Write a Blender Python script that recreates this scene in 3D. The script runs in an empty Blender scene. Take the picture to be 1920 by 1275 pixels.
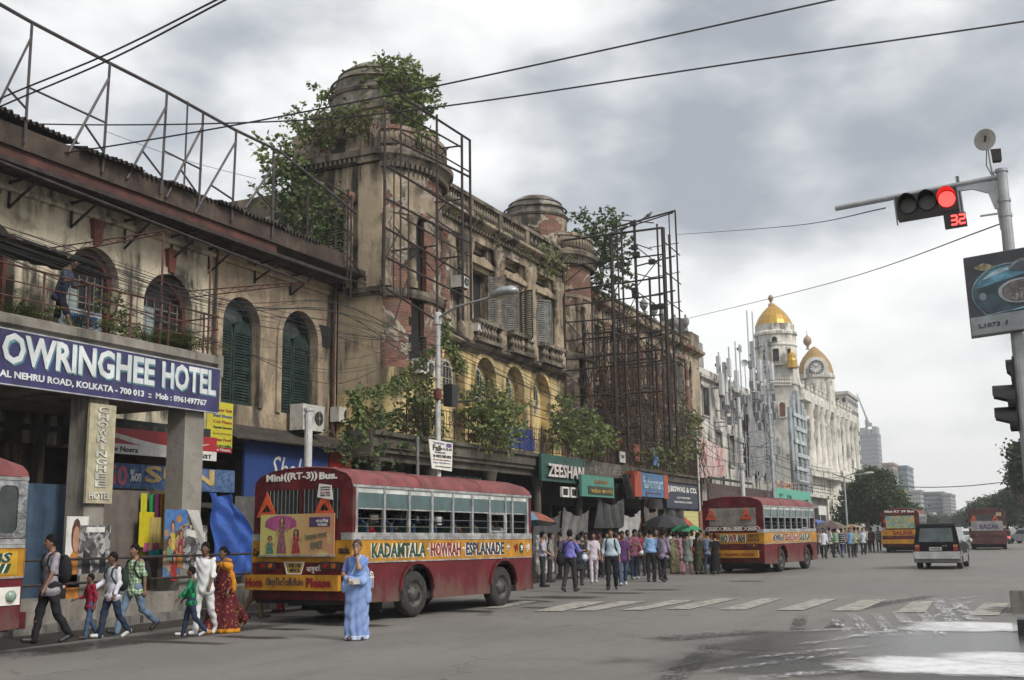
import bpy,math,random
import numpy as np
from math import sin,cos,pi,radians,sqrt,atan2
from mathutils import Vector,Matrix
from mathutils.geometry import tessellate_polygon
random.seed(7)
S=bpy.context.scene
COL=S.collection
# ---------------------------------------------------------------- camera
F_PX,CX,CY,EYE=2055.0,960.0,637.5,1.65
_up=Vector((790-CX,-11000-CY,F_PX)).normalized()
_fw=Vector((1950-CX,993-CY,F_PX)).normalized(); _fw=(_fw-_up*_fw.dot(_up)).normalized()
_rt=_fw.cross(_up)
if _rt.x<0:_rt=-_rt
RW=Matrix((_rt,_fw,_up))
cam=bpy.data.cameras.new('camera'); cam.sensor_width=36; cam.lens=36*F_PX/1920
cam.clip_end=6000; cam.clip_start=0.05
camo=bpy.data.objects.new('camera',cam); COL.objects.link(camo)
M3=Matrix((RW.col[0],-RW.col[1],-RW.col[2])).transposed()
camo.matrix_world=Matrix.Translation((0,0,EYE))@M3.to_4x4()
S.camera=camo
# ---------------------------------------------------------------- sky (overcast), sun, exposure
SUN_EL,SUN_AZ=radians(40),radians(108)
W=bpy.data.worlds.new('World'); S.world=W; W.use_nodes=True
nt=W.node_tree; nt.nodes.clear()
def wn(t,**k):
 n=nt.nodes.new(t)
 for a,b in k.items():setattr(n,a,b)
 return n
L=nt.links.new
tc=wn('ShaderNodeTexCoord')
sky=wn('ShaderNodeTexSky',sky_type='NISHITA',sun_disc=False)
sky.sun_elevation=SUN_EL; sky.sun_rotation=SUN_AZ; sky.air_density=1.0; sky.dust_density=3.0
skym=wn('ShaderNodeVectorMath',operation='SCALE'); skym.inputs['Scale'].default_value=0.10
L(sky.outputs[0],skym.inputs[0])
sep=wn('ShaderNodeSeparateXYZ'); L(tc.outputs['Generated'],sep.inputs[0])
def m(op,a,b=None,c=None,clamp=False):
 n=wn('ShaderNodeMath',operation=op); n.use_clamp=clamp
 for i,v in enumerate((a,b,c)):
  if v is None:continue
  if isinstance(v,(int,float)):n.inputs[i].default_value=v
  else:L(v,n.inputs[i])
 return n.outputs[0]
zc=m('MAXIMUM',sep.outputs[2],0.0)
cmb=wn('ShaderNodeCombineXYZ'); L(sep.outputs[0],cmb.inputs[0]); L(sep.outputs[1],cmb.inputs[1]); L(m('MULTIPLY',zc,1.9),cmb.inputs[2])
def noise(scale,detail,rough,off,dist=0.0):
 mp=wn('ShaderNodeMapping'); mp.inputs['Location'].default_value=off; L(cmb.outputs[0],mp.inputs[0])
 n=wn('ShaderNodeTexNoise'); n.inputs['Scale'].default_value=scale; n.inputs['Detail'].default_value=detail
 n.inputs['Roughness'].default_value=rough; n.inputs['Distortion'].default_value=dist
 L(mp.outputs[0],n.inputs['Vector']); return n.outputs[0]
n1=noise(5.2,10,0.49,(17.1084,5.1455,0.0),0.0)
n2=noise(2.2,4,0.5,(26.0334,29.2133,1.0))
hz=m('POWER',m('SUBTRACT',1.0,zc,clamp=True),9.0)
cl=m('ADD',m('MULTIPLY',n1,0.85),m('MULTIPLY',n2,0.45)); cl=m('SUBTRACT',cl,0.065)
cl=m('ADD',cl,m('MULTIPLY',hz,0.27))
rp=wn('ShaderNodeValToRGB'); L(cl,rp.inputs[0])
e=rp.color_ramp.elements
e[0].position=0.425; e[0].color=(0.186,0.200,0.220,1)
e[1].position=0.71; e[1].color=(0.53,0.53,0.52,1)
for p,c in ((0.50,(0.255,0.268,0.285,1)),(0.555,(0.335,0.344,0.352,1)),(0.62,(0.440,0.444,0.443,1))):
 x=e.new(p); x.color=c
mix=wn('ShaderNodeMix',data_type='RGBA'); mix.inputs[0].default_value=0.93
L(skym.outputs[0],mix.inputs[6]); L(rp.outputs[0],mix.inputs[7])
bg=wn('ShaderNodeBackground'); bg.inputs[1].default_value=1.0; L(mix.outputs[2],bg.inputs[0])
wo=wn('ShaderNodeOutputWorld'); L(bg.outputs[0],wo.inputs[0])
sl=bpy.data.lights.new('sun','SUN'); sl.energy=1.5; sl.angle=radians(18); sl.color=(1.0,0.96,0.9)
so=bpy.data.objects.new('sun',sl); COL.objects.link(so)
_sd=Vector((sin(SUN_AZ)*cos(SUN_EL),cos(SUN_AZ)*cos(SUN_EL),sin(SUN_EL)))
so.rotation_euler=_sd.to_track_quat('Z','Y').to_euler(); so.location=_sd*100
vs=S.view_settings; vs.view_transform='Standard'; vs.look='None'; vs.exposure=1.13; vs.gamma=1.0; vs.use_curve_mapping=False
S.cycles.max_bounces=6; S.cycles.transparent_max_bounces=12
# ---------------------------------------------------------------- measuring helpers: a sight line met with a plane of the street
def _ray(px,py):return RW@Vector((px-CX,py-CY,F_PX))
def PX(px,py,X):d=_ray(px,py); return Vector((0,0,EYE))+d*(X/d.x)
def PY(px,py,Y):d=_ray(px,py); return Vector((0,0,EYE))+d*(Y/d.y)
def G(px,py,z=0.0):d=_ray(px,py); return Vector((0,0,EYE))+d*((z-EYE)/d.z)
# ---------------------------------------------------------------- scene helpers
WO={}
def tag(o,label=None,cat=None,group=None,kind=None):
 if label:o['label']=label
 if cat:o['category']=cat
 if group:o['group']=group
 if kind:o['kind']=kind
 return o
def thing(name,label,cat,loc=(0,0,0),rz=0.0,group=None,local=False):
 o=bpy.data.objects.new(name,None); COL.objects.link(o); o.empty_display_size=0.3
 o.location=loc; o.rotation_euler=(0,0,rz)
 if not local:WO[o.name]=Vector(loc)
 return tag(o,label,cat,group)
class MB:
 def __init__(s):s.v=[]; s.f=[]; s.mi=[]; s.k=0
 def add(s,vs,fs,T=None):
  b=len(s.v)
  s.v.extend([(T@Vector(p)if T else Vector(p))for p in vs])
  for f in fs:s.f.append([b+i for i in f]); s.mi.append(s.k)
  return s
 def quad(s,*p):return s.add(p,[list(range(len(p)))])
 def box(s,x0,x1,y0,y1,z0,z1,T=None):
  return s.add([(x0,y0,z0),(x1,y0,z0),(x1,y1,z0),(x0,y1,z0),(x0,y0,z1),(x1,y0,z1),(x1,y1,z1),(x0,y1,z1)],[(3,2,1,0),(4,5,6,7),(0,1,5,4),(1,2,6,5),(2,3,7,6),(3,0,4,7)],T)
 def cbox(s,c,sx,sy,sz,T=None):
  return s.box(c[0]-sx/2,c[0]+sx/2,c[1]-sy/2,c[1]+sy/2,c[2]-sz/2,c[2]+sz/2,T)
 def beam(s,p,q,w,h=None,up=(0,0,1)):
  p=Vector(p); q=Vector(q); d=(q-p).normalized(); h=h or w
  u=d.cross(Vector(up));
  if u.length<1e-3:u=d.cross(Vector((1,0,0)))
  u.normalize(); t=u.cross(d).normalized()
  a=[p+u*(w/2*i)+t*(h/2*j)for i,j in ((-1,-1),(1,-1),(1,1),(-1,1))]
  b=[x+(q-p)for x in a]
  return s.add(a+b,[(0,1,2,3),(7,6,5,4),(1,0,4,5),(2,1,5,6),(3,2,6,7),(0,3,7,4)])
 def tube(s,pts,r,n=6,cap=True):
  pts=[Vector(p)for p in pts]; N=len(pts)
  rs=r if isinstance(r,(list,tuple))else [r]*N
  vs=[]; ref=None
  for i,p in enumerate(pts):
   d=(pts[min(i+1,N-1)]-pts[max(i-1,0)])
   d=d.normalized()if d.length>1e-9 else Vector((0,0,1))
   if ref is None:ref=Vector((0,0,1))if abs(d.z)<.9 else Vector((1,0,0))
   u=d.cross(ref);
   if u.length<1e-4:u=d.cross(Vector((0,1,0)))
   u.normalize(); t=u.cross(d).normalized(); ref=t
   for k in range(n):
    a=2*pi*k/n; vs.append(p+(u*cos(a)+t*sin(a))*rs[i])
  fs=[(i*n+k,i*n+(k+1)%n,(i+1)*n+(k+1)%n,(i+1)*n+k)for i in range(N-1)for k in range(n)]
  if cap:fs+=[list(range(n))[::-1],[(N-1)*n+k for k in range(n)]]
  return s.add(vs,fs)
 def lathe(s,prof,c=(0,0,0),n=20,a0=0.0,a1=2*pi,T=None,sx=1.0,sy=1.0):
  full=abs(a1-a0-2*pi)<1e-6; m_=n if full else n+1; vs=[]
  for r,z in prof:
   for k in range(m_):
    a=a0+(a1-a0)*k/n; vs.append((c[0]+r*cos(a)*sx,c[1]+r*sin(a)*sy,c[2]+z))
  fs=[]
  for i in range(len(prof)-1):
   for k in range(n):
    k2=(k+1)%m_ if full else k+1
    fs.append((i*m_+k,i*m_+k2,(i+1)*m_+k2,(i+1)*m_+k))
  return s.add(vs,fs,T)
 def panel(s,loops,fr,d0,d1,back=True):
  """flat polygon with holes, loops of (u,v); fr = (origin, U, V, N); extruded from depth d0 to d1 (d1 outside)"""
  o,U,V,N=[Vector(x)for x in fr]
  tri=tessellate_polygon([[Vector((a,b,0))for a,b in l]for l in loops])
  fl=[p for l in loops for p in l]; n=len(fl)
  vs=[o+U*a+V*b+N*d1 for a,b in fl]+[o+U*a+V*b+N*d0 for a,b in fl]
  fs=[]
  for t in tri:
   a,b,c=[fl[i]for i in t]
   ccw=(b[0]-a[0])*(c[1]-a[1])-(b[1]-a[1])*(c[0]-a[0])>0
   t=list(t)if ccw else list(t)[::-1]
   fs.append(t)
   if back:fs.append([i+n for i in t[::-1]])
  st=0
  for l in loops:
   k=len(l)
   for i in range(k):fs.append((st+i,st+(i+1)%k,st+(i+1)%k+n,st+i+n))
   st+=k
  return s.add(vs,fs)
 def mesh(s,name,off=Vector((0,0,0))):
  me=bpy.data.meshes.new(name)
  me.from_pydata([tuple(p-off)for p in s.v],[],s.f)
  return me
 def build(s,name,mat,parent=None,smooth=False,local=False,label=None,kind=None,fix=True):
  mats=mat if isinstance(mat,(list,tuple))else [mat]
  if parent is not None:
   off=WO.get(parent.name,Vector((0,0,0)))if not local else Vector((0,0,0))
  else:
   n=len(s.v); xs=[p.x for p in s.v]; ys=[p.y for p in s.v]
   off=Vector(((min(xs)+max(xs))/2,(min(ys)+max(ys))/2,min(p.z for p in s.v)))
  me=s.mesh(name,off)
  for mt in mats:me.materials.append(mt)
  if len(mats)>1:me.polygons.foreach_set('material_index',s.mi)
  if fix:
   import bmesh
   bm=bmesh.new(); bm.from_mesh(me); bmesh.ops.recalc_face_normals(bm,faces=bm.faces[:]); bm.to_mesh(me); bm.free()
  if smooth:me.polygons.foreach_set('use_smooth',[True]*len(me.polygons));
  me.update()
  o=bpy.data.objects.new(name,me); COL.objects.link(o)
  if parent is not None:
   o.parent=parent
   if parent.name in WO and not local:WO[o.name]=WO[parent.name]
  else:
   o.location=off; WO[o.name]=off
  if label:o['label']=label
  if kind:o['kind']=kind
  return o
def link(o,name,me,parent,loc=(0,0,0),rot=(0,0,0),scale=None):
 """an instance part sharing mesh data; loc in street coordinates when the parent is static"""
 x=bpy.data.objects.new(name,me); COL.objects.link(x); x.parent=parent
 off=WO.get(parent.name,Vector((0,0,0)))
 x.location=Vector(loc)-off; x.rotation_euler=rot
 if scale:x.scale=scale
 return x
def copy_thing(root,loc=None,rz=None,label=None,group=None):
 def cp(o,par):
  c=o.copy(); COL.objects.link(c); c.parent=par
  for ch in kids.get(o.name,()):cp(ch,c)
  return c
 kids={}
 for o in COL.objects:
  if o.parent:kids.setdefault(o.parent.name,[]).append(o)
 r=cp(root,None)
 if loc is not None:r.location=loc
 if rz is not None:r.rotation_euler.z=rz
 if label:r['label']=label
 if group:r['group']=group
 return r
FX=lambda x,y0=0,z0=0:(Vector((x,y0,z0)),Vector((0,1,0)),Vector((0,0,1)),Vector((1,0,0)))
FY=lambda y,x0=0,z0=0:(Vector((x0,y,z0)),Vector((1,0,0)),Vector((0,0,1)),Vector((0,-1,0)))
def rect(a,b,c,d):return [(a,c),(b,c),(b,d),(a,d)]
def arch(a,b,c,d,n=12):
 """opening from a to b, sill c, crown d, semicircular/elliptic head"""
 r=(b-a)/2; sp=max(d-r,c+.05); h=d-sp
 return [(a,c),(b,c)]+[((a+b)/2+r*cos(pi*i/n),sp+h*sin(pi*i/n))for i in range(0,n+1)]
 # ---------------------------------------------------------------- materials
MATS={}
class NT:
 def __init__(s,name):
  s.m=bpy.data.materials.new(name); s.m.use_nodes=True; s.t=s.m.node_tree
  s.b=s.t.nodes['Principled BSDF']; s.pos=None
 def n(s,t,**k):
  x=s.t.nodes.new(t)
  for a,b in k.items():setattr(x,a,b)
  return x
 def l(s,a,b):s.t.links.new(a,b)
 def co(s):
  if s.pos is None:s.pos=s.n('ShaderNodeTexCoord').outputs['Object']
  return s.pos
 def set(s,sock,v):
  if isinstance(v,(int,float,tuple)):sock.default_value=v
  else:s.l(v,sock)
 def mth(s,op,a,b=0.5,clamp=False):
  x=s.n('ShaderNodeMath',operation=op); x.use_clamp=clamp; s.set(x.inputs[0],a); s.set(x.inputs[1],b); return x.outputs[0]
 def noise(s,sc,det=4,rough=.55,map_=None,dist=0,loc=(0,0,0)):
  v=s.co()
  if map_ or loc!=(0,0,0):
   mp=s.n('ShaderNodeMapping'); mp.inputs['Scale'].default_value=map_ or (1,1,1); mp.inputs['Location'].default_value=loc; s.l(v,mp.inputs[0]); v=mp.outputs[0]
  x=s.n('ShaderNodeTexNoise'); x.inputs['Scale'].default_value=sc; x.inputs['Detail'].default_value=det
  x.inputs['Roughness'].default_value=rough; x.inputs['Distortion'].default_value=dist; s.l(v,x.inputs['Vector']); return x.outputs[0]
 def step(s,v,a,b):
  x=s.n('ShaderNodeMapRange'); x.interpolation_type='SMOOTHSTEP'; x.inputs[1].default_value=a; x.inputs[2].default_value=b; s.l(v,x.inputs[0]); return x.outputs[0]
 def mix(s,f,a,b,mode='MIX'):
  x=s.n('ShaderNodeMix',data_type='RGBA',blend_type=mode); s.set(x.inputs[0],f)
  for i,c in ((6,a),(7,b)):
   if isinstance(c,tuple):x.inputs[i].default_value=(*c[:3],1)
   else:s.l(c,x.inputs[i])
  return x.outputs[2]
 def bump(s,h,st=.3,d=.02):
  x=s.n('ShaderNodeBump'); x.inputs['Strength'].default_value=st; x.inputs['Distance'].default_value=d; s.l(h,x.inputs['Height']); s.l(x.outputs[0],s.b.inputs['Normal'])
 def out(s,col,rough=.85,metal=0.0,spec=None):
  if isinstance(col,tuple):s.b.inputs['Base Color'].default_value=(*col[:3],1)
  else:s.l(col,s.b.inputs['Base Color'])
  s.set(s.b.inputs['Roughness'],rough); s.b.inputs['Metallic'].default_value=metal
  if spec is not None:s.b.inputs['Specular IOR Level'].default_value=spec
  return s.m
def mat(name,col,rough=.85,metal=0.0,var=.35,sc=3.0,bump=0.0,bsc=30.0,dirt=None,spec=None):
 """plain paint / stone / metal with uneven tone"""
 if name in MATS:return MATS[name]
 t=NT(name); c=tuple(col)
 n=t.noise(sc,5,.6)
 col_=t.mix(t.step(n,.35,.7),tuple(x*(1-var)for x in c),tuple(min(1,x*(1+var*.35))for x in c))
 if dirt:
  n2=t.noise(sc*2.3,6,.7,(1,1,.35),loc=(3,7,1)); col_=t.mix(t.step(n2,.5,.72),col_,dirt)
 if bump:t.bump(t.noise(bsc,4,.6),bump,.02)
 MATS[name]=t.out(col_,rough,metal,spec); return MATS[name]
ORD='first second third fourth fifth sixth seventh eighth ninth tenth eleventh twelfth thirteenth fourteenth fifteenth sixteenth seventeenth eighteenth nineteenth twentieth'.split()
def plaster(name,a,b,grime=(.05,.045,.038),brick=None,streak=.5,patch=None,gr=.5,bricksc=1.0,soot=0.0):
 """old stucco: two weathered tones, dark water streaks, optional fallen patches that bare the brick"""
 if name in MATS:return MATS[name]
 t=NT(name)
 n1=t.noise(.55,6,.62,dist=.4); n2=t.noise(2.6,6,.65,loc=(4,2,8))
 c=t.mix(t.step(n1,.36,.62),a,b)
 c=t.mix(t.mth('MULTIPLY',t.step(n2,.45,.75),.45),c,tuple(x*.62 for x in a))
 if patch:c=t.mix(t.step(t.noise(1.1,5,.6,loc=(9,3,2),dist=.6),.6,.66),c,patch)
 st=t.noise(1.5,6,.62,(1.0,1.0,.13),loc=(1,5,0)); st2=t.noise(.5,3,.5,loc=(7,1,3))
 sk=t.mth('MULTIPLY',t.step(st,.45,.60),t.mth('MULTIPLY',t.step(st2,.38,.62),streak*1.5,True))
 c=t.mix(sk,c,grime)
 c=t.mix(t.mth('MULTIPLY',t.step(t.noise(6.5,6,.7,loc=(2,2,2)),.52,.74),gr),c,tuple(x*1.7 for x in grime))
 if soot:
  so_=t.mth('ADD',t.mth('MULTIPLY',t.noise(1.1,9,.74,(1,1,.55),loc=(6,2,9),dist=.8),.75),t.mth('MULTIPLY',t.noise(.28,3,.5,loc=(2,8,4)),.35))
  c=t.mix(t.mth('MULTIPLY',t.step(so_,.545,.62),soot),c,(.045,.039,.032))
 h=t.noise(14,5,.6)
 if brick:
  sx=t.n('ShaderNodeSeparateXYZ'); t.l(t.co(),sx.inputs[0])
  cb=t.n('ShaderNodeCombineXYZ'); t.l(t.mth('ADD',sx.outputs[0],sx.outputs[1]),cb.inputs[0]); t.l(sx.outputs[2],cb.inputs[1])
  bt=t.n('ShaderNodeTexBrick'); bt.inputs['Scale'].default_value=3.4*bricksc; bt.inputs['Mortar Size'].default_value=.022
  bt.inputs['Brick Width'].default_value=.95; bt.inputs['Row Height'].default_value=.36; bt.inputs['Mortar Smooth'].default_value=.3
  bt.inputs['Color1'].default_value=(.155,.062,.045,1); bt.inputs['Color2'].default_value=(.235,.115,.082,1); bt.inputs['Mortar'].default_value=(.28,.25,.21,1)
  t.l(cb.outputs[0],bt.inputs[0])
  bn=t.noise(.42,5,.62,loc=brick[1]if len(brick)>1 else (0,0,0),dist=.5)
  mk=t.step(bn,brick[0],brick[0]+.02)
  bc=t.mix(t.mth('MULTIPLY',t.step(t.noise(2.2,6,.7),.40,.66),.75),bt.outputs[0],(.12,.092,.072)); c=t.mix(t.mth('MULTIPLY',t.step(bn,brick[0]-.035,brick[0]),.7),c,(.40,.36,.30))
  c=t.mix(mk,c,bc)
  hb=t.mth('ADD',t.mth('MULTIPLY',t.mth('SUBTRACT',1.0,mk),1.2),t.mth('MULTIPLY',t.mth('MULTIPLY',bt.outputs[1],-.5),mk))
  h=t.mth('ADD',t.mth('MULTIPLY',h,.35),hb)
  t.bump(h,.8,.04)
 else:t.bump(h,.35,.03)
 MATS[name]=t.out(c,.93,spec=.2); return MATS[name]
def emit(name,col,st):
 if name in MATS:return MATS[name]
 t=NT(name); t.b.inputs['Emission Color'].default_value=(*col,1); t.b.inputs['Emission Strength'].default_value=st
 MATS[name]=t.out(tuple(x*.3 for x in col),.5); return MATS[name]
def fabric(name,col,pat=None,col2=None,sc=18.0):
 if name in MATS:return MATS[name]
 t=NT(name); c=col
 n=t.noise(7,3,.5)
 if pat:
  sx=t.n('ShaderNodeSeparateXYZ'); t.l(t.co(),sx.inputs[0])
  ang=t.mth('ADD',sx.outputs[0],t.mth('MULTIPLY',sx.outputs[1],.6))
  fr=lambda v,k:t.mth('FRACT',t.mth('MULTIPLY',v,k),0)
  if pat=='stripe':f=t.mth('LESS_THAN',fr(ang,sc),.42)
  elif pat=='hoop':f=t.mth('LESS_THAN',fr(sx.outputs[2],sc),.45)
  elif pat=='plaid':
   f=t.mth('MULTIPLY',t.mth('ADD',t.mth('LESS_THAN',fr(ang,sc),.5),t.mth('LESS_THAN',fr(sx.outputs[2],sc),.5)),.5)
  elif pat=='dots':
   vo=t.n('ShaderNodeTexVoronoi'); vo.inputs['Scale'].default_value=sc; t.l(t.co(),vo.inputs[0]); f=t.mth('LESS_THAN',vo.outputs[0],.3)
  elif pat=='print':f=t.step(t.noise(sc,3,.6,dist=1.5),.48,.54)
  c=t.mix(f,col,col2)
 c=t.mix(t.mth('MULTIPLY',t.step(n,.35,.7),.3),c,tuple(x*.6 for x in col))
 MATS[name]=t.out(c,.9,spec=.15); t.bump(t.noise(40,3,.6),.12,.01); return MATS[name]
 # ---------------------------------------------------------------- lettering
def text_mesh(body,bold=0.0,shear=0.0,ext=0.004,spacing=1.0):
 cu=bpy.data.curves.new('lettering','FONT'); cu.body=body; cu.size=1; cu.offset=bold; cu.shear=shear; cu.extrude=ext
 cu.resolution_u=2; cu.space_character=spacing
 ob=bpy.data.objects.new('lettering',cu); me=bpy.data.meshes.new_from_object(ob)
 bpy.data.objects.remove(ob); bpy.data.curves.remove(cu); return me
def letters(body,fr,u0,u1,v0,v1,mt,parent,w=.012,bold=.012,shear=0.0,ext=.004,name='lettering',local=False,label=None,fill=True,tilt=0.0):
 """flat words fitted into the box u0..u1 x v0..v1 of a frame (origin, U, V, N), w in front of it"""
 me=text_mesh(body,bold,shear,1.0)
 n=len(me.vertices); co=np.empty(n*3);
 if n==0:return None
 me.vertices.foreach_get('co',co); co=co.reshape(-1,3)
 a=co.min(0); b=co.max(0); sx=(u1-u0)/max(b[0]-a[0],1e-6); sy=(v1-v0)/max(b[1]-a[1],1e-6)
 if not fill:k=min(abs(sx),sy); sy=k; sx=math.copysign(k,sx)
 o,U,V,N=[np.array(x)for x in fr]
 cu=(u0+u1)/2; cv=(v0+v1)/2
 du=(co[:,0]-(a[0]+b[0])/2)*sx; dv=(co[:,1]-(a[1]+b[1])/2)*sy
 if tilt:du,dv=du*cos(tilt)-dv*sin(tilt),du*sin(tilt)+dv*cos(tilt)
 off=np.array(WO.get(parent.name,Vector((0,0,0))))if (parent is not None and not local)else np.zeros(3)
 P=o+np.outer(cu+du,U)+np.outer(cv+dv,V)+np.outer(w+co[:,2]*ext,N)-off
 me.vertices.foreach_set('co',P.reshape(-1)); me.materials.clear(); me.materials.append(mt); me.name=name; me.update()
 ob=bpy.data.objects.new(name,me); COL.objects.link(ob); ob.parent=parent
 if parent is not None and not local:WO[ob.name]=WO.get(parent.name,Vector((0,0,0)))
 if label:ob['label']=label
 return ob
def disc(mb,fr,u,v,r,d0,d1,n=16,ry=None):
 mb.panel([[(u+r*cos(2*pi*i/n),v+(ry or r)*sin(2*pi*i/n))for i in range(n)]],fr,d0,d1); return mb
white=mat('white_paint',(.72,.72,.70),.6,var=.12)
black=mat('black_paint',(.012,.012,.013),.5)
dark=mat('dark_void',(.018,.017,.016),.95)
steel=mat('galvanised_steel',(.42,.44,.46),.45,.6,var=.25)
rust=mat('rusty_steel',(.075,.040,.028),.85,.1,var=.5,sc=4,bump=.3)
rust2=mat('dark_rusty_steel',(.040,.030,.027),.85,.1,var=.5,sc=4,bump=.3)
# ---------------------------------------------------------------- ground, road, kerb, pavement, markings
XK,XS,XH,XB,YC=-16.3,-16.8,-21.2,-19.4,30.92
ground_m=mat('ground_dust',(.12,.11,.095),.95,var=.3,sc=.3,bump=.3)
def road_mat():
 t=NT('asphalt'); n1=t.noise(.22,6,.6,dist=.5); n2=t.noise(60,3,.7); n3=t.noise(1.3,6,.65,(1,.18,1),loc=(3,3,0))
 c=t.mix(t.step(n1,.35,.65),(.128,.121,.110),(.165,.156,.142))
 c=t.mix(t.mth('MULTIPLY',t.step(n3,.5,.72),.45),c,(.078,.073,.068))
 c=t.mix(t.mth('MULTIPLY',t.step(t.noise(3.2,6,.7,loc=(8,1,0)),.60,.68),.4),c,(.055,.05,.046))
 c=t.mix(t.mth('MULTIPLY',t.step(t.noise(7,6,.75,(1,.5,1),loc=(1,9,0)),.48,.66),.28),c,(.07,.065,.06)); cr_=t.n('ShaderNodeTexVoronoi',feature='DISTANCE_TO_EDGE'); cr_.inputs['Scale'].default_value=.35; wv=t.n('ShaderNodeVectorMath',operation='MULTIPLY_ADD'); nz=t.n('ShaderNodeTexNoise'); nz.inputs['Scale'].default_value=1.5; nz.inputs['Detail'].default_value=6; t.l(t.co(),nz.inputs[0]); t.l(nz.outputs[1],wv.inputs[0]); wv.inputs[1].default_value=(1.2,1.2,0); t.l(t.co(),wv.inputs[2]); t.l(wv.outputs[0],cr_.inputs['Vector']); c=t.mix(t.mth('MULTIPLY',t.mth('MULTIPLY',t.mth('LESS_THAN',cr_.outputs[0],.006),t.step(t.noise(.3,3,.5,loc=(5,5,0)),.48,.55)),.6),c,(.035,.033,.03))
 c=t.mix(t.mth('MULTIPLY',n2,.35),c,(.22,.21,.195))
 t.bump(n2,.35,.01); return t.out(c,t.mth('ADD',t.mth('MULTIPLY',n1,.35),.5),spec=.35)
road_m=road_mat()
m_=MB(); m_.quad((-900,-300,-.012),(900,-300,-.012),(900,1300,-.012),(-900,1300,-.012)); tag(m_.build('ground',ground_m),kind='structure')
m_=MB(); m_.quad((XK,-60,0),(14,-60,0),(14,900,0),(XK-4,900,0)); tag(m_.build('road',road_m),kind='structure')
pav_m=mat('pavement_slab',(.15,.14,.125),.9,var=.4,sc=1.5,bump=.3,dirt=(.05,.045,.04))
m_=MB(); m_.box(-26,XK-.22,-20,130,-.01,.14); tag(m_.build('pavement',pav_m),kind='structure')
kerb=thing('kerb',None,None,(XK-.1,20,0)); tag(kerb,kind='structure')
m_=MB(); m_.box(XK-.21,XK,0,.97,-.01,.155)
ks=m_.mesh('kerb_stone'); ks.materials.append(mat('kerb_stone',(.17,.16,.145),.9,var=.45,sc=2.2,bump=.4,dirt=(.04,.035,.03)))
for i in range(60):link(kerb,'kerb_stone',ks,kerb,(0,5+i*1.0,random.uniform(-.012,.004)),(0,0,random.uniform(-.012,.012)))
def blob(name,cx,cy,rx,ry,z,mt,seed,rz=0,k=26,rough=.35):
 rn=random.Random(seed); ph=[rn.uniform(0,6.28)for _ in range(4)]
 pts=[]
 for i in range(k):
  a=2*pi*i/k; r=1+rough*(sin(2*a+ph[0])*.4+sin(3*a+ph[1])*.35+sin(5*a+ph[2])*.25+sin(9*a+ph[3])*.15)
  x,y=rx*r*cos(a),ry*r*sin(a); pts.append((cx+x*cos(rz)-y*sin(rz),cy+x*sin(rz)+y*cos(rz)))
 mb=MB(); mb.panel([pts],(Vector((0,0,z)),(1,0,0),(0,1,0),(0,0,1)),-.0005,0,back=False)
 return tag(mb.build(name,mt),kind='structure')
damp=mat('damp_dirt',(.035,.031,.027),.55,var=.5,sc=2.5,bump=.3)
blob('gutter_dirt',XK+.75,14,.75,9.5,.004,damp,3,k=60,rough=.6)
blob('gutter_dirt',XK+.5,40,.5,16,.004,damp,5,k=60,rough=.6)
def paint_mat():
 t=NT('worn_road_paint'); n=t.noise(4,7,.72); n2=t.noise(45,3,.6)
 c=t.mix(t.step(n,.41,.62),(.36,.345,.30),(.165,.157,.143)); c=t.mix(t.mth('MULTIPLY',t.step(n2,.5,.65),.55),c,(.14,.133,.12)); return t.out(c,.8)
pm=paint_mat(); zc_=thing('zebra_crossing',None,None,(-5,23.5,.004)); tag(zc_,kind='structure')
bars=[((1000,1147),(1055,1147),(1137,1129),(1078,1129)),((1072,1146),(1115,1146),(1213,1128),(1165,1128)),((1163,1145),(1205,1145),(1304,1126),(1262,1126)),((1247,1143),(1294,1143),(1383,1123),(1345,1123)),((1347,1144),(1399,1144),(1467,1123),(1430,1123)),((1455,1145),(1506,1145),(1570,1124),(1528,1124)),((1556,1146),(1612,1146),(1664,1125),(1620,1125)),((1680,1149),(1735,1149),(1750,1128),(1712,1128)),((1815,1155),(1872,1155),(1893,1132),(1845,1132))]
for b in bars:
 q=[G(*p)for p in b]; mb=MB(); mb.quad(*[(p.x,p.y,.0135)for p in q]); mb.build('painted_bar',pm,zc_)
for b in (((905,1141),(938,1141),(1010,1128),(975,1128)),):
 q=[G(*p)for p in b]; mb=MB(); mb.quad(*[(p.x,p.y,.0135)for p in q]); mb.build('painted_bar',pm,zc_)
def stain(name,col,rough,expr,seed,keep=.8):
 t=NT(name); sx=t.n('ShaderNodeSeparateXYZ'); t.l(t.co(),sx.inputs[0]); a=expr(t,sx.outputs[0],sx.outputs[1],seed)
 n=t.noise(3.0,6,.65,loc=(seed,0,0)); c=t.mix(t.step(n,.42,.66),col,tuple(x*.6 for x in col)); t.out(c,rough,spec=.5)
 t.b.inputs['Alpha'].default_value=1; t.l(t.mth('MULTIPLY',a,keep),t.b.inputs['Alpha']); return t.m
def pool_expr(rx,ry,amp=.55,sc=.9,edge=.16):
 def f(t,x,y,seed):
  d=t.mth('POWER',t.mth('ADD',t.mth('POWER',t.mth('ABSOLUTE',t.mth('DIVIDE',x,rx)),2.6),t.mth('POWER',t.mth('ABSOLUTE',t.mth('DIVIDE',y,ry)),2.6)),.385)
  n=t.noise(sc,7,.66,(1,1,1),dist=.9,loc=(seed*3.1,seed,0)); n2=t.noise(9,4,.6,(.25,1,1),loc=(seed,2,0))
  d=t.mth('ADD',d,t.mth('MULTIPLY',t.mth('SUBTRACT',n,.5),amp*2)); d=t.mth('ADD',d,t.mth('MULTIPLY',t.mth('SUBTRACT',n2,.5),.35))
  return t.mth('SUBTRACT',1.0,t.step(d,.80-edge,.80+edge))
 return f
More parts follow.
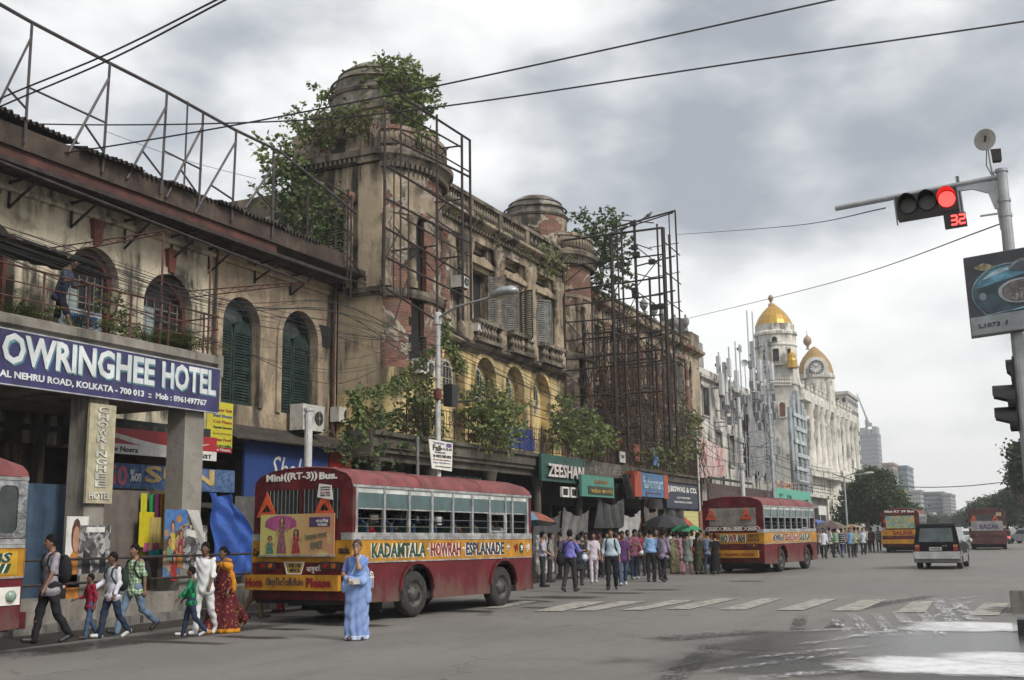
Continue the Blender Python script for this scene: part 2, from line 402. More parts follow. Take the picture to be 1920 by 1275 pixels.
def track_expr(hl,hw,th=.47):
 def f(t,x,y,seed):
  e=t.mth('SUBTRACT',1.0,t.step(t.mth('ABSOLUTE',t.mth('DIVIDE',y,hw)),.45,1.0)); e2=t.mth('SUBTRACT',1.0,t.step(t.mth('ABSOLUTE',t.mth('DIVIDE',x,hl)),.55,1.0))
  n=t.noise(1.0,5,.7,(7,16,1),loc=(seed,seed*2,0)); n2=t.noise(1.3,3,.5,loc=(seed*5,0,0))
  v=t.mth('ADD',t.mth('MULTIPLY',n,.7),t.mth('MULTIPLY',n2,.35)); return t.mth('MULTIPLY',t.mth('MULTIPLY',t.step(v,th,th+.12),e),e2)
 return f
def stain_sheet(name,c,hx,hy,rz,z,mt,kind='structure'):
 mb=MB(); mb.quad((-hx,-hy,0),(hx,-hy,0),(hx,hy,0),(-hx,hy,0)); o=mb.build(name,mt,None,fix=False); o.location=(c[0],c[1],z); o.rotation_euler=(0,0,rz); return tag(o,kind=kind)
sky_sheen=(.66,.67,.67); wet=(.040,.039,.038)  # white of puddles and wet tracks: sky reflection painted into the base colour
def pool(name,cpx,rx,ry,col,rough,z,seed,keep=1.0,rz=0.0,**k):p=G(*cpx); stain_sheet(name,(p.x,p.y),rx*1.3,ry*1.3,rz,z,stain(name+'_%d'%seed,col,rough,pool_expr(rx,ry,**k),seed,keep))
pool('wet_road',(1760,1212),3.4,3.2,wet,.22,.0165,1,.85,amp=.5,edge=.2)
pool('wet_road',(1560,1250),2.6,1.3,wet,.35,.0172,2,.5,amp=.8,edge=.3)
pool('puddle',(1875,1177),1.75,1.05,sky_sheen,.12,.0205,3,.97,amp=.32)
pool('puddle',(1800,1252),1.65,1.05,sky_sheen,.10,.0212,4,.97,amp=.36)
pool('puddle',(1960,1240),1.4,.9,sky_sheen,.10,.0218,5,.97,amp=.3)
pool('puddle',(1790,1182),.9,.55,sky_sheen,.2,.0223,6,.8,amp=.7,edge=.25)
def smear(pa,pb,hw,col,rough,z,seed,keep=.9,th=.47,name='wet_tyre_track'):
 a,b=G(*pa),G(*pb); c=(a+b)/2; d=b-a; hl=d.length/2; stain_sheet(name,(c.x,c.y),hl,hw,atan2(d.y,d.x),z,stain(name+'_%d'%seed,col,rough,track_expr(hl,hw,th),seed,keep))
for k,(pa,pb,hw)in enumerate((((1752,1120),(1800,1185),.17),((1785,1125),(1850,1185),.17),((1595,1150),(1640,1200),.14),((1640,1150),(1680,1200),.13),((1680,1145),(1730,1205),.15),((1720,1140),(1775,1205),.14),((1560,1160),(1600,1198),.10),((1830,1125),(1740,1165),.08),((1690,1138),(1850,1118),.07),((1440,1190),(1650,1178),.16),((1380,1240),(1660,1210),.13),((1280,1270),(1620,1222),.12),((1480,1215),(1760,1172),.14),((1330,1285),(1700,1250),.2))):smear(pa,pb,hw,sky_sheen,.25,.0240+.0006*k,10+k,.85,.50)
for k,(pa,pb,hw)in enumerate((((1240,1290),(1345,1205),.22),((1465,1265),(1505,1150),.16),((1525,1225),(1575,1160),.16),((1150,1275),(1660,1180),.10),((1290,1250),(1480,1212),.14),((1210,1202),(1450,1182),.5),((1560,1150),(1760,1115),.3))):smear(pa,pb,hw,(.052,.05,.048),.7,.0062+.0006*k,40+k,.75,.46,'skid_mark')
for i,(px,py,a,b)in enumerate(((650,1172,1.0,.28),(600,1158,1.3,.35),(540,1180,.6,.2),(470,1195,.7,.25),(345,1205,.9,.2),(945,1128,1.3,.9),(870,1146,.9,.4),(1040,1140,.7,.35),(1230,1106,.8,.35),(1150,1112,1.0,.35),(1395,1090,.7,.35),(1060,1120,1.2,.6))):pool('oil_stain',(px,py),a,b,(.04,.037,.034),.5,.0052+.0005*i,60+i,.75,amp=.8,edge=.3)
smear((-60,1238),(540,1166),.75,(.035,.032,.029),.45,.0048,90,.85,.42,'damp_gutter_line')
# ---------------------------------------------------------------- the hotel: cream and tan facade with terrace over the pavement
HY0,HY1,YCR=2.0,YC-.02,24.63
EZ=10.12
cream=plaster('cream_stucco',(.535,.475,.36),(.43,.38,.285),streak=.9,gr=.3,soot=.35)
tan=plaster('tan_stucco',(.425,.335,.23),(.32,.255,.185),streak=.7,patch=(.46,.32,.22),gr=.5,soot=.4)
redp=mat('red_oxide_paint',(.085,.026,.018),.8,var=.5,sc=2,dirt=(.035,.024,.02))
conc=plaster('stained_concrete',(.27,.25,.22),(.20,.185,.16),streak=.5,gr=.45)
green_sh=mat('bottle_green_paint',(.020,.040,.036),.8,var=.5,sc=3,dirt=(.045,.048,.04),spec=.2)
hotel=thing('hotel_building','long cream and tan stucco hotel with green arched shutters and a terrace over the pavement','hotel',(XH,18,0))
def facade(name,mt,parent,X,y0,y1,z0,z1,holes,th=.45,**k):
 mb=MB(); mb.panel([rect(y0,y1,z0,z1)]+holes,FX(X),-th,0); return mb.build(name,mt,parent,**k)
AR=[(24.98,26.72,5.55,8.8),(27.82,29.75,5.5,8.9)]
AC=[(16.05,17.6,5.5,8.95),(19.15,20.85,5.5,9.0),(21.75,23.65,5.5,8.85)]
SHOP_H=3.9
facade('cream_wall',cream,hotel,XH,HY0,YCR,SHOP_H,EZ,[arch(*a)for a in AC])
facade('tan_wall',tan,hotel,XH-.03,YCR,HY1,4.35,EZ,[arch(*a)for a in AR])
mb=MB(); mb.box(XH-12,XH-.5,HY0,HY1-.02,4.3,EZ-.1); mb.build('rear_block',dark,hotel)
def band(name,mt,parent,X,y0,y1,z,prof,**k):
 """moulding running along the street: prof = [(out, up)]"""
 mb=MB(); n=len(prof)
 for y in (y0,y1):mb.v+=[Vector((X+a,y,z+b))for a,b in prof]
 for i in range(n):mb.f.append([i,(i+1)%n,(i+1)%n+n,i+n]); mb.mi.append(0)
 mb.f+=[list(range(n))[::-1],list(range(n,2*n))]; mb.mi+=[0,0]
 return mb.build(name,mt,parent,**k)
band('string_course',cream,hotel,XH,HY0,YCR-.02,9.72,[(0,0),(.09,.02),(.12,.09),(.09,.16),(0,.18)])
band('string_course',tan,hotel,XH-.03,YCR+.02,HY1,9.72,[(0,0),(.09,.02),(.12,.09),(.09,.16),(0,.18)])
band('cornice',mat('sooty_cornice',(.055,.042,.033),.9,var=.5,sc=2,bump=.4),hotel,XH-.02,HY0,HY1-.05,EZ,[(-.3,0),(.12,.0),(.25,.10),(.7,.16),(1.05,.22),(1.2,.30),(1.2,.42),(-.3,.46)])
band('upper_fascia',mat('sooty_brown_fascia',(.060,.042,.032),.9,var=.5,sc=1.5,bump=.4,dirt=(.10,.075,.05)),hotel,XH+1.0,HY0,29.4,EZ+.22,[(0,0),(.22,.0),(.24,.50),(0,.50)])
band('fascia_board',redp,hotel,XH+1.06,HY0,26.0,EZ-.02,[(0,0),(.07,0),(.07,.24),(0,.24)])
band('gutter_pipe',rust2,hotel,XH+1.2,HY0,29.7,EZ-.12,[(-.05,-.05),(.05,-.05),(.05,.05),(-.05,.05)])
corr=mat('sooty_corrugated_iron',(.055,.045,.038),.85,.1,var=.5,sc=2.5,bump=.3)
mb=MB(); W_=1.0; N_=40
for i in range(N_+1):
 z=.06*sin(i/N_*2*pi*6)
 mb.v+=[Vector((1.36,i*W_/N_,z)),Vector((-2.2,i*W_/N_,z+.62))]
for i in range(N_):mb.f.append([2*i,2*i+2,2*i+3,2*i+1]); mb.mi.append(0)
rsm=mb.mesh('roof_sheet'); rsm.materials.append(corr)
greensheet=rsm.copy(); greensheet.materials.clear(); greensheet.materials.append(mat('green_roof_sheet',(.01,.085,.055),.6,var=.3))
for i in range(26):
 y=2.4+i*.985
 if y>27.2:break
 link(hotel,'roof_sheet',rsm,hotel,(XH+random.uniform(-.06,.14),y,EZ+.72+(.14 if y<17.4 else 0)+random.uniform(0,.03)),(0,random.uniform(-.012,.012),random.uniform(-.02,.02)))
x=link(hotel,'roof_sheet',greensheet,hotel,(XH-.05,14.2,EZ+1.02),(0,0,.02)); x['label']='green corrugated roof sheet'
mb=MB(); mb.box(XH-9,XH-1.2,HY0,HY1-.03,EZ+.2,EZ+1.1); mb.build('roof_slab',conc,hotel)
iron=mat('black_iron',(.022,.02,.019),.7,.2,var=.3)
for z_,x_ in ((-.05,.55),(.02,.85)):MB().tube([(XH+x_,HY0,EZ+z_),(XH+x_,29.6,EZ+z_)],.028,5).build('eave_pipe',rust,hotel)
for y in (15.6,17.35,19.2,21.0,22.75,24.3,26.4,28.2):
 mb=MB(); mb.beam((XH+.02,y,9.95),(XH+1.25,y,EZ-.1),.055,.05); mb.beam((XH+.03,y,9.2+.3*((y*7)%1)),(XH+1.15,y,EZ-.14),.05,.045); mb.beam((XH+.03,y,9.35),(XH+.03,y,10.0),.05,.05)
 mb.build('bracket',iron,hotel)
def arch_trim(mt,X,y0,y1,z0,z1,w=.16,d=.08,name='arch_moulding',parent=hotel):
 o=arch(y0-w,y1+w,z0,z1+w,14); i_=arch(y0,y1,z0,z1,14)
 ring=o[1:]+[o[0]]; rin=i_[1:]+[i_[0]]
 mb=MB(); mb.panel([ring+rin[::-1]],FX(X),0,d); return mb.build(name,mt,parent)
def louvre(mb,X,y0,y1,z0,z1,n,d=.05):
 for k in range(n):
  z=z0+(z1-z0)*(k+.5)/n; h=(z1-z0)/n
  mb.quad((X,y0,z+h*.45),(X,y1,z+h*.45),(X+d,y1,z-h*.45),(X+d,y0,z-h*.45))
def shutter_leaf(mt,parent,X,y0,y1,z0,z1,archtop=True,name='shutter'):
 w=.075; sp=z1-(y1-y0)*.5 if archtop else z1
 out=arch(y0,y1,z0,z1,8)if archtop else rect(y0,y1,z0,z1)
 zm=z0+(sp-z0)*.5
 mb=MB(); mb.panel([out,rect(y0+w,y1-w,z0+w,zm-w/2),rect(y0+w,y1-w,zm+w/2,sp-w*.3)],FX(X),0,.05)
 s=mb.build(name,mt,parent)
 for a,b in ((z0+w,zm-w/2),(zm+w/2,sp-w*.3)):
  mb=MB(); louvre(mb,X+.005,y0+w,y1-w,a,b,max(6,int((b-a)/.085))); o=mb.build('louvres',mt,s,fix=False)
 return s
for a in AR:
 y0,y1,z0,z1=a; ym=(y0+y1)/2; sp=z1-(y1-y0)/2
 wdw=bpy.data.objects.new('window',None); COL.objects.link(wdw); wdw.parent=hotel; WO[wdw.name]=WO[hotel.name]
 ot=arch(y0,y1,z0,z1,14); it=[(ym+(p[0]-ym)*.93,z0+(p[1]-z0)*.965)for p in ot]
 mb=MB(); mb.panel([ot,it],FX(XH-.30),-.06,.02); mb.build('frame',green_sh,wdw)
 shutter_leaf(green_sh,wdw,XH-.34,y0+.04,ym-.02,z0+.03,sp+.25); shutter_leaf(green_sh,wdw,XH-.34,ym+.02,y1-.04,z0+.03,sp+.25)
 mb=MB(); mb.panel([[(ym-.55,sp+.12),(ym+.55,sp+.12)]+[(ym+.60*cos(pi*i/10),sp+.12+.48*sin(pi*i/10))for i in range(11)]],FX(XH-.40),-.02,.0); mb.build('fanlight',mat('dusty_glass',(.05,.065,.07),.25),wdw)
 arch_trim(tan,XH-.03,y0,y1,z0-.02,z1,.22,.07)
for a in AC:
 y0,y1,z0,z1=a; ym=(y0+y1)/2; sp=z1-(y1-y0)/2
 wdw=bpy.data.objects.new('door',None); COL.objects.link(wdw); wdw.parent=hotel; WO[wdw.name]=WO[hotel.name]
 ot=arch(y0,y1,z0,z1,14); it=[(ym+(p[0]-ym)*.86,z0+(p[1]-z0)*.94)for p in ot]
 mb=MB(); mb.panel([ot,it],FX(XH-.32),-.10,.12); mb.build('frame',redp,wdw)
 mb=MB(); mb.panel([it],FX(XH-.42),-.04,0); mb.build('door_back',dark,wdw)
 mb=MB()
 for k in range(6):yy=y0+.2+(y1-y0-.4)*k/5; mb.beam((XH-.33,yy,z0),(XH-.33,yy,sp+.3),.025)
 for zz in (6.3,7.0,7.6,sp):mb.beam((XH-.33,y0+.12,zz),(XH-.33,y1-.12,zz),.025)
 mb.build('grille',mat('grey_iron',(.16,.16,.155),.6,var=.3),wdw)
 mb=MB(); mb.panel([rect(y0+.2,ym-.15,5.6,7.9)],FX(XH-.36),0,.03); mb.build('glazed_leaf',mat('pale_window_glass',(.22,.26,.25),.15),wdw)
 arch_trim(cream,XH,y0,y1,z0-.02,z1,.2,.06)
 mb=MB(); mb.panel([[(ym-.10,z1+.05),(ym+.10,z1+.05),(ym+.16,z1+.62),(ym-.16,z1+.62)]],FX(XH),0,.14); mb.box(XH,XH+.17,ym-.2,ym+.2,z1+.62,z1+.70); mb.build('keystone',mat('brick_red_paint',(.17,.055,.04),.85,var=.4,bump=.4),hotel)
for y,r in ((24.55,.045),(30.55,.06)):
 mb=MB(); mb.tube([(XH+.1,y,4.4),(XH+.1,y,10.3)],r,8); mb.build('downpipe',rust,hotel)
mb=MB(); p=PX(634,640,XH); q=PX(660,588,XH); mb.panel([rect(29.75,30.5,7.9,8.65)],FX(XH-.03),-.02,.012); mb.build('dark_opening',dark,hotel)
ter=hotel; TY1=19.66
conc_m=conc
mb=MB(); mb.box(XH+.01,XS-.02,HY0,TY1-.05,4.6,5.25); mb.build('terrace_slab',conc,hotel)
band('terrace_parapet',conc,hotel,XS-.18,HY0,TY1,5.18,[(0,0),(.16,0),(.16,.36),(.26,.40),(.26,.56),(.12,.62),(-.02,.62)])
mb=MB(); mb.box(XH+.02,XS+.06,TY1-.02,TY1+.16,5.30,5.80); mb.build('parapet_end',conc,hotel)
for (a,b)in ((16.0,16.52),(18.75,19.36)):
 mb=MB(); mb.box(XS-.56,XS-.06,a,b,.1,4.6); mb.box(XS-.62,XS+.0,a-.06,b+.06,.1,1.0); mb.build('pillar',conc,hotel)
rail_m=mat('red_lead_iron',(.12,.05,.04),.75,.1,var=.4,sc=5)
for z in (6.72,6.42,6.12):mb=MB(); mb.tube([(XS-.06,HY0,z),(XS-.06,TY1+.1,z),(XS-1.6,TY1+.1,z)],.022 if z>6.5 else .014,6); mb.build('rail',rail_m,hotel)
mb=MB(); mb.tube([(0,0,5.78),(0,0,6.74)],.025,6); pm_=mb.mesh('railing_post'); pm_.materials.append(rail_m)
for i in range(16):link(hotel,'railing_post',pm_,hotel,(XS-.06,HY0+.3+i*1.13,0))
awn=thing('terrace_awning','dark corrugated awning on thin steel trusses above the hotel terrace','awning',(XS-2,14,7.6))
mb=MB(); n=70
ye=18.2
for i in range(n+1):
 y=9+(ye-9)*i/n; z=.03*sin(i*2.1); f=max(0,(y-15)/(ye-15)); mb.v+=[Vector((XH+.3+1.3*f,y,8.05+z-.35*f)),Vector((XS-.4-1.3*f,y,7.35+z+.1*f))]
for i in range(n):mb.f.append([2*i,2*i+2,2*i+3,2*i+1]); mb.mi.append(0)
mb.build('awning_sheet',corr,awn)
def truss(parent,a,b,h,n,mt,r=.018):
 a=Vector(a); b=Vector(b); up=Vector((0,0,h)); mb=MB(); mb.tube([a,b],r,5); mb.tube([a+up,b+up*.3],r,5)
 for i in range(n):p=a.lerp(b,i/n); q=a.lerp(b,(i+.5)/n); r_=a.lerp(b,(i+1)/n); k=1-.7*(i+.5)/n; mb.tube([p,q+up*k,r_],r*.6,4)
 return mb.build('truss',mt,parent)
truss(awn,(XH+.1,17.9,8.2),(XS+.1,17.9,8.28),.2,8,rail_m); truss(awn,(XH+.1,22.6,8.1),(XS+.3,22.6,8.05),.2,9,rail_m)
truss(awn,(XH+.1,14.2,7.6),(XS-.3,14.2,7.3),.25,8,rail_m)
mb=MB(); mb.tube([(XS+.15,13.0,8.52),(XS+.25,22.7,8.1)],.03,6); mb.build('edge_pipe',rust2,awn)
for y,z in ((17.9,8.3),(19.45,8.2)):mb=MB(); mb.tube([(XS-.1,y,5.75),(XS-.1,y,z)],.025,6); mb.build('post',rail_m,awn)
rf=thing('rooftop_sign_frame','long empty sign frame of thin pipes standing on the hotel roof','sign frame',(XH+.8,18,EZ+.6))
XT=XH+1.3
steelp=mat('grey_pipe',(.075,.066,.068),.6,.3,var=.3)
mb=MB(); mb.tube([PX(-300,-120,XT),PX(0,8,XT),PX(60,42,XT),PX(205,118,XT),PX(312,172,XT),PX(440,243,XT),PX(525,284,XT),PX(600,345,XT+.3),PX(668,400,XT+.5)],.045,6); mb.build('top_pipe',steelp,rf)
for (tx,ty,bx,by,ax,ay)in ((60,45,50,210,-2,190),(206,120,194,290,143,255),(313,175,303,335,252,305),(381,212,373,372,325,340),(443,245,436,378,380,370),(514,292,512,395,470,372)):
 t_,b_=PX(tx,ty,XT),PX(bx,by,XT); sp_=PX(ax,ay,XT)
 sp_=sp_+(sp_-t_)*.22
 mb=MB(); mb.tube([t_,Vector((b_.x,b_.y,EZ+.35))],.035,6); mb.build('upright',steelp,rf)
 mb=MB(); top=t_.lerp(b_,.16); mb.tube([top,sp_],.032,6); mb.build('brace',steelp,rf)
 mb=MB(); mid=top.lerp(sp_,.62); mb.tube([mid,t_.lerp(b_,.97)],.028,6); mb.build('strut',steelp,rf)
for a,b in (((52,163),(198,230)),((308,283),(378,318)),((352,190),(345,350))):
 mb=MB(); mb.tube([PX(*a,XT),PX(*b,XT)],.026,6); mb.build('rail',steelp,rf)
navy=mat('navy_sign_enamel',(.030,.029,.11),.5,var=.4,sc=1.5,dirt=(.055,.05,.12))
lite=mat('pale_sign_lettering',(.60,.63,.63),.6,var=.25,sc=2,dirt=(.42,.44,.43)); teal=mat('teal_letter_shadow',(.10,.25,.28),.5)
sg=thing('hotel_sign','long navy signboard with big white hotel lettering along the terrace edge','sign',(XS+.05,14,4.5))
fr=FX(XS+.02); YS0=10.6
mb=MB(); mb.panel([rect(YS0,19.68,4.46,5.46)],fr,0,.07); mb.build('board',navy,sg)
for z in (4.45,5.465):mb=MB(); mb.box(XS+.02,XS+.10,YS0,19.69,z-.012,z+.012); mb.build('edge_strip',mat('aluminium_trim',(.5,.5,.52),.4,.5),sg)
ya,yb=PX(0,690,XS).y,19.5
frs=(Vector((XS,0,0)),Vector((0,1,0)),Vector((0,0,1)),Vector((1,0,0)))
W1,H1=PX(283,700,XS).y,PX(297,700,XS).y
yO=PX(-38,660,XS).y
yO=PX(-4,660,XS).y
for s_,a,b in (('OWRINGHEE',yO,W1),('CH',yO-1.25,yO-.12)):
 letters(s_,frs,a+.03,b+.03,4.80,5.38,teal,sg,w=.095,bold=.040,name='letter_shadow'); letters(s_,frs,a,b,4.83,5.41,lite,sg,w=.105,bold=.030)
letters('HOTEL',frs,H1+.03,19.56,4.80,5.38,teal,sg,w=.095,bold=.040,name='letter_shadow'); letters('HOTEL',frs,H1,19.53,4.83,5.41,lite,sg,w=.105,bold=.030)
letters('JAWAHARLAL NEHRU ROAD, KOLKATA - 700 013  ::  Mob : 8961497767',frs,YS0+2.05,19.25,4.54,4.71,lite,sg,w=.095,bold=.035)
vs_=thing('vertical_hotel_sign','narrow beige upright hotel sign fixed to the left terrace pillar','sign',(XS,16,3))
bei=mat('beige_sign_board',(.40,.36,.24),.6,var=.25,sc=5); pale=mat('pale_grey_letters',(.55,.55,.50),.5); browns=mat('brown_letter_edge',(.13,.10,.06),.6)
va,vb=PX(163,850,XS).y+.0,PX(212,850,XS).y
frv=FX(XS-.03)
vt,vbm=PX(190,758,XS).z,PX(190,944,XS).z
mb=MB(); mb.panel([rect(va,vb,vbm,vt)],frv,0,.06); mb.build('board',bei,vs_)
lm=(va+vb)/2; st_=(vt-.05-(vbm+.30))/11
for i,ch in enumerate('CHOWRINGHEE'):
 z1=vt-.05-i*st_; hw=.05 if ch=='I' else .14
 letters(ch,frs,lm-hw,lm+hw,z1-st_*.86,z1,browns,vs_,w=.035,bold=.06,name='letter_shadow'); letters(ch,frs,lm-hw,lm+hw,z1-st_*.84,z1,pale,vs_,w=.042,bold=.02)
letters('HOTEL',frs,va+.06,vb-.06,vbm+.07,vbm+.22,browns,vs_,w=.035,bold=.05,name='letter_shadow'); letters('HOTEL',frs,va+.06,vb-.06,vbm+.08,vbm+.22,pale,vs_,w=.042,bold=.02)
sh=thing('shop_row','dark open shop fronts under the hotel terrace','shops',(XH,18,.14))
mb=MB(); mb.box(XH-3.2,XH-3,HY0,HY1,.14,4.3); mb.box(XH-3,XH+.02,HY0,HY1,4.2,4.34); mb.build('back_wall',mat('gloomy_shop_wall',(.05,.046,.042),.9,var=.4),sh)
for y in (6,10,14,18.5,23.5,28.5):mb=MB(); mb.box(XH-3,XH-.02,y,y+.35,.14,4.2); mb.build('party_wall',tan,sh)
sc=thing('shop_sign','red shop sign with white wave and Bengali lettering between terrace pillars','sign',(XH+.1,22,3.6))
cr=mat('soft_drink_red',(.36,.012,.018),.5,var=.2); wh=mat('sign_white',(.62,.61,.58),.55,var=.12,dirt=(.4,.37,.32)); ink=mat('sign_black_ink',(.02,.02,.022),.6)
XG=XH+2.3
def yz(px,py,X):p=PX(px,py,X); return p.y,p.z
y0,zt=yz(212,805,XG); y1,_=yz(395,800,XG); z1=yz(212,850,XG)[1]; zw=yz(250,834,XG)[1]
fg=FX(XG)
mb=MB(); mb.panel([rect(y0-1.2,y1+.2,zw,zt+.05)],fg,0,.05); mb.build('red_panel',cr,sc)
mb=MB(); mb.panel([rect(y0-1.2,y1+.2,z1,zw-.003)],fg,0,.05); mb.build('white_panel',wh,sc)
mb=MB(); N=24
up_=[(y0-1.0+(y1-y0+.9)*i/N,zw+.20+.13*cos(i/N*pi*1.5)-.02)for i in range(N+1)]
lo_=[(a,b-(.15*(1-abs(2*i/N-1)**2)*(1-.6*i/N)+.01))for i,(a,b)in enumerate(up_)]
mb.panel([up_+lo_[::-1]],fg,.052,.056); mb.build('white_wave',wh,sc)
ym=(y0+y1)/2
letters('New Neera',fg,y0-.30,y0+.75,z1+.05,zw-.06,ink,sc,w=.055,bold=.02,shear=.0,fill=True)
letters('িনউ নীরা',fg,ym+.12,y1+.0,z1+.04,zw-.04,ink,sc,w=.055,bold=.01)
sk_=thing('shop_sign','dark board with huge worn letters above the red wave sign','sign',(XG-.3,22,4.1))
mb=MB(); a0=yz(215,760,XG-.3); a1=yz(330,800,XG-.3); mb.panel([rect(y0-1.2,y1+.3,3.62+.1,4.42)],FX(XG-.3),0,.05); mb.build('board',mat('black_green_board',(.018,.024,.022),.7),sk_)
letters('OH',FX(XG-.3),yz(238,790,XG-.3)[0],yz(316,790,XG-.3)[0],3.80,4.34,mat('faded_brown_letters',(.085,.065,.045),.8),sk_,w=.055,bold=.04)
so_=thing('sale_banner','blue discount banner with pink and yellow lettering under the red shop sign','banner',(XG,22,2.9))
mb=MB(); zb0=yz(215,868,XG)[1]; zb1=yz(215,915,XG)[1]; mb.panel([rect(y0-1.0,y1+.9,zb1,zb0)],FX(XG+.05),0,.03); mb.build('cloth',fabric('banner_blue',(.05,.09,.19),'print',(.10,.16,.28),5),so_)
letters('50',FX(XG+.05),y0-.2,y0+.42,zb1+.05,zb0-.04,mat('banner_pink',(.42,.10,.15),.7),so_,w=.04,bold=.03); letters('%on',FX(XG+.05),y0+.5,y0+.85,zb1+.16,zb0-.12,wh,so_,w=.04,bold=.02)
letters('SUN',FX(XG+.05),y0+.95,y1+.1,zb1+.15,zb0-.02,mat('banner_yellow',(.45,.33,.12),.7),so_,w=.04,bold=.03)
yb_=thing('hanging_banner','tall yellow banner with coloured price lines and a red foot, beside the terrace pillar','banner',(XS-.8,21,4))
XY=XH+.9
(ya_,zt_),(yb2,zb_)=yz(397,752,XY),yz(433,850,XY)
fy=FX(XY); mb=MB(); mb.panel([rect(ya_-.2,yb2,zb_+.14,zt_)],fy,0,.03); mb.build('yellow_cloth',mat('banner_acid_yellow',(.52,.46,.035),.7,var=.15),yb_)
mb=MB(); mb.panel([rect(ya_-.2,yb2,zb_,zb_+.138)],fy,0,.03); mb.build('red_foot',cr,yb_)
for i,(s_,c_)in enumerate((('Salwar Suit',(.30,.02,.02)),('Bed Sheet',(.02,.06,.25)),('Cut Piece',(.30,.02,.02)),('Opposite Garments',(.02,.02,.02)),('Readymade',(.35,.28,.02)),('Water Proof',(.30,.02,.02)),('Umbrella',(.01,.15,.05)))):
 zz=zt_-.17-i*.165; letters(s_,fy,ya_+.05,yb2-.04,zz-.085,zz,mat('ink_%d'%i,c_,.7),yb_,w=.035,bold=.02)
letters('New Neera',fy,ya_,yb2-.08,zb_+.03,zb_+.11,wh,yb_,w=.035,bold=.02)
sb_=thing('shop_sign','blue shop board with white script lettering behind the nearest bus','sign',(XH+.5,27,3.2))
XQ=XH+.5; fq=FX(XQ); (qa,qz),(qb,qz2)=yz(456,826,XQ),yz(612,850,XQ)
mb=MB(); mb.panel([rect(qa,qb,2.6,yz(456,826,XQ)[1])],fq,0,.08); mb.build('board',mat('sign_royal_blue',(.022,.055,.20),.5,var=.15),sb_)
q0=yz(503,860,XQ)[0]; q1=yz(580,870,XQ)[0]
letters('Shabaa',fq,q0,q1+.4,3.30,4.05,wh,sb_,w=.085,shear=.35,bold=-.004)
vp=thing('shop_sign','small red board with a white round emblem and VIP lettering','sign',(XQ,29.5,3.2))
mb=MB(); ra=yz(614,850,XQ)[0]; rb=yz(656,870,XQ)[0]; mb.panel([rect(ra,rb,2.9,yz(614,845,XQ)[1])],fq,0,.08); mb.build('board',mat('luggage_red',(.33,.02,.02),.5),vp)
mb=MB(); disc(mb,fq,ra+.35,3.66,.22,.082,.088); mb.build('round_emblem',wh,vp)
mb=MB(); mb.panel([[(ra+.2,3.55),(ra+.5,3.82),(ra+.52,3.72),(ra+.26,3.48)]],fq,.089,.093); mb.build('emblem_slash',mat('luggage_red',(.33,.02,.02)),vp)
letters('VIP',fq,ra+.6,rb-.08,3.50,3.82,wh,vp,w=.085,bold=.03,shear=.2)
def ac_unit(label,c,w,h,d,group=None,fans=1,parent_name='air_conditioner',face='x'):
 o=thing(parent_name,label,'air conditioner',c,0,group)
 fr=FX(c[0]+d,c[1],c[2])if face=='x' else FY(c[1],c[0],c[2])
 body=MB(); body.panel([rect(-w/2,w/2,0,h)],fr,-d,0); body.build('casing',mat('ac_white',(.50,.49,.45),.5,var=.15,dirt=(.25,.22,.18)),o)
 for k in range(fans):
  u=(k-(fans-1)/2)*w/fans*.98+(.0 if fans>1 else w*.18)
  r=min(h*.38,w/fans*.40)
  f_=MB(); disc(f_,fr,u,h*.5,r,.003,.012); fo=f_.build('fan_opening',mat('ac_dark',(.03,.03,.03),.6),o)
  g_=MB(); disc(g_,fr,u,h*.5,r*.22,.013,.03); g_.panel([[(u+r*.06*cos(a)+r*rr*cos(b),h*.5+r*rr*sin(b)+r*.06*sin(a))for a,b,rr in ((0,0,1),(1,0.06,1),(2,3.2,1),(3,3.14,1))]],fr,.013,.02); g_.panel([rect(u-.01,u+.01,h*.5-r,h*.5+r)],fr,.014,.021); g_.build('fan_guard',mat('ac_guard',(.25,.25,.24),.5),fo)
 mb=MB(); mb.box(c[0]-.3,c[0]+d*.9,c[1]-w*.4,c[1]-w*.4+.04,c[2]-.05,c[2]-.005); mb.box(c[0]-.3,c[0]+d*.9,c[1]+w*.4,c[1]+w*.4+.04,c[2]-.05,c[2]-.005); mb.build('bracket',iron,o)
 return o
p=PX(583,808,XH+.55); ac_unit('wide white twin-fan air conditioner on the tan hotel wall',(XH+.15,p.y,p.z),1.15,.82,.5,fans=2)
p=PX(642,792,XH+.3); ac_unit('grimy grey air conditioner beside the downpipe at the hotel corner',(XH+.05,p.y,p.z),.7,.5,.35)
canopy=thing('shop_canopy','sagging tin canopy above the blue shop board','canopy',(XH+.6,27,4.2))
mb=MB(); mb.quad((XH,24.6,4.95),(XH,30.8,4.95),(XH+1.0,30.8,yz(456,822,XH+1.0)[1]),(XH+1.0,24.6,yz(456,822,XH+1.0)[1])); mb.build('tin_sheet',corr,canopy)
mb=MB(); mb.tube([(XH+1.0,24.6,yz(456,822,XH+1.0)[1]),(XH+1.0,30.8,yz(456,822,XH+1.0)[1])],.03,6); mb.build('edge_pipe',rust2,canopy)
mb=MB(); mb.quad((XH+.2,23.0,2.62),(XH+.2,30.8,2.62),(XH+2.1,30.8,2.32),(XH+2.1,23.0,2.32)); tag(mb.build('tin_awning',corr),'low dark tin awning over the pavement stalls','awning')
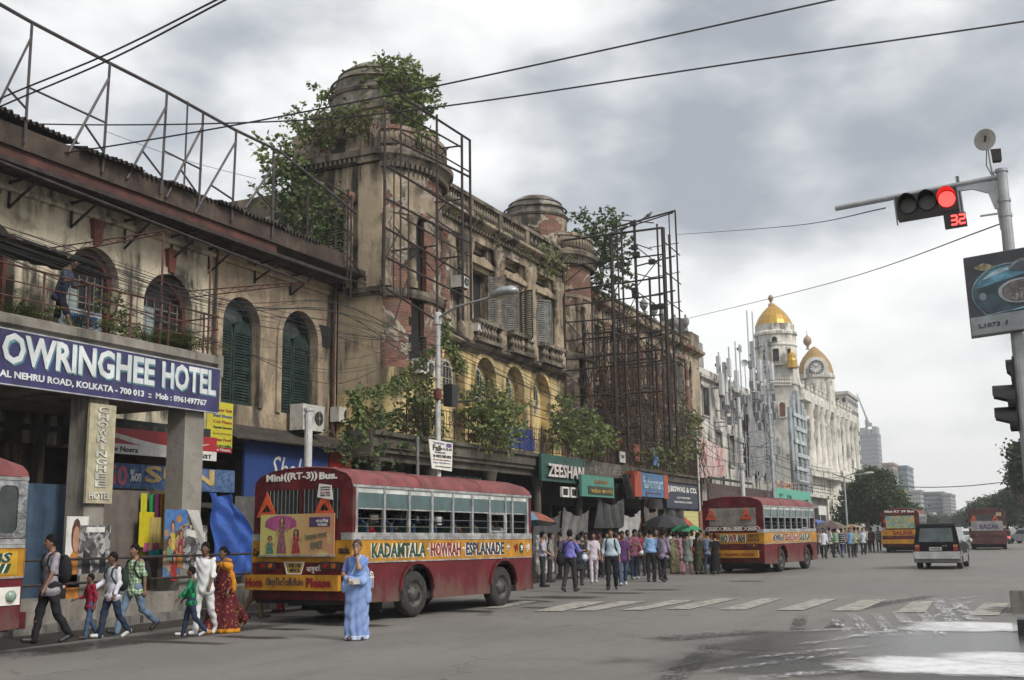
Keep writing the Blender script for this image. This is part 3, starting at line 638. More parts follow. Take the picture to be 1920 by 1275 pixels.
# ---------------------------------------------------------------- the derelict domed building
DT=69.3
sand=plaster('sooty_sandstone_stucco',(.36,.295,.205),(.25,.20,.145),streak=1.0,brick=(.585,(3,1,4)),patch=(.42,.335,.24),gr=.75,soot=.85)
sandb=plaster('broken_stucco_over_brick',(.36,.295,.205),(.255,.205,.15),streak=.65,brick=(.505,(1.5,2,.7)),patch=(.46,.43,.38),gr=.65,soot=.8)
sandc=plaster('smooth_tan_stucco',(.45,.365,.25),(.36,.29,.205),streak=.75,gr=.4,soot=.3)
yell=plaster('yellow_limewash',(.62,.475,.215),(.50,.395,.21),streak=.65,patch=(.52,.43,.28),gr=.45,soot=.4)
mould=plaster('black_streaked_moulding',(.25,.21,.16),(.13,.11,.09),streak=1.0,gr=.8,soot=.85)
domem=plaster('grey_weathered_dome',(.29,.27,.235),(.19,.175,.15),streak=.8,gr=.7,soot=.6)
dz=thing('derelict_building','derelict brick and stucco building with two domed corner bays and shrubs growing from it','building',(XB,YC,.14))
def side(name,mt,x0,x1,z0,z1,proud=0.0,holes=(),th=.3):
 mb=MB(); mb.panel([rect(x0,x1,z0,z1)]+list(holes),FY(YC-proud),-th,0); return mb.build(name,mt,dz)
side('side_wall',yell,XH+.02,XB,4.2,6.38,.02); side('side_wall',sandc,XH+.02,XB,6.38,9.86)
side('side_wall',sand,-26.5,XB,9.86,13.1); side('side_parapet',mould,-27.5,-23.3,13.1,13.9)
side('side_wall',sandc,-23.3,XB,13.1,14.4,.015)
side('ledge',mould,-20.75,XB+.12,9.80,9.98,.14); side('ledge',mould,-20.65,XB+.06,9.70,9.80,.08)
side('corner_pilaster',sandc,-20.35,XB+.01,9.98,14.34,.10)
mb=MB(); mb.lathe([(.17,10),(.17,12.9),(.15,13.0),(.22,13.1),(.25,13.3),(.22,13.4)],(-20.72,YC-.14,0),14); mb.build('column',sandb,dz,smooth=True)
sw_=bpy.data.objects.new('window',None); COL.objects.link(sw_); sw_.parent=dz; WO[sw_.name]=WO[dz.name]
mb=MB(); mb.panel([rect(-22.3,-21.0,9.95,12.7)],FY(YC-.02),0,.02); mb.build('opening',dark,sw_)
lv=mat('bleached_louvre',(.34,.31,.25),.85,var=.35,sc=6)
mb=MB()
for k in range(22):
 z=10.1+k*.1;
 if k in (7,12):continue
 mb.quad((-22.2,YC-.045,z+.07),(-21.05,YC-.045,z+.07+.01*(k%3)),(-21.05,YC-.11,z),(-22.2,YC-.11,z))
mb.build('louvres',lv,sw_,fix=False)
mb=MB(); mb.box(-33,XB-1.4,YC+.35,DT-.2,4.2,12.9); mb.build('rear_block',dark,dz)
mb=MB(); mb.box(-33,XB-.3,YC+.35,DT-.25,12.9,13.2); mb.build('roof_slab',conc,dz)
def bow(yc,hw,proj,zlo,zhi,mt,voids,seed):
 """half-elliptic wall with ragged tall openings; returns wall object"""
 rn=random.Random(seed); NA,dzr=40,.28; mb=MB(); rows=int((zhi-zlo)/dzr)
 def P(i,j):
  a=-pi/2+pi*i/NA; return Vector((XB+proj*cos(a),yc+hw*sin(a),zlo+(zhi-zlo)*j/rows))
 hole=lambda i,j:any(a0+rn.uniform(-2.5,2.5)<-90+180*(i+.5)/NA<a1+rn.uniform(-2.5,2.5)and z0<zlo+(zhi-zlo)*(j+.5)/rows<z1 for a0,a1,z0,z1 in voids)
 idx={}
 def vi(i,j,k):
  if (i,j,k)not in idx:
   p=P(i,j)
   if k:p=Vector((XB+(p.x-XB)*.82-.05,yc+(p.y-yc)*.86,p.z))
   idx[(i,j,k)]=len(mb.v); mb.v.append(p)
  return idx[(i,j,k)]
 H=[[hole(i,j)for j in range(rows)]for i in range(NA)]
 for i in range(NA):
  for j in range(rows):
   if H[i][j]:continue
   mb.f.append([vi(i,j,0),vi(i+1,j,0),vi(i+1,j+1,0),vi(i,j+1,0)]); mb.mi.append(0)
   for (ni,nj,e)in ((i-1,j,((i,j),(i,j+1))),(i+1,j,((i+1,j),(i+1,j+1))),(i,j-1,((i,j),(i+1,j))),(i,j+1,((i,j+1),(i+1,j+1)))):
    if 0<=ni<NA and 0<=nj<rows and H[ni][nj]:
     (a,b),(c,d)=e; mb.f.append([vi(a,b,0),vi(c,d,0),vi(c,d,1),vi(a,b,1)]); mb.mi.append(0)
 o=mb.build('bow_wall',mt,dz)
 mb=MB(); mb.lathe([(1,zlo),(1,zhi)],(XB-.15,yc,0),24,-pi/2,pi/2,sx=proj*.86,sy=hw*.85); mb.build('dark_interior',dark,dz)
 return o
def bowring(yc,hw,proj,prof,mt,name,a0=-pi/2,a1=pi/2,n=36):
 mb=MB(); N=n+1; k=len(prof)
 for q,z in prof:
  for i in range(N):
   a=a0+(a1-a0)*i/n; mb.v.append(Vector((XB+(proj+q)*cos(a),yc+(hw+q)*sin(a),z)))
 for j in range(k):
  for i in range(n):j2=(j+1)%k; mb.f.append([j*N+i,j*N+i+1,j2*N+i+1,j2*N+i]); mb.mi.append(0)
 return mb.build(name,mt,dz)
bays=[(32.72,1.8,.85,[(-38,-12,7.4,12.7)],3),(47.95,1.5,.8,[(-38,-12,6.4,12.3)],8)]
for yc,hw,pj,vo,sd in bays:
 zl=7.2 if sd==3 else 6.4; bow(yc,hw,pj,zl,14.2,sandb,vo,sd); bow(yc,hw,pj,4.5,zl,yell if sd==3 else sand,[],sd)
 bowring(yc,hw,pj,[(-.2,14.15),(.06,14.15),(.10,14.25),(.22,14.32),(.34,14.48),(.44,14.55),(.46,14.72),(.36,14.80),(-.2,14.82)],mould,'bow_cornice')
 bowring(yc,hw,pj,[(-.2,9.62),(.10,9.62),(.16,9.75),(.16,9.90),(-.2,9.95)],mould,'bow_band')
 bowring(yc,hw,pj,[(-.2,12.55),(.07,12.55),(.09,12.7),(-.2,12.72)],sand,'bow_band')
 bowring(yc,hw,pj,[(-.25,14.8),(.12,14.8),(.12,15.5),(.2,15.52),(.2,15.66),(-.25,15.68)],sandb,'bow_parapet')
 mb=MB(); mb.box(-.05,.16,-.06,.06,0,.18); den=mb.mesh('dentil'); den.materials.append(mould)
 for i in range(26):a=-pi/2+pi*(i+.5)/26; link(dz,'dentil',den,dz,(XB+(pj+.1)*cos(a),yc+(hw+.1)*sin(a),14.14),(0,0,a))
 mb=MB(); mb.box(-.03,.07,-.07,.07,0,.42); den=mb.mesh('parapet_rib'); den.materials.append(sand)
 for i in range(22):a=-pi/2+pi*(i+.5)/22; link(dz,'parapet_rib',den,dz,(XB+(pj+.12)*cos(a),yc+(hw+.12)*sin(a),14.98),(0,0,a))
 for ang in (-80,-35,40):
  a=radians(ang); mb=MB(); c=(XB+(pj+.02)*cos(a),yc+(hw+.02)*sin(a),0); mb.lathe([(.20,9.95),(.20,10.2),(.15,10.25),(.135,12.2),(.18,12.3),(.22,12.5)],c,12); mb.build('half_column',sand,dz,smooth=True)
def box_part(name,mt,*a):mb=MB(); mb.box(*a); return mb.build(name,mt,dz)
box_part('attic_block',sandb,-22.35,XB-.12,YC+.06,34.9,14.45,16.45); box_part('attic_block',sand,-23.35,-22.36,YC+.1,34.8,14.45,16.0)
box_part('attic_corner',sandb,-19.95,XB-.02,YC-.02,YC+.9,14.86,16.3)
box_part('attic_coping',mould,-22.45,XB-.05,YC-.02,35.0,16.45,16.6)
side('tower_cornice',mould,-23.5,-20.3,14.40,14.62,.18); side('tower_cornice',mould,-23.6,XB+.15,14.62,14.85,.34); side('tower_cornice',sandb,-20.4,XB+.2,14.40,14.86,.22)
mb=MB(); mb.box(-.05,.05,-.14,.0,0,.17); den=mb.mesh('cornice_bracket'); den.materials.append(mould)
for i in range(16):link(dz,'cornice_bracket',den,dz,(-23.4+i*.2,YC-.17,14.44))
def dome(c,r,zb,zd,zt,lantern=None,op=None):
 mb=MB(); prof=[(r*.97,zb),(r*.97,zd-.1)]; mb.lathe(prof,(c[0],c[1],0),32); mb.build('drum',domem if not op else sand,dz)
 mb=MB(); mb.lathe([(r*.95,zd-.16),(r*1.0,zd-.1),(r*1.03,zd),(r*.98,zd+.06)],(c[0],c[1],0),32); mb.build('drum_ring',mould,dz)
 h=zt-zd; mb=MB(); mb.lathe([(r*.93*cos(a*pi/2/10)**.8 if a<10 else .001,zd+.05+h*sin(a*pi/2/10))for a in range(11)],(c[0],c[1],0),32); mb.build('dome_shell',domem,dz,smooth=True)
 for k in (.33,.62):
  rr=r*cos(math.asin(k)); mb=MB(); mb.lathe([(rr+.0,zd+h*k-.03),(rr+.08,zd+h*k),(rr-.02,zd+h*k+.09)],(c[0],c[1],0),32); mb.build('dome_ring',mould,dz)
d1=PY(706,200,33.0); dome((d1.x,33.0),1.75,16.4,17.55,18.95)
d2=PY(1004,420,48.4); zt2=PY(1004,371,48.4).z; zd2=PY(1004,413,48.4).z; zb2=13.2
dome((d2.x,48.4),1.62,zb2,zd2,zt2,op=1)
mb=MB(); a=radians(-82); R_=1.62*.97; zo0,zo1=PY(985,470,47.2).z-.2,PY(985,437,47.2).z
for k in range(9):
 t0=a-radians(22)+radians(44)*k/8; zz=zo1-.5+.5*sqrt(max(0,1-((k-4)/4)**2))
 mb.v+=[Vector((d2.x+(R_+.012)*cos(t0),48.4+(R_+.012)*sin(t0),zo0)),Vector((d2.x+(R_+.012)*cos(t0),48.4+(R_+.012)*sin(t0),zz))]
for k in range(8):mb.f.append([2*k,2*k+2,2*k+3,2*k+1]); mb.mi.append(0)
mb.build('drum_opening',dark,dz)
mb=MB()
for k in range(9):
 t0=a-radians(27)+radians(54)*k/8; t1=a-radians(22)+radians(44)*k/8; z1_=zo1-.5+.5*sqrt(max(0,1-((k-4)/4)**2))
 mb.v+=[Vector((d2.x+(R_+.02)*cos(t1),48.4+(R_+.02)*sin(t1),z1_)),Vector((d2.x+(R_+.16)*cos(t0),48.4+(R_+.16)*sin(t0),z1_+.06)),Vector((d2.x+(R_+.16)*cos(t0),48.4+(R_+.16)*sin(t0),z1_+.2)),Vector((d2.x+R_*cos(t0),48.4+R_*sin(t0),z1_+.24))]
for k in range(8):
 for q in range(3):mb.f.append([4*k+q,4*k+4+q,4*k+5+q,4*k+1+q]); mb.mi.append(0)
mb.build('hood_mould',mould,dz)
box_part('attic_block',sand,-22.6,XB-.3,46.4,49.6,13.2,15.0)
for p_,q_ in (((642,132),(672,152)),((717,122),(708,140))):
 mb=MB(); mb.tube([PY(*p_,33.4),PY(*q_,33.4)],.05,5); mb.build('rod',rust2,dz)
CY0,CY1=34.6,46.45
WC=(38.05,41.2,44.35); AC2=(35.9,38.45,41.15,43.9)
facade('centre_wall',sand,dz,XB-.02,CY0-.6,CY1+.5,8.95,13.25,[rect(c-.8,c+.8,9.75,12.0)for c in WC]+[rect(c-.85,c+.85,12.62,13.05)for c in WC],th=.3)
facade('arcade_wall',yell,dz,XB+.02,CY0-.6,CY1+.5,4.6,8.75,[arch(c-.92,c+.92,4.75,8.55,14)for c in AC2],th=.38)
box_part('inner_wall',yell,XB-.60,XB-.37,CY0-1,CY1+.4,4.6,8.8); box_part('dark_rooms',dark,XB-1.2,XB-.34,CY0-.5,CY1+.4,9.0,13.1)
ivory=mat('bleached_window_frame',(.40,.38,.32),.75,var=.3)
for c in AC2:
 wdw=bpy.data.objects.new('oval_window',None); COL.objects.link(wdw); wdw.parent=dz; WO[wdw.name]=WO[dz.name]
 fr=FX(XB-.36); el=lambda k,n=24:[(c+.52*k*cos(2*pi*i/n),7.45+.74*k*sin(2*pi*i/n))for i in range(n)]
 mb=MB(); mb.panel([el(1.0),el(.86)[::-1]],fr,0,.07); mb.build('frame',ivory,wdw)
 mb=MB(); mb.panel([el(.9)],fr,0,.02); mb.build('pane',mat('black_glass',(.012,.014,.016),.15),wdw)
 mb=MB()
 for k in (-.25,0,.25):mb.beam((XB-.32,c+k,7.45-.6),(XB-.32,c+k,7.45+.6),.025)
 for k in (-.45,0,.45):mb.beam((XB-.32,c-.42,7.45+k),(XB-.32,c+.42,7.45+k),.025)
 mb.build('glazing_bars',ivory,wdw)
 o_=arch(c-1.12,c+1.12,7.2,8.74,14); i_=arch(c-.92,c+.92,7.2,8.55,14)
 if c>36:mb=MB(); mb.panel([o_[1:]+[o_[0]]+(i_[1:]+[i_[0]])[::-1]],FX(XB+.02),0,.10); mb.build('arch_moulding',yell,dz)
 for s_ in (-1.02,1.02):
  mb=MB(); mb.lathe([(.13,4.65),(.13,4.9),(.10,5.0),(.09,7.0),(.14,7.1),(.17,7.28)],(XB+.09,c+s_,0),10)
  if c>36:mb.build('column',yell,dz,smooth=True)
band('storey_cornice',mould,dz,XB,CY0-.9,CY1,8.6,[(-.1,0),(.08,.0),(.16,.12),(.34,.16),(.42,.24),(.42,.34),(-.1,.38)])
band('entablature',sand,dz,XB,CY0,CY1,13.1,[(-.2,0),(.14,0),(.14,.28),(.10,.30),(.12,.5),(.26,.56),(.45,.66),(.52,.72),(.52,.84),(-.2,.90)])
mb=MB(); mb.box(0,.16,-.05,.05,0,.14); den=mb.mesh('dentil'); den.materials.append(mould)
for i in range(46):link(dz,'dentil',den,dz,(XB+.14,CY0+.12+i*.257,13.46))
def baluster_mesh(name,h,r,mt):
 mb=MB(); mb.lathe([(r*.9,0),(r*.9,h*.1),(r*.45,h*.18),(r,h*.45),(r*.5,h*.75),(r*.55,h*.82),(r*.9,h*.9),(r*.9,h)],n=8); me=mb.mesh(name); me.materials.append(mt); return me
bal=baluster_mesh('baluster',.62,.095,mould)
box_part('balustrade_base',mould,XB-.1,XB+.22,CY0,CY1,13.99,14.12)
rn=random.Random(2)
for i in range(53):
 y=CY0+.12+i*.222
 if i%12==11:box_part('balustrade_pier',mould,XB-.1,XB+.22,y-.16,y+.16,14.12,14.85)
 elif rn.random()>.12:link(dz,'baluster',bal,dz,(XB+.06,y,14.12),(rn.uniform(-.04,.04),rn.uniform(-.04,.04),0))
box_part('balustrade_rail',mould,XB-.12,XB+.24,CY0-.05,CY1-.1,14.74,14.9)
shut_w=mat('weathered_white_louvre',(.17,.165,.15),.85,var=.5,sc=4,dirt=(.10,.09,.075)); shut_g=mat('faded_green_louvre',(.09,.115,.105),.8,var=.35,sc=5)
fat=baluster_mesh('fat_baluster',.62,.15,mould)
for j,c in enumerate(WC):
 wdw=bpy.data.objects.new('window',None); COL.objects.link(wdw); wdw.parent=dz; WO[wdw.name]=WO[dz.name]
 mb=MB(); mb.panel([rect(c-.95,c+.95,9.75,12.15),rect(c-.78,c+.78,9.76,11.98)],FX(XB-.02),-.1,.1); mb.build('frame',sand,wdw)
 mb=MB(); mb.panel([rect(c-.78,c-.70,9.77,11.95),rect(c-.779,c-.701,9.78,11.94)][:1]+[],FX(XB-.3),0,.06); mb.build('jamb',ivory,wdw)
 mb=MB(); mb.panel([[(c-1.1,12.15),(c+1.1,12.15),(c+1.1,12.27),(c,12.55),(c-1.1,12.27)]],FX(XB),-.05,.28); mb.build('pediment',sand,wdw)
 def leaf(hy,wdt,ang,mt,z0=9.8,z1=11.9):
  s=sin(ang); co=cos(ang); o0=Vector((XB+.05,hy,0)); U=Vector((s,co,0)); V=Vector((0,0,1)); N=U.cross(V)
  mb=MB(); mb.panel([rect(0,wdt,z0,z1),rect(.06,wdt-.06,z0+.08,z1-.08)],(o0,U,V,N),-.02,.02); sh_=mb.build('shutter',mt,wdw)
  mb=MB()
  for k in range(20):
   z=z0+.1+(z1-z0-.2)*k/20; a_=o0+U*.06+V*(z+.08)-N*.015; b_=o0+U*(wdt-.06)+V*(z+.08)-N*.015; mb.quad(a_,b_,b_-V*.07+N*.03,a_-V*.07+N*.03)
  mb.build('louvres',mt,sh_,fix=False)
 if j==0:leaf(c+.76,.72,radians(68),shut_w)
 if j==1:leaf(c-.76,.55,radians(62),shut_w); leaf(c+.78,.74,radians(112),shut_g)
 if j==2:leaf(c-.78,.74,radians(38),shut_w); leaf(c+.06,.70,radians(8),shut_g)
 box_part('balcony_slab',mould,XB-.05,XB+.62,c-1.15,c+1.15,8.97,9.09)
 for k in [q for q in range(8)if (q*5+j*3)%7!=2]:link(dz,'fat_baluster',fat,dz,(XB+.46,c-.98+k*.28,9.09),(rn.uniform(-.05,.05),rn.uniform(-.08,.08),0))
 box_part('balcony_rail',mould,XB+.30,XB+.64,c-1.15,c+(1.15 if j!=1 else .6),9.71,9.86)
for y in (35.1,36.45,37.0,39.5,39.85,42.62,43.0,45.7,46.15):
 mb=MB(); mb.lathe([(.24,9.0),(.24,9.6),(.18,9.7),(.155,12.4),(.19,12.5),(.25,12.75),(.25,13.1)],(XB+.12,y,0),12); mb.build('column',sandb if int(y*10)%3==0 else sand,dz,smooth=True)
WW=(51.0,53.4+.3,56.4,59.4,62.4,65.4)
facade('wing_wall',sandb,dz,XB-.04,49.3,DT,4.6,13.2,[rect(c-.75,c+.75,9.3,12.0)for c in WW]+[rect(c-.8,c+.8,4.9,7.9)for c in WW],th=.5)
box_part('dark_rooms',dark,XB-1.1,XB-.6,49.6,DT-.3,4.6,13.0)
band('storey_cornice',mould,dz,XB,49.4,DT+.1,8.45,[(-.1,0),(.10,.0),(.2,.14),(.35,.18),(.4,.32),(-.1,.38)])
band('entablature',sand,dz,XB,49.4,DT+.3,12.3,[(-.2,0),(.14,0),(.14,.28),(.12,.5),(.26,.56),(.55,.68),(.6,.84),(-.2,.90)])
facade('wing_parapet',sand,dz,XB+.1,49.5,DT,13.2,13.72,[],th=.3); box_part('parapet_coping',mould,XB-.25,XB+.2,49.5,DT+.05,13.72,13.84)
for c in WW:
 for z0,z1 in ((9.3,12.0),(4.9,7.9)):
  wdw=bpy.data.objects.new('window',None); COL.objects.link(wdw); wdw.parent=dz; WO[wdw.name]=WO[dz.name]
  mb=MB(); mb.panel([rect(c-.95,c+.95,z0-.1,z1+.2),rect(c-.76,c+.76,z0,z1)],FX(XB-.04),-.05,.10); mb.build('frame',sand,wdw)
  if int(c*3+z0)%2:shutter_leaf(shut_g,wdw,XB-.2,c-.74,c-.02,z0+.02,z1-.04,False); shutter_leaf(shut_g,wdw,XB-.2,c+.02,c+.74,z0+.02,z1-.04,False)
  mb=MB(); mb.panel([[(c-1.0,z1+.2),(c+1.0,z1+.2),(c+1.0,z1+.3),(c-1.0,z1+.3)]],FX(XB),0,.22); mb.build('hood',mould,wdw)
 for s_ in (-1.3,1.35):
  mb=MB(); mb.lathe([(.2,8.85),(.2,9.2),(.15,9.3),(.13,11.6),(.2,11.9),(.22,12.3)],(XB+.1,c+s_,0),10); mb.build('column',sandb,dz,smooth=True)
box_part('end_pilaster',sand,XB-.1,XB+.22,67.3,DT-.02,4.6,12.3); box_part('end_block',mould,XB-.3,XB+.28,67.4,DT+.02,13.2,14.25)
urn=MB(); urn.lathe([(.16,0),(.16,.12),(.06,.2),(.09,.3),(.23,.5),(.25,.7),(.16,.85),(.07,.95),(.08,1.05),(.001,1.15)],n=12); urn_m=urn.mesh('urn'); urn_m.materials.append(mat('lichen_grey_stone',(.21,.21,.19),.9,var=.4,sc=4,bump=.3))
for px,py in ((1207,575),(1226,590),(1243,598),(1266,620),(1287,640)):y=PX(px,py,XB).y; link(dz,'urn',urn_m,dz,(XB,y,13.84 if y<67.3 else 14.25))
SY0,SY1=26.3,59.5
sootc=plaster('mossy_black_concrete',(.13,.115,.095),(.07,.062,.05),streak=.9,gr=.8)
box_part('balcony_slab',sootc,-17.7,XS-.1,SY0,YC-.02,4.2,4.55); box_part('balcony_slab',sootc,XB+.03,XS-.1,YC-.018,SY1,4.2,4.55)
box_part('slab_end',sootc,-17.72,XS-.02,SY0-.03,SY0+.2,3.85,4.62)
band('slab_edge',sootc,dz,XS-.1,SY0,SY1,4.0,[(-.2,0),(.02,0),(.02,.1),(.1,.14),(.1,.42),(.2,.47),(.2,.60),(-.2,.63)])
band('slab_beam',sootc,dz,XS-.35,SY0,SY1,3.78,[(-.2,0),(.12,0),(.12,.22),(-.2,.22)])
for y in (26.9,30.3,34.4,38.4,42.6,46.8,51,55.2,59):
 mb=MB(); mb.lathe([(.24,.1),(.24,.6),(.17,.65),(.15,3.3),(.2,3.4),(.26,3.78)],(XS-.35,y,0),10); mb.build('pillar',sootc,dz,smooth=True)
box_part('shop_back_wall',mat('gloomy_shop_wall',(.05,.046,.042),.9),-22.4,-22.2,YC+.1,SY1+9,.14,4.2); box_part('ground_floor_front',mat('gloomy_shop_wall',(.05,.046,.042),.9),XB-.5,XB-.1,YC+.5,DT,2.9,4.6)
box_part('ground_floor_end',sand,XB-6,XB,DT-.3,DT-.02,.1,13.1)
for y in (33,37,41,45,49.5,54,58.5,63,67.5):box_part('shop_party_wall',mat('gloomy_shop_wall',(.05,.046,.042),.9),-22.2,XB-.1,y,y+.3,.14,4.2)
def scroll(mb,cu,cv,r,turns,s=1,a0=0,n=22,X=0.0):
 pts=[(X,cu+s*r*(1-i/n*.85)*cos(a0+turns*2*pi*i/n),cv+r*(1-i/n*.85)*sin(a0+turns*2*pi*i/n))for i in range(n+1)]; mb.tube(pts,.011,4,cap=False)
mb=MB(); wrought=mat('rusty_wrought_iron',(.055,.03,.022),.85,.1,var=.5)
for z in (.08,.50,.92):mb.tube([(0,0,z),(0,1.0,z)],.014,4)
for i in range(5):mb.tube([(0,.1+i*.2,.08),(0,.1+i*.2,.92)],.009,4)
for cu,s in ((.27,1),(.73,-1)):
 scroll(mb,cu,.70,.19,1.4,s,pi/2,16); scroll(mb,cu,.29,.19,1.4,s,-pi/2,16); scroll(mb,cu+.0,.5,.12,1.2,-s,0,12)
rp_m=mb.mesh('railing_panel'); rp_m.materials.append(wrought)
mb=MB(); mb.tube([(0,0,0),(0,0,1.05)],.025,6); rpost=mb.mesh('railing_post'); rpost.materials.append(wrought)
for i in range(31):
 y=28.2+i*1.0; link(dz,'railing_panel',rp_m,dz,(XS-.02,y,4.62),(rn.uniform(-.01,.01),rn.uniform(-.03,.03),0)); link(dz,'railing_post',rpost,dz,(XS-.02,y,4.6))
def cloth(name,label,mt,u0,u1,v0,v1,fr,fold=.05,nf=5,seed=0,cat='cloth',nu=24,nv=10,slant=0.0,group=None,hang=0.0):
 rn=random.Random(seed); mb=MB(); o,U,V,N=[Vector(x)for x in fr]; ph=rn.uniform(0,6)
 for j in range(nv+1):
  for i in range(nu+1):
   a=i/nu; b=j/nv; d=fold*(sin(a*nf*2*pi+ph+b*1.3)+.5*sin(a*nf*4.3*pi+ph*2+b*2.2))*(.35+.65*(1-b)); sg_=hang*(4*a*(1-a))*b
   mb.v.append(o+U*(u0+(u1-u0)*a+slant*(1-b))+V*(v0+(v1-v0)*b-sg_)+N*(d+.02*rn.uniform(-1,1)*fold*4))
 n=nu+1
 for j in range(nv):
  for i in range(nu):mb.f.append([j*n+i,j*n+i+1,(j+1)*n+i+1,(j+1)*n+i]); mb.mi.append(0)
 return tag(mb.build(name,mt,None,smooth=True),label,cat,group)
blue_tarp=mat('blue_tarpaulin',(.022,.085,.36),.45,var=.3,sc=5,bump=.2,bsc=8)
cloth('balcony_cloth','crumpled blue cloth hung inside the ornate balcony railing',blue_tarp,35.2,37.9,4.7,5.5,FX(XS-.25),.06,6,3)
cloth('hanging_laundry','pink towel drying on the far balcony rail',fabric('laundry_pink',(.45,.17,.15)),48.6,49.4,4.9,5.7,FX(XS+.05),.04,3,4,'laundry')
cloth('hanging_laundry','light blue shirt cloth drying on the far balcony rail',fabric('laundry_blue',(.12,.22,.38)),51.5,52.3,4.8,5.7,FX(XS+.05),.05,3,5,'laundry')
p=PX(907,572,XB+.2); ac_unit('small white air conditioner under the bay beside the first shuttered window',(XB+.1,37.2,9.35),.55,.42,.45,group='small wall air conditioners on the derelict facade')
ac_unit('white air conditioner in the upper wall just right of the broken tower bay',(XB+.05,35.9,10.85),.5,.45,.5)
p=PX(801,668,XB+1.3); ac_unit('pair of pale air conditioner boxes set in the foot of the tall tower opening',(XB+.75,32.0,7.0),.9,.5,.4,fans=2)
def board(label,a,b,X,mt,words,dirn=None,th=.10,name='shop_sign',frame=None,cat='sign'):
 """a = top-left, b = bottom-right of the board as sighted, standing on plane X"""
 p,q=PX(*a,X),PX(*b,X); o=thing(name,label,cat,(X,(p.y+q.y)/2,q.z)); fr=FX(X)
 mb=MB(); mb.panel([rect(p.y,q.y,q.z,p.z)],fr,-th,0); mb.build('board',mt,o)
 if frame:
  mb=MB(); f=.05; mb.panel([rect(p.y-f,q.y+f,q.z-f,p.z+f),rect(p.y+.02,q.y-.02,q.z+.02,p.z-.02)],fr,-.03,.03); mb.build('frame',frame,o)
 W_=q.y-p.y; H_=p.z-q.z
 for w in words:
  s_,c_,u0,u1,v0,v1=w[:6]; kw=w[6]if len(w)>6 else {}
  letters(s_,fr,p.y+W_*u0,p.y+W_*u1,q.z+H_*v0,q.z+H_*v1,c_,o,**kw)
 return o,p,q,fr
dgreen=mat('dark_green_board',(.018,.075,.055),.55,var=.3,sc=3); jade=mat('jade_board',(.055,.20,.15),.55,var=.2); olive=mat('dark_olive_panel',(.03,.035,.025),.6); navy2=mat('blue_black_board',(.018,.02,.045),.5,var=.2)
pinkw=mat('pinkish_white_letters',(.52,.46,.44),.6); gold=mat('gold_lettering',(.35,.24,.05),.6); skyb=mat('dull_blue_board',(.055,.13,.25),.55,var=.2); rust_o=mat('orange_red_panel',(.32,.055,.022),.6,var=.2); paleb=mat('pale_blue_letters',(.33,.45,.55),.6)
o,p,q,fr=board('dark green board with slanting raised pinkish ZEESHAN letters on the balcony edge',(1015,850),(1094,908),XS+.25,dgreen,[('ZEESHAN',mat('letter_shadow_black',(.015,.02,.018)),.10,.98,.12,.62,dict(shear=.15,w=.05,bold=.03,name='letter_shadow')),('ZEESHAN',pinkw,.08,.96,.16,.66,dict(shear=.15,w=.10,bold=.02,ext=.02))])
board('jade green shop board with value world in gold on a dark panel',(1090,889),(1152,934),XS+.5,jade,[('value world',gold,.24,.90,.19,.42,dict(w=.05,bold=.02)),('READY MADE',mat('dull_orange',(.30,.14,.05)),.38,.80,.62,.80,dict(bold=.01))])
p,q=PX(1090,889,XS+.5),PX(1152,934,XS+.5); o=[x for x in COL.objects if x.get('label','').startswith('jade green shop')][0]
mb=MB(); mb.panel([rect(p.y+(q.y-p.y)*.18,p.y+(q.y-p.y)*.94,q.z+(p.z-q.z)*.12,q.z+(p.z-q.z)*.50)],FX(XS+.5),0,.03); mb.build('dark_panel',olive,o)
o,p,q,fr=board('blue shop board with red side panels and tall pale fashion lettering',(1190,884),(1250,934),XS+.5,skyb,[('fashionmart',paleb,.24,.88,.34,.86,dict(w=.02)),('ready made garments',mat('dark_red_ink',(.2,.02,.03)),.32,.82,.12,.20,{})],th=.5)
for u0,u1 in ((-.02,.18),(.92,1.06)):mb=MB(); W_=q.y-p.y; mb.panel([rect(p.y+W_*u0,p.y+W_*u1,q.z-.03,p.z+.03)],fr,-.52,.02); mb.build('side_panel',rust_o,o)
board('blue black shop board with white J. BISWAS and two lines of small print',(1249,905),(1309,955),XS+.4,navy2,[('J.BISWAS & CO.',wh,.04,.97,.60,.90,dict(bold=.03)),('CLOTH MERCHANT',wh,.30,.74,.40,.48,{}),('READYMADE & HOSIERY',wh,.22,.80,.22,.30,{})])
board('long faded wall board with peeling letters between the green boards',(1094,862),(1190,900),XS+.14,mat('peeling_brown_board',(.11,.10,.08),.9,var=.5,sc=3,bump=.3,dirt=(.05,.045,.04)),[('HOTEL',mat('peeling_letters',(.19,.175,.15),.9,var=.5,sc=6),.1,.75,.2,.75,{})])
board('dark blue board with a white phone number above the nearest bus',(830,888),(905,905),XS-1.2,mat('night_blue_board',(.02,.035,.075),.6),[('033-2212-9724',wh,.3,.95,.35,.75,{})])
p=PX(1060,915,XS); lo_=thing('hanging_light_box','pair of small white framed light boxes hanging under the ZEESHAN board','light box',(XS+.2,p.y,3.1))
for dy in (-.45,.45):
 mb=MB(); mb.panel([rect(p.y+dy-.33,p.y+dy+.33,3.02,3.42),rect(p.y+dy-.26,p.y+dy+.26,3.09,3.35)],FX(XS+.2),-.1,0); mb.build('frame',wh,lo_); mb=MB(); mb.panel([rect(p.y+dy-.27,p.y+dy+.27,3.08,3.36)],FX(XS+.2),-.08,-.02); mb.build('face',dark,lo_)
cloth('tarpaulin','black plastic sheet bunched between the jade and blue boards',mat('black_plastic',(.02,.02,.022),.35,var=.4,bump=.3,bsc=5),46.1,48.6,3.1,4.2,FX(XS+.35),.18,3,9,'tarpaulin',slant=.5)
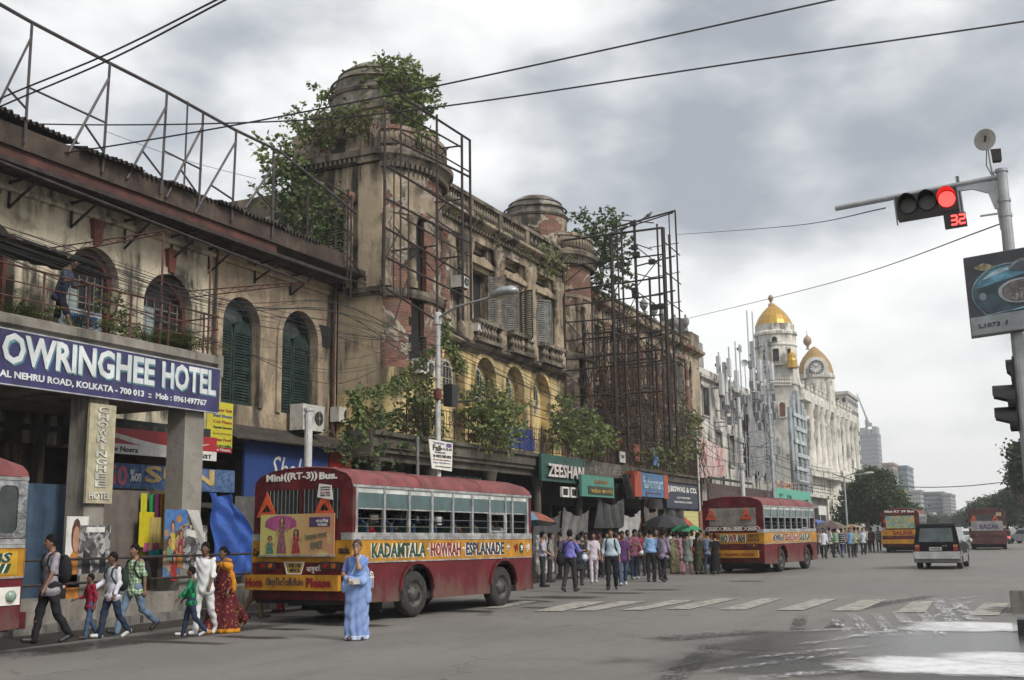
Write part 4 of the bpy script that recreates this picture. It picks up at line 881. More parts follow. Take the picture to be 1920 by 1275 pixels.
board('small notice with pale print hung on the balcony rail',(1162,846),(1173,868),XS+.06,wh,[('TO LET',ink,.2,.8,.4,.7,{})],th=.02,name='notice',cat='notice')
# ---------------------------------------------------------------- bare advertising frames standing in front of the derelict building
f1=thing('hoarding_scaffold','tall rusty empty hoarding frame in front of the broken tower bay','billboard frame',(XB+1.7,34,5))
XF=XB+1.75
def bar(parent,name,a,b,r=.03,mt=rust2):mb=MB(); mb.tube([a,b],r,5); return mb.build(name,mt,parent)
for (x0,y0,y1,r)in ((722,190,560,.045),(739,300,560,.025),(752,200,560,.03),(766,290,560,.025),(819,215,640,.045),(866,255,600,.05),(881,262,600,.05)):
 a=PX(x0,y0,XF); z1=PX(x0,y1,XF).z; bar(f1,'upright',a,Vector((XF,a.y,z1)),r)
for (a,b,r)in (((749,178),(881,263),.045),((723,196),(867,277),.035),((735,260),(881,332),.045),((752,248),(880,322),.03),((723,310),(880,405),.045),((733,320),(880,395),.025),((723,372),(880,455),.04),((723,427),(880,520),.04),((750,405),(880,480),.03),((723,482),(880,560),.04),((723,540),(880,640),.04)):
 p,q=PX(*a,XF),PX(*b,XF); bar(f1,'rail',p,q,r)
for (a,b)in (((739,424),(820,515)),((752,425),(724,483)),((765,520),(740,600)),((800,400),(867,445))):bar(f1,'brace',PX(*a,XF),PX(*b,XF),.025)
for (px,py)in ((866,273),(866,373),(819,460),(866,480)):
 p=PX(px,py,XF); bar(f1,'wall_tie',p,(XB+.2,p.y-.6,p.z-.15),.035); bar(f1,'wall_tie',p+Vector((-.4,-.2,-.05)),(XB+.3,p.y-.35,p.z-.9),.025)
f2=thing('hoarding_scaffold','narrow rusty empty frame standing at the gap between the hotel roof and tower','billboard frame',(XH+1,29,9)); Y2=28.6
for x0,y0,y1 in ((513,283,420),(578,345,480),(653,355,520),(659,366,560),(630,400,470)):
 a=PX(x0,y0,XH+1.2); b=PX(x0,y1,XH+1.2); bar(f2,'upright',a,(a.x,a.y,b.z),.035)
for a,b in (((600,335),(660,372)),((660,490),(690,530)),((590,505),(693,535)),((560,470),(690,520)),((625,390),(655,375))):bar(f2,'rail',PX(*a,XH+1.2),PX(*b,XH+1.2),.03)
f3=thing('hoarding_scaffold','huge double lattice hoarding frame rising beside the second domed bay','billboard frame',(-17.5,47,4.6)); YA,YB=46.2,48.6
def u(px,py,Y):return PY(px,py,Y)
def vert(x0,y0,y1,Y,r):a=u(x0,y0,Y); zb=u(x0,y1,Y).z; bar(f3,'upright',a,(a.x,Y,zb),r)
for x0,y0,y1,Y,r in ((1055,450,745,YA,.07),(1146,445,830,YA,.09),(1165,430,840,YA,.05),(1189,420,840,YA,.06),(1243,427,840,YA,.10),(1190,412,640,YB,.05),(1156,405,640,YB,.04),(1255,440,850,YB,.07),(1266,395,660,YB,.045),(1254,398,440,YB,.03),(1130,580,830,YB,.04),(1110,560,830,YA,.035),(1218,520,830,YB,.06),(1232,420,850,YB,.05)):
 vert(x0,y0,y1,Y,r)
for (a,b,r)in (((1055,451),(1243,427),.055),((1055,500),(1243,477),.04),((1055,546),(1243,520),.045),((1055,574),(1243,552),.035),((1055,605),(1243,590),.035),((1057,675),(1243,655),.045),((1057,696),(1243,676),.04),((1057,745),(1243,733),.05),((1057,640),(1243,620),.035)):
 bar(f3,'rail',u(*a,YA),u(*b,YA),r)
for (a,b,r)in (((1158,425),(1266,395),.05),((1158,432),(1262,399),.035),((1155,412),(1226,418),.03),((1190,500),(1266,480),.04),((1190,560),(1266,545),.04),((1180,640),(1268,622),.04),((1180,690),(1268,678),.03)):bar(f3,'rail',u(*a,YB),u(*b,YB),r)
for (a,b,Y)in (((1192,462),(1240,500),YA),((1192,545),(1242,580),YA),((1192,540),(1240,480),YA),((1146,560),(1190,475),YA),((1060,530),(1090,505),YA),((1150,640),(1190,560),YB),((1195,585),(1240,640),YA),((1060,600),(1140,690),YA),((1060,700),(1110,745),YA),((1150,700),(1240,640),YA),((1150,600),(1240,690),YA)):bar(f3,'brace',u(*a,Y),u(*b,Y),.025)
for z in (14.6,13.2,11.9,10.6,9.3,8.0,6.8):
 for px in (1146,1189,1243):p=u(px,500,YA); bar(f3,'tie',(p.x,YA,z),(p.x+.1,YB,z+(.25 if px==1189 else -.2)),.028)
for k in range(14):
 z0=15.0-k*.7; a=u(1246,500,YA); b=u(1256,500,YB); s_=k%2; bar(f3,'lattice_bar',(a.x,YA if s_ else YB,z0),(b.x-.2,YB if s_ else YA,z0-.7),.022)
rq=random.Random(8)
for k in range(16):px=rq.uniform(1070,1262); Yq=rq.choice((YA+.25,YA+.9,YB-.2,YB+.3)); y0_=rq.uniform(560,700); vert(px,y0_,y0_+rq.uniform(90,190),Yq,rq.uniform(.02,.045))
for k in range(16):px=rq.uniform(1060,1170); y0_=rq.uniform(600,830); w=rq.uniform(40,95); Yq=rq.choice((YA+.3,YA+1.0,YB)); bar(f3,'rail',u(px,y0_,Yq),u(px+w,y0_-w*.12+rq.uniform(-4,4),Yq),rq.uniform(.018,.035))
for k in range(14):px=rq.uniform(1070,1230); y0_=rq.uniform(600,790); Yq=rq.choice((YA+.3,YB)); bar(f3,'brace',u(px,y0_,Yq),u(px+rq.choice((-1,1))*rq.uniform(25,55),y0_+rq.uniform(40,80),Yq),rq.uniform(.015,.026))
def lamp_box(p):mb=MB(); mb.cbox(p,.28,.18,.22); return mb.build('lamp_box',iron,f3)
for px,py in ((1191,465),(1195,478),(1224,492),(1192,545),(1193,555),(1229,577),(1241,575),(1189,420)):lamp_box(u(px,py,YA)+Vector((0,-.12,0)))
bird=thing('bird','small grey bird perched on the top bar of the lattice hoarding','bird',tuple(u(1216,408,YA)))
p=u(1216,408,YA); mb=MB(); mb.lathe([(.001,-.16),(.06,-.1),(.085,0),(.06,.1),(.03,.16),(.001,.19)],n=10,T=Matrix.Translation(p+Vector((0,0,.12)))@Matrix.Rotation(radians(65),4,'Y')); mb.lathe([(.001,-.055),(.045,-.02),(.045,.02),(.001,.055)],n=8,T=Matrix.Translation(p+Vector((.13,0,.22)))); mb.tube([p+Vector((.17,0,.22)),p+Vector((.23,0,.21))],[.014,.002],5); mb.tube([p,p+Vector((0,.02,.08))],.008,4); mb.tube([p+Vector((0,.05,0)),p+Vector((0,.04,.08))],.008,4); mb.tube([p+Vector((-.12,0,.06)),p+Vector((-.3,0,-.02))],[.04,.015],5)
mb.build('body',mat('bird_grey',(.16,.16,.17),.8,var=.3),bird,smooth=True)
def creeper(name,label,boxes,n,seed,mt,r=.018):
 rn=random.Random(seed); mb=MB()
 for i in range(n):
  (x0,x1,y0,y1,z0,z1)=rn.choice(boxes); p=Vector((rn.uniform(x0,x1),rn.uniform(y0,y1),rn.uniform(z0,z1))); pts=[p.copy()]; d=Vector((rn.uniform(-.3,.3),rn.uniform(-.5,.5),rn.uniform(-1,-.5)))
  for k in range(rn.randint(4,9)):d+=Vector((rn.uniform(-.35,.35),rn.uniform(-.5,.5),rn.uniform(-.4,.25))); p=p+d.normalized()*rn.uniform(.2,.4); pts.append(p.copy())
  mb.tube(pts,r*rn.uniform(.5,1.4),4,cap=False)
 return tag(mb.build(name,mt),label,'creeper',kind='stuff')
stem_m=mat('dry_creeper_stem',(.085,.05,.032),.95,var=.4)
creeper('dry_creeper','tangle of dry brown creeper stems over the far wing and lattice hoarding',[(-18.9,-17.6,50,62,6,10.5),(-19,-17.5,53,66,4.8,8.5),(-18.2,-16.5,46,49,5.5,9.5),(-18.8,-17.4,47,54,6,11.5),(-18.9,-17.6,52,60,8,12)],760,3,stem_m)
# ---------------------------------------------------------------- farther along the street
offw=plaster('sooty_whitewash',(.60,.575,.52),(.46,.44,.40),streak=.65,gr=.5)
greyw=plaster('grey_render',(.36,.355,.34),(.27,.265,.255),streak=.7,gr=.6)
stone_w=plaster('white_palace_stucco',(.67,.645,.58),(.55,.53,.475),streak=.5,gr=.4,soot=.25)
goldm=mat('gilded_dome',(.46,.27,.045),.42,.35,var=.2,sc=1.5); goldd=mat('dull_ochre_dome',(.33,.205,.07),.7,var=.25,sc=1)
wb=thing('whitewashed_building','crumbling whitewashed building with telecom masts on its roof beyond the derelict block','building',(XB,72,.14))
X1=XB-.3
wins=[(71.5,72.9,9.3,11.2),(74.6,76,6.2,8.4),(78,79.4,6.2,8.4),(81.5,83,6.2,8.4),(76.2,77.6,9.6,11.3),(80,81.4,9.6,11.3),(85,86.4,9.6,11.3),(88.5,90,6.2,8.4)]
facade('wall',offw,wb,X1,70.2,92,3.6,12.2,[rect(*w)for w in wins],th=.4)
mb=MB(); mb.panel([rect(-33,X1,.1,12.2)],FY(70.2),-.3,0); mb.build('side_wall',offw,wb); mb=MB(); mb.box(-33,X1-.5,70.6,91.9,.1,12.0); mb.build('rear_block',dark,wb)
for w in wins:
 mb=MB(); mb.panel([rect(w[0]-.12,w[1]+.12,w[2]-.12,w[3]+.12),rect(*w)],FX(X1),-.05,.1); f_=mb.build('window',greyw,wb)
 mb=MB(); mb.panel([rect(*w)],FX(X1-.25),-.02,0); mb.build('pane',mat('dim_glass',(.03,.035,.04),.25),f_)
band('parapet',offw,wb,X1,70.2,92,11.75,[(-.2,0),(.25,.05),(.3,.25),(.05,.3),(.05,.75),(-.2,.75)])
mb=MB(); mb.box(-24,X1-.6,70.5,74.5,12.9,14.6); mb.build('roof_room',greyw,wb); mb=MB(); mb.lathe([(.8,14.6),(.8,15.9),(.5,16.1),(.3,16.15)],(-21.5,72.2,0),14); mb.build('water_tank',mat('black_plastic_tank',(.03,.03,.03),.6),wb)
mb=MB(); mb.quad((X1+.05,83.5,6),(X1+.05,91,6),(X1+.3,91,11.2),(X1+.3,83.5,12.0));
cg=mat('grey_corrugated_sheet',(.27,.28,.28),.7,.1,var=.35,sc=1.2,dirt=(.12,.11,.10))
for k in range(9):
 y=82.5+k*1.05; mb=MB(); n=12
 for i in range(n+1):zz=.05*sin(i/n*2*pi*3); mb.v+=[Vector((X1+.35+zz,y+i*1.0/n,5.6+(k%3)*.25)),Vector((X1+.5+zz,y+i*1.0/n,11.9-.12*k))]
 for i in range(n):mb.f.append([2*i,2*i+2,2*i+3,2*i+1]); mb.mi.append(0)
 mb.build('cladding_sheet',cg,wb)
hb=thing('faded_hoarding','peeling pinkish white hoarding just past the derelict building corner','hoarding',(X1+1.2,72,5))
p,q=PX(1309,818,X1+1.2),PX(1362,880,X1+1.2); mb=MB(); mb.panel([[(p.y,p.z-2.55),(q.y,q.z-.45),(q.y,q.z+1.35),(p.y,p.z+.0)]],FX(X1+1.2),-.1,0)
def peel():
 t=NT('peeling_red_poster'); n=t.noise(2.2,7,.75,(1,1,.4),dist=.8); c=t.mix(t.step(n,.42,.6),(.50,.46,.43),(.36,.13,.11)); return t.out(c,.85)
mb.build('board',peel(),hb)
for a in (0,.5,1):y=p.y+(q.y-p.y)*a; mb=MB(); mb.beam((X1+1.0,y,.14),(X1+1.0,y,p.z-.2),.09); mb.build('post',rust,hb)
board('long dark brown shop board with faint Esplanade lettering above the second bus',(1328,905),(1452,950),XB+1.6,mat('oxblood_board',(.062,.034,.030),.7,var=.25),[('Esplanade',mat('faint_brown_letters',(.12,.10,.085)),.17,.50,.40,.72,{})])
board('dark green board with dull gold print above the brown shop board',(1330,893),(1411,909),XB+1.3,mat('black_green_board',(.018,.024,.022),.7),[('EMPORIUM',mat('dull_gold',(.12,.10,.04)),.3,.8,.25,.7,{})])
board('mint green shop board with black Bengali lettering past the brown board',(1452,914),(1521,951),XB+1.8,mat('mint_board',(.10,.36,.26),.6,var=.12),[('চ',ink,.10,.22,.42,.66,{}),('িব',ink,.30,.44,.40,.66,{}),('শাড়ী',ink,.78,.92,.30,.50,{})])
board('whitish shop board with big worn orange letters over the mint board',(1449,899),(1507,922),XB+.9,offw,[('HARMONY',mat('worn_orange_letters',(.38,.15,.07),.8,var=.4,sc=3),.02,.98,.1,.95,dict(bold=.03))])
low=thing('low_shop_building','low row of shops below the palace with railed first floor','building',(-20,100,.14))
mb=MB(); mb.box(-30,XB+.6,92.2,112,.14,4.5); mb.build('wall',greyw,low); mb=MB(); mb.box(-30,XB+1.4,92.2,112,4.5,4.75); mb.build('floor_slab',offw,low)
mb=MB(); mb.box(-30,XB-.6,104,112,4.75,8.6); mb.build('upper_storey',offw,low)
for k in range(5):mb=MB(); mb.panel([rect(104.6+k*1.5,105.6+k*1.5,5.4,7.6)],FX(XB-.6),.0,.05); mb.build('window',mat('dim_glass',(.03,.035,.04)),low)
for k in range(6):mb=MB(); mb.panel([rect(93+k*3.1,95.4+k*3.1,.2,3.6)],FX(XB+.6),0,.04); mb.build('shop_opening',dark,low)
for z in (5.0,5.3,5.6):mb=MB(); mb.tube([(XB+1.3,92.3,z),(XB+1.3,112,z)],.03,5); mb.build('rail',rust,low)
pan=mat('pale_antenna_grey',(.46,.47,.47),.5,var=.12); masts=[(1347,660,760,[(-1,668,700,5)]),(1358,720,790,[(0,680,735,7),(-6,700,740,8)]),(1366,650,780,[(0,672,705,6)]),(1378,640,760,[(2,695,735,7)]),(1386,645,770,[(1,648,660,2)]),(1400,612,740,[]),(1406,640,780,[(3,640,690,2)]),(1410,614,760,[]),(1414,700,800,[(-4,690,730,7)]),(1424,690,800,[(0,675,715,12)]),(1437,690,790,[(2,678,715,8)]),(1443,700,780,[(3,680,712,9)])]
for i,(mx,mt_,mbm,pns)in enumerate(masts):
 Xm=X1+.45+.4*(i%3); a,b=PX(mx,mt_-30*(not pns),Xm),PX(mx,mbm,Xm)
 o=thing('antenna_mast','','antenna mast',(Xm,a.y,b.z),0,'telecom masts on the whitewashed roof')
 o['label']=('telecom mast with pale panel antennas, ' if pns else 'bare whip mast, ')+ORD[i]+' mast from the left on the whitewashed building'
 mb=MB(); mb.tube([(Xm,a.y,b.z-.6),(Xm,a.y,a.z)],.05,6); mb.build('pole',steel,o); [MB().beam((X1-.1,a.y,zq),(Xm+.1,a.y,zq),.08).build('stand_off',steel,o)for zq in (b.z-.3,11.4)]
 for dx,y0,y1,w in pns:
  t_,b_=PX(mx+dx,y0,Xm+.2),PX(mx+dx,y1,Xm+.2); hw=w/2055*80*1.05; mb=MB(); mb.box(Xm+.1,Xm+.32,t_.y-hw,t_.y+hw,b_.z,t_.z); mb.build('panel_antenna',pan,o); mb=MB(); mb.box(Xm-.02,Xm+.12,t_.y-.06,t_.y+.06,(b_.z+t_.z)/2-.1,(b_.z+t_.z)/2+.1); mb.build('clamp',iron,o)
 for k in range(4 if mx>1395 else 2):zz=b.z+.1+k*.75; mb=MB(); mb.cbox((Xm+.16,a.y+.3*(-1)**k,zz),.3,.45,.55); mb.build('radio_unit',mat('radio_grey',(.20,.21,.22),.6),o)
dish=thing('dish_antenna','small round dish antenna among the rooftop telecom masts','antenna',tuple(PX(1396,690,X1-.5)))
p=PX(1396,682,X1-.5); mb=MB(); mb.lathe([(.001,.0),(.2,.03),(.32,.12)],n=14,T=Matrix.Translation(p)@Matrix.Rotation(radians(75),4,'X')); mb.build('reflector',pan,dish); mb=MB(); mb.tube([p+Vector((0,.05,0)),p+Vector((0,.1,-1.9))],.04,5); mb.build('pole',steel,dish)
for i,(px,py0,py1,w,lab)in enumerate(((1384,745,905,.16,'white ringed telecom pole standing before the whitewashed building'),(1433,640,905,.10,'dark lattice mast rising past the roof of the whitewashed building'),(1441,742,905,.12,'pale tube mast close behind the dark lattice mast'))):
 a,b=PX(px,py0,XB+1.9+.2*i),PX(px,py1,XB+1.9+.2*i); o=thing('telecom_pole',lab,'pole',(a.x,a.y,.14))
 if i!=1:
  mb=MB(); mb.tube([(a.x,a.y,.14),a],[w,w*.8],10); mb.build('tube',pan if i==0 else steel,o)
  for k in range(3):mb=MB(); mb.tube([(a.x,a.y,a.z-1-k*1.7),(a.x,a.y,a.z-1.35-k*1.7)],w*1.6,10); mb.build('collar',steel,o)
 else:
  for dx,dy in ((-.3,-.3),(.3,-.3),(0,.3)):mb=MB(); mb.tube([(a.x+dx,a.y+dy,.14),(a.x+dx*.5,a.y+dy*.5,a.z)],.04,5); mb.build('leg',steel,o)
  mb=MB()
  for k in range(26):
   f0,f1=k/26,(k+1)/26; g=lambda f:1-.5*f; L3=[Vector((dx*g(f0),dy*g(f0),.14+(a.z-.14)*f0))for dx,dy in ((-.3,-.3),(.3,-.3),(0,.3))]; U3=[Vector((dx*g(f1),dy*g(f1),.14+(a.z-.14)*f1))for dx,dy in ((-.3,-.3),(.3,-.3),(0,.3))]; o_=Vector((a.x,a.y,0))
   for j in range(3):mb.tube([L3[j]+o_,U3[(j+1)%3]+o_],.022,4)
  mb.build('lattice',steel,o)
ss=thing('scaffold','thin grey pipe scaffold in front of the whitewashed building','scaffold',(XB+1.2,80,.14))
for y in (74,77,80,83,86,89):mb=MB(); mb.tube([(XB+1.2,y,.14),(XB+1.2,y,9.5-(y%2))],.035,5); mb.build('upright',steel,ss)
for z in (5.2,6.7,8.2):mb=MB(); mb.tube([(XB+1.2,73,z),(XB+1.2,90,z)],.03,5); mb.build('rail',steel,ss)
for a,b in ((74,77),(80,77),(80,83),(86,83),(86,89)):mb=MB(); mb.tube([(XB+1.25,a,5.2),(XB+1.25,b,8.2)],.025,5); mb.build('brace',steel,ss)
sp=thing('stepped_sign_pylon','tall stepped blue grey art deco sign pylon in front of the white palace','sign',(XB+1,100,4))
sm_=plaster('blue_grey_cladding',(.37,.405,.42),(.29,.32,.335),streak=.5,gr=.5); XPY=XB+1.0
for i,(a,b,top)in enumerate(((1482,1487,765),(1487,1491,752),(1491,1495,742),(1495,1499,735),(1499,1503,748),(1503,1508,757),(1508,1514,768))):
 y0,y1=PX(a,800,XPY).y,PX(b,800,XPY).y; zt=PX((a+b)/2,top,XPY).z; mb=MB(); mb.box(XPY-.2,XPY+.12*(i%2),y0,y1-.03,3.2,zt); mb.build('step',sm_,sp)
ya,yb=PX(1484,800,XPY).y,PX(1512,800,XPY).y
for k in range(7):z=11.6-k*1.15; mb=MB(); mb.box(XPY+.13,XPY+.2,ya+.5+(k%2)*.6,yb-.5-(k%3)*.5,z-.35,z); mb.build('letter_block',mat('pale_letter_block',(.44,.48,.50),.7,var=.4,sc=2),sp)
YP=152.0
pal=thing('domed_palace','white neo-baroque building with a gilded corner dome and an ochre clock dome','building',tuple(PY(1458,985,YP)))
def pxl(mb,cx,prof,Yd,n,rot=0.0):
 """profile sighted as (half width px, y px) turned about a vertical axis standing at distance Yd"""
 c=PY(cx,700,Yd); dep=(RW.transposed()@(c-Vector((0,0,EYE)))).z; k=dep/F_PX
 out=[]
 for w,y in prof:pz=PY(cx,y,Yd); out.append((max(w*k,.001),pz.z))
 T=Matrix.Translation((c.x,c.y,0))@Matrix.Rotation(rot,4,'Z'); mb.lathe(out,(0,0,0),n,T=T); return c,k
mb=MB(); c1,k1=pxl(mb,1456,[(2,568),(6,572),(13,578),(20,585),(27,594),(32,603),(35,611)],YP,16); mb.build('gilded_dome',goldm,pal,smooth=False)
mb=MB(); pxl(mb,1453,[(0.1,552),(3,553),(5,557),(5,560),(3,564),(2,565),(2,568),(5,569),(6,573)],YP,12); mb.build('finial',mat('finial_tan',(.36,.24,.15),.6),pal,smooth=True)
mb=MB(); pxl(mb,1457,[(36,611),(36,623),(38,624),(41,627),(41,631),(38,633),(38,648),(40,650),(40,652),(38,654),(38,684),(40,686),(41,690)],YP,16,.2); mb.build('upper_drum',stone_w,pal)
mb=MB(); pxl(mb,1459,[(46,688),(48,712),(53,722),(55,726),(51,729),(51,780),(55,782),(55,786),(52,789),(52,1000)],YP,4,pi/4+.02); mb.build('tower_base',stone_w,pal)
dep1=k1*F_PX
def palwin(name,cx,cy,w,h,Yd,rpx,arched=False,mt=None):
 """window recessed in a tower face turned to the viewer"""
 c=PY(cx,cy,Yd); d=(Vector((0,0,c.z))-c); d.z=0; d.normalize(); U=Vector((0,0,1)).cross(d)
 o=c+d*(rpx*k1); U=-U if U.x<0 else U; U=Vector((0,0,1)).cross(d)
 W_,H_=w*k1/2,h*k1/2
 lp=[(-W_,-H_),(W_,-H_),(W_,H_)]+([(W_*cos(pi*i/8),H_+W_*sin(pi*i/8))for i in range(1,8)]if arched else [])+[(-W_,H_)]
 mb=MB(); mb.panel([[(x*1.35,y*1.12)for x,y in lp],lp],(o,U,Vector((0,0,1)),d),-.3,.22); f_=mb.build(name,stone_w,pal)
 mb=MB(); mb.panel([lp],(o,U,Vector((0,0,1)),d),-.1,.08); mb.build('pane',mt or dark,f_)
for cx,cy,w,h,ar in ((1455,672,11,24,0),(1432,672,5,20,0),(1480,670,6,20,0),(1452,645,10,5,1)):palwin('window',cx,cy,w,h,YP,38,ar)
redsh=mat('red_brown_shutter',(.16,.055,.04),.8)
for cx,cy in ((1467,775),(1446,775)):palwin('window',cx,cy,10,22,YP,42,True,redsh)
bp=baluster_mesh('palace_baluster',1.0,.22,stone_w)
for i in range(9):
 p=PY(1446+i*4.4,716,YP-3.8); link(pal,'baluster',bp,pal,(p.x,p.y,p.z-.5))
def slab(name,mt,pa,pb,Ya,Yb,ztop,zbot,th=3.0):
 a,b=PY(pa,700,Ya),PY(pb,700,Yb); d=(Vector((b.x,b.y,0))-Vector((a.x,a.y,0))); L_=d.length; d.normalize(); N=Vector((d.y,-d.x,0)); N=N if N.x>0 else -N
 return (Vector((a.x,a.y,0)),d,Vector((0,0,1)),N),L_
frp,Lp=slab('x',None,1500,1592,155,196,0,0)
zc1,zc2=PY(1520,768,166).z,PY(1545,905,178).z
mb=MB(); mb.panel([rect(-3,Lp,0,zc1)],frp,-8,0); mb.build('flank_wall',stone_w,pal)
mb=MB(); mb.panel([rect(-3,Lp+.5,zc1,zc1+.9)],frp,-1,1.1); mb.panel([rect(-3,Lp+.3,zc1+.9,zc1+1.6)],frp,-1,.7); mb.build('cornice',stone_w,pal)
mb=MB(); mb.panel([rect(-3,Lp+.5,zc2,zc2+.7)],frp,-1,1.4); mb.build('storey_band',stone_w,pal); mb=MB(); mb.panel([rect(-3,Lp+.5,zc2+8,zc2+8.4)],frp,-1,.6); mb.build('storey_band',stone_w,pal)
for i in range(10):
 u0=Lp*(i+.5)/10; base=frp[0]+frp[1]*u0+frp[3]*.55
 mb=MB(); mb.lathe([(.85,zc2+.8),(.85,zc2+1.6),(.62,zc2+1.8),(.55,zc1-1.2),(.8,zc1-.6),(.9,zc1-.05)],(base.x,base.y,0),10); mb.build('column',stone_w,pal,smooth=True)
 for z0,z1 in ((zc2+1.4,zc2+6.5),(zc2+9,zc1-2.2),(1.5,6),(8,zc2-1)):
  if z1<=z0:continue
  uu=u0+Lp/20; mb=MB(); mb.panel([arch(uu-.75,uu+.75,z0,z1)],frp,0,.07); f_=mb.build('window',mat('dim_glass',(.03,.035,.04)),pal)
  mb=MB(); o_=arch(uu-1.0,uu+1.0,z0-.2,z1+.25); i_=arch(uu-.75,uu+.75,z0,z1); mb.panel([o_,i_],frp,-.1,.25); mb.build('frame',stone_w,f_)
YD=176.0
mb=MB(); c2,k2=pxl(mb,1529,[(2,650),(8,655),(14,661),(21,669),(27,679),(31,690),(33,702)],YD,16); mb.build('ochre_dome',goldd,pal)
mb=MB(); pxl(mb,1517.5,[(.1,618),(.8,628),(2,630),(6,633),(8,638),(7,644),(3,648),(2,652),(4,655)],YD,12); mb.build('finial',mat('finial_tan',(.36,.24,.15)),pal,smooth=True)
mb=MB(); pxl(mb,1529,[(33,702),(36,706),(36,711),(33,714),(32,770),(37,774),(37,782),(33,785),(33,1000)],YD,12); mb.build('clock_drum',stone_w,pal)
cc=PY(1531,693,YD); dv=Vector((-cc.x,-cc.y,0)).normalized(); Uc=Vector((0,0,1)).cross(dv); frc=(cc+dv*(30*k2),Uc,Vector((0,0,1)),dv); rr=12.5*k2
mb=MB(); o_=[(rr*1.75*cos(a),rr*1.75*sin(a))for a in [i*pi/12-.3 for i in range(16)]]; mb.panel([[(-rr*1.9,-rr*1.5),(rr*1.9,-rr*1.5)]+[(rr*1.75*cos(i*pi/12),rr*1.6*sin(i*pi/12))for i in range(13)]],frc,-2.5,.1); mb.build('clock_gable',stone_w,pal)
mb=MB(); disc(mb,frc,0,0,rr,.1,.25,28); ck=mb.build('clock_face',mat('clock_white',(.6,.6,.57),.6),pal)
mb=MB(); mb.panel([[(rr*1.06*cos(2*pi*i/28),rr*1.06*sin(2*pi*i/28))for i in range(28)],[(rr*.92*cos(2*pi*i/28),rr*.92*sin(2*pi*i/28))for i in range(28)]],frc,.2,.4); mb.build('rim',mat('clock_grey',(.10,.10,.11)),ck)
for i in range(12):
 a=2*pi*i/12; mb=MB(); mb.panel([[(rr*f*cos(a)+g*rr*.05*-sin(a),rr*f*sin(a)+g*rr*.05*cos(a))for f,g in ((.66,-1),(.86,-1),(.86,1),(.66,1))]],frc,.25,.32); mb.build('hour_mark',ink,ck)
for a,l_ in ((radians(138),.72),(radians(40),.55)):mb=MB(); mb.panel([[(l_*rr*cos(a)*f-g*rr*.05*sin(a),l_*rr*sin(a)*f+g*rr*.05*cos(a))for f,g in ((0,-1),(1,-.5),(1,.5),(0,1))]],frc,.33,.40); mb.build('clock_hand',ink,ck)
for cx in (1513,1551):mb=MB(); pxl(mb,cx,[(1,715),(4,717),(4,722),(3,724),(3,764),(4.5,768),(5,772)],YD-4.5,8); mb.build('column',stone_w,pal)
mb=MB(); pxl(mb,1486,[(1,655),(3,660),(8,666),(8,672),(10,676),(10,690)],YP-3,10); mb.build('gilded_turret',goldm,pal)
for i in range(14):u0=Lp*i/14; base=frp[0]+frp[1]*u0+frp[3]*.3; link(pal,'baluster',bp,pal,(base.x,base.y,zc1+1.6),(0,0,0),(1.2,1.2,1.3))
def block(label,pxl_,pxr,ytop,Yd,depth,mt,nu,nz,gmt,wf=.6,hf=.55,cat='building',name='apartment_block',side_px=None,ys=None):
 a,b=PY(pxl_,ytop,Yd),PY(pxr,ytop,Yd); zt=(a.z+b.z)/2; o=thing(name,label,cat,(a.x,Yd,0)); W_=b.x-a.x
 mb=MB(); mb.box(a.x,b.x,Yd,Yd+depth,0,zt); mb.build('wall',mt,o)
 z0=max(0,PY(pxl_,1000,Yd).z); hz_=(zt-z0)/nz
 mb=MB(); mb.panel([rect(-W_*wf/nu/2,W_*wf/nu/2,0,hz_*hf)],((0,0,0),(1,0,0),(0,0,1),(0,-1,0)),0,.12); wm=mb.mesh('window'); wm.materials.append(gmt)
 for i in range(nu):
  for k in range(nz):link(o,'window',wm,o,(a.x+W_*(i+.5)/nu,Yd,z0+hz_*(k+.25)))
 nd=max(3,int(nu*depth/W_*.7)); mb=MB(); mb.panel([rect(-depth*.3/nd,depth*.3/nd,0,hz_*hf)],((0,0,0),(0,1,0),(0,0,1),(1,0,0)),0,.12); wm2=mb.mesh('window'); wm2.materials.append(gmt)
 for i in range(nd):
  for k in range(nz):link(o,'window',wm2,o,(b.x,Yd+depth*(i+.5)/nd,z0+hz_*(k+.25)))
 mb=MB(); mb.box(a.x-.3,b.x+.3,Yd-.3,Yd+depth+.3,zt,zt+.6); mb.build('roof_edge',mt,o)
 return o,a,b,zt
gl=mat('dim_glass',(.03,.035,.04)); apm=plaster('cream_apartment_render',(.50,.48,.43),(.42,.40,.37),streak=.3,gr=.25)
block('tall cream apartment tower behind the clock dome',1563,1588,740,208,13,apm,2,14,gl,.5,.42)
hzg=mat('far_grey_concrete',(.26,.27,.28),.9,var=.2,sc=.1); hzb=mat('far_blue_glass',(.14,.20,.235),.4,var=.15,sc=.1); hzt=mat('far_grey_render',(.33,.33,.32),.9,var=.15,sc=.1); hgl=mat('far_dark_glass',(.10,.12,.14),.4)
o,a,b,zt=block('far concrete tower under construction with a crane on top',1612,1645,815,640,14,hzg,7,22,hgl,.5,.45,name='unfinished_tower')
W_=b.x-a.x
for f0,f1,h in ((.02,.36,4),(.42,.66,3),(.72,.98,4.5)):mb=MB(); mb.box(a.x+W_*f0,a.x+W_*f1,640,652,zt,zt+h); mb.build('core',hzg,o)
cr_=thing('tower_crane','thin tower crane standing on the unfinished far tower','crane',(a.x+W_*.35,645,zt)); mx=a.x+W_*.35
mb=MB(); mb.tube([(mx,645,zt),(mx,645,zt+9)],.7,4); mb.build('mast',hzg,cr_); mb=MB(); mb.tube([(mx+1.5,645,zt+6),(mx-4,645,zt+24)],[.6,.25],4); mb.build('jib',hzg,cr_); mb=MB(); mb.cbox((mx+1.5,645,zt+6),3,2,2); mb.build('cab',hzg,cr_)
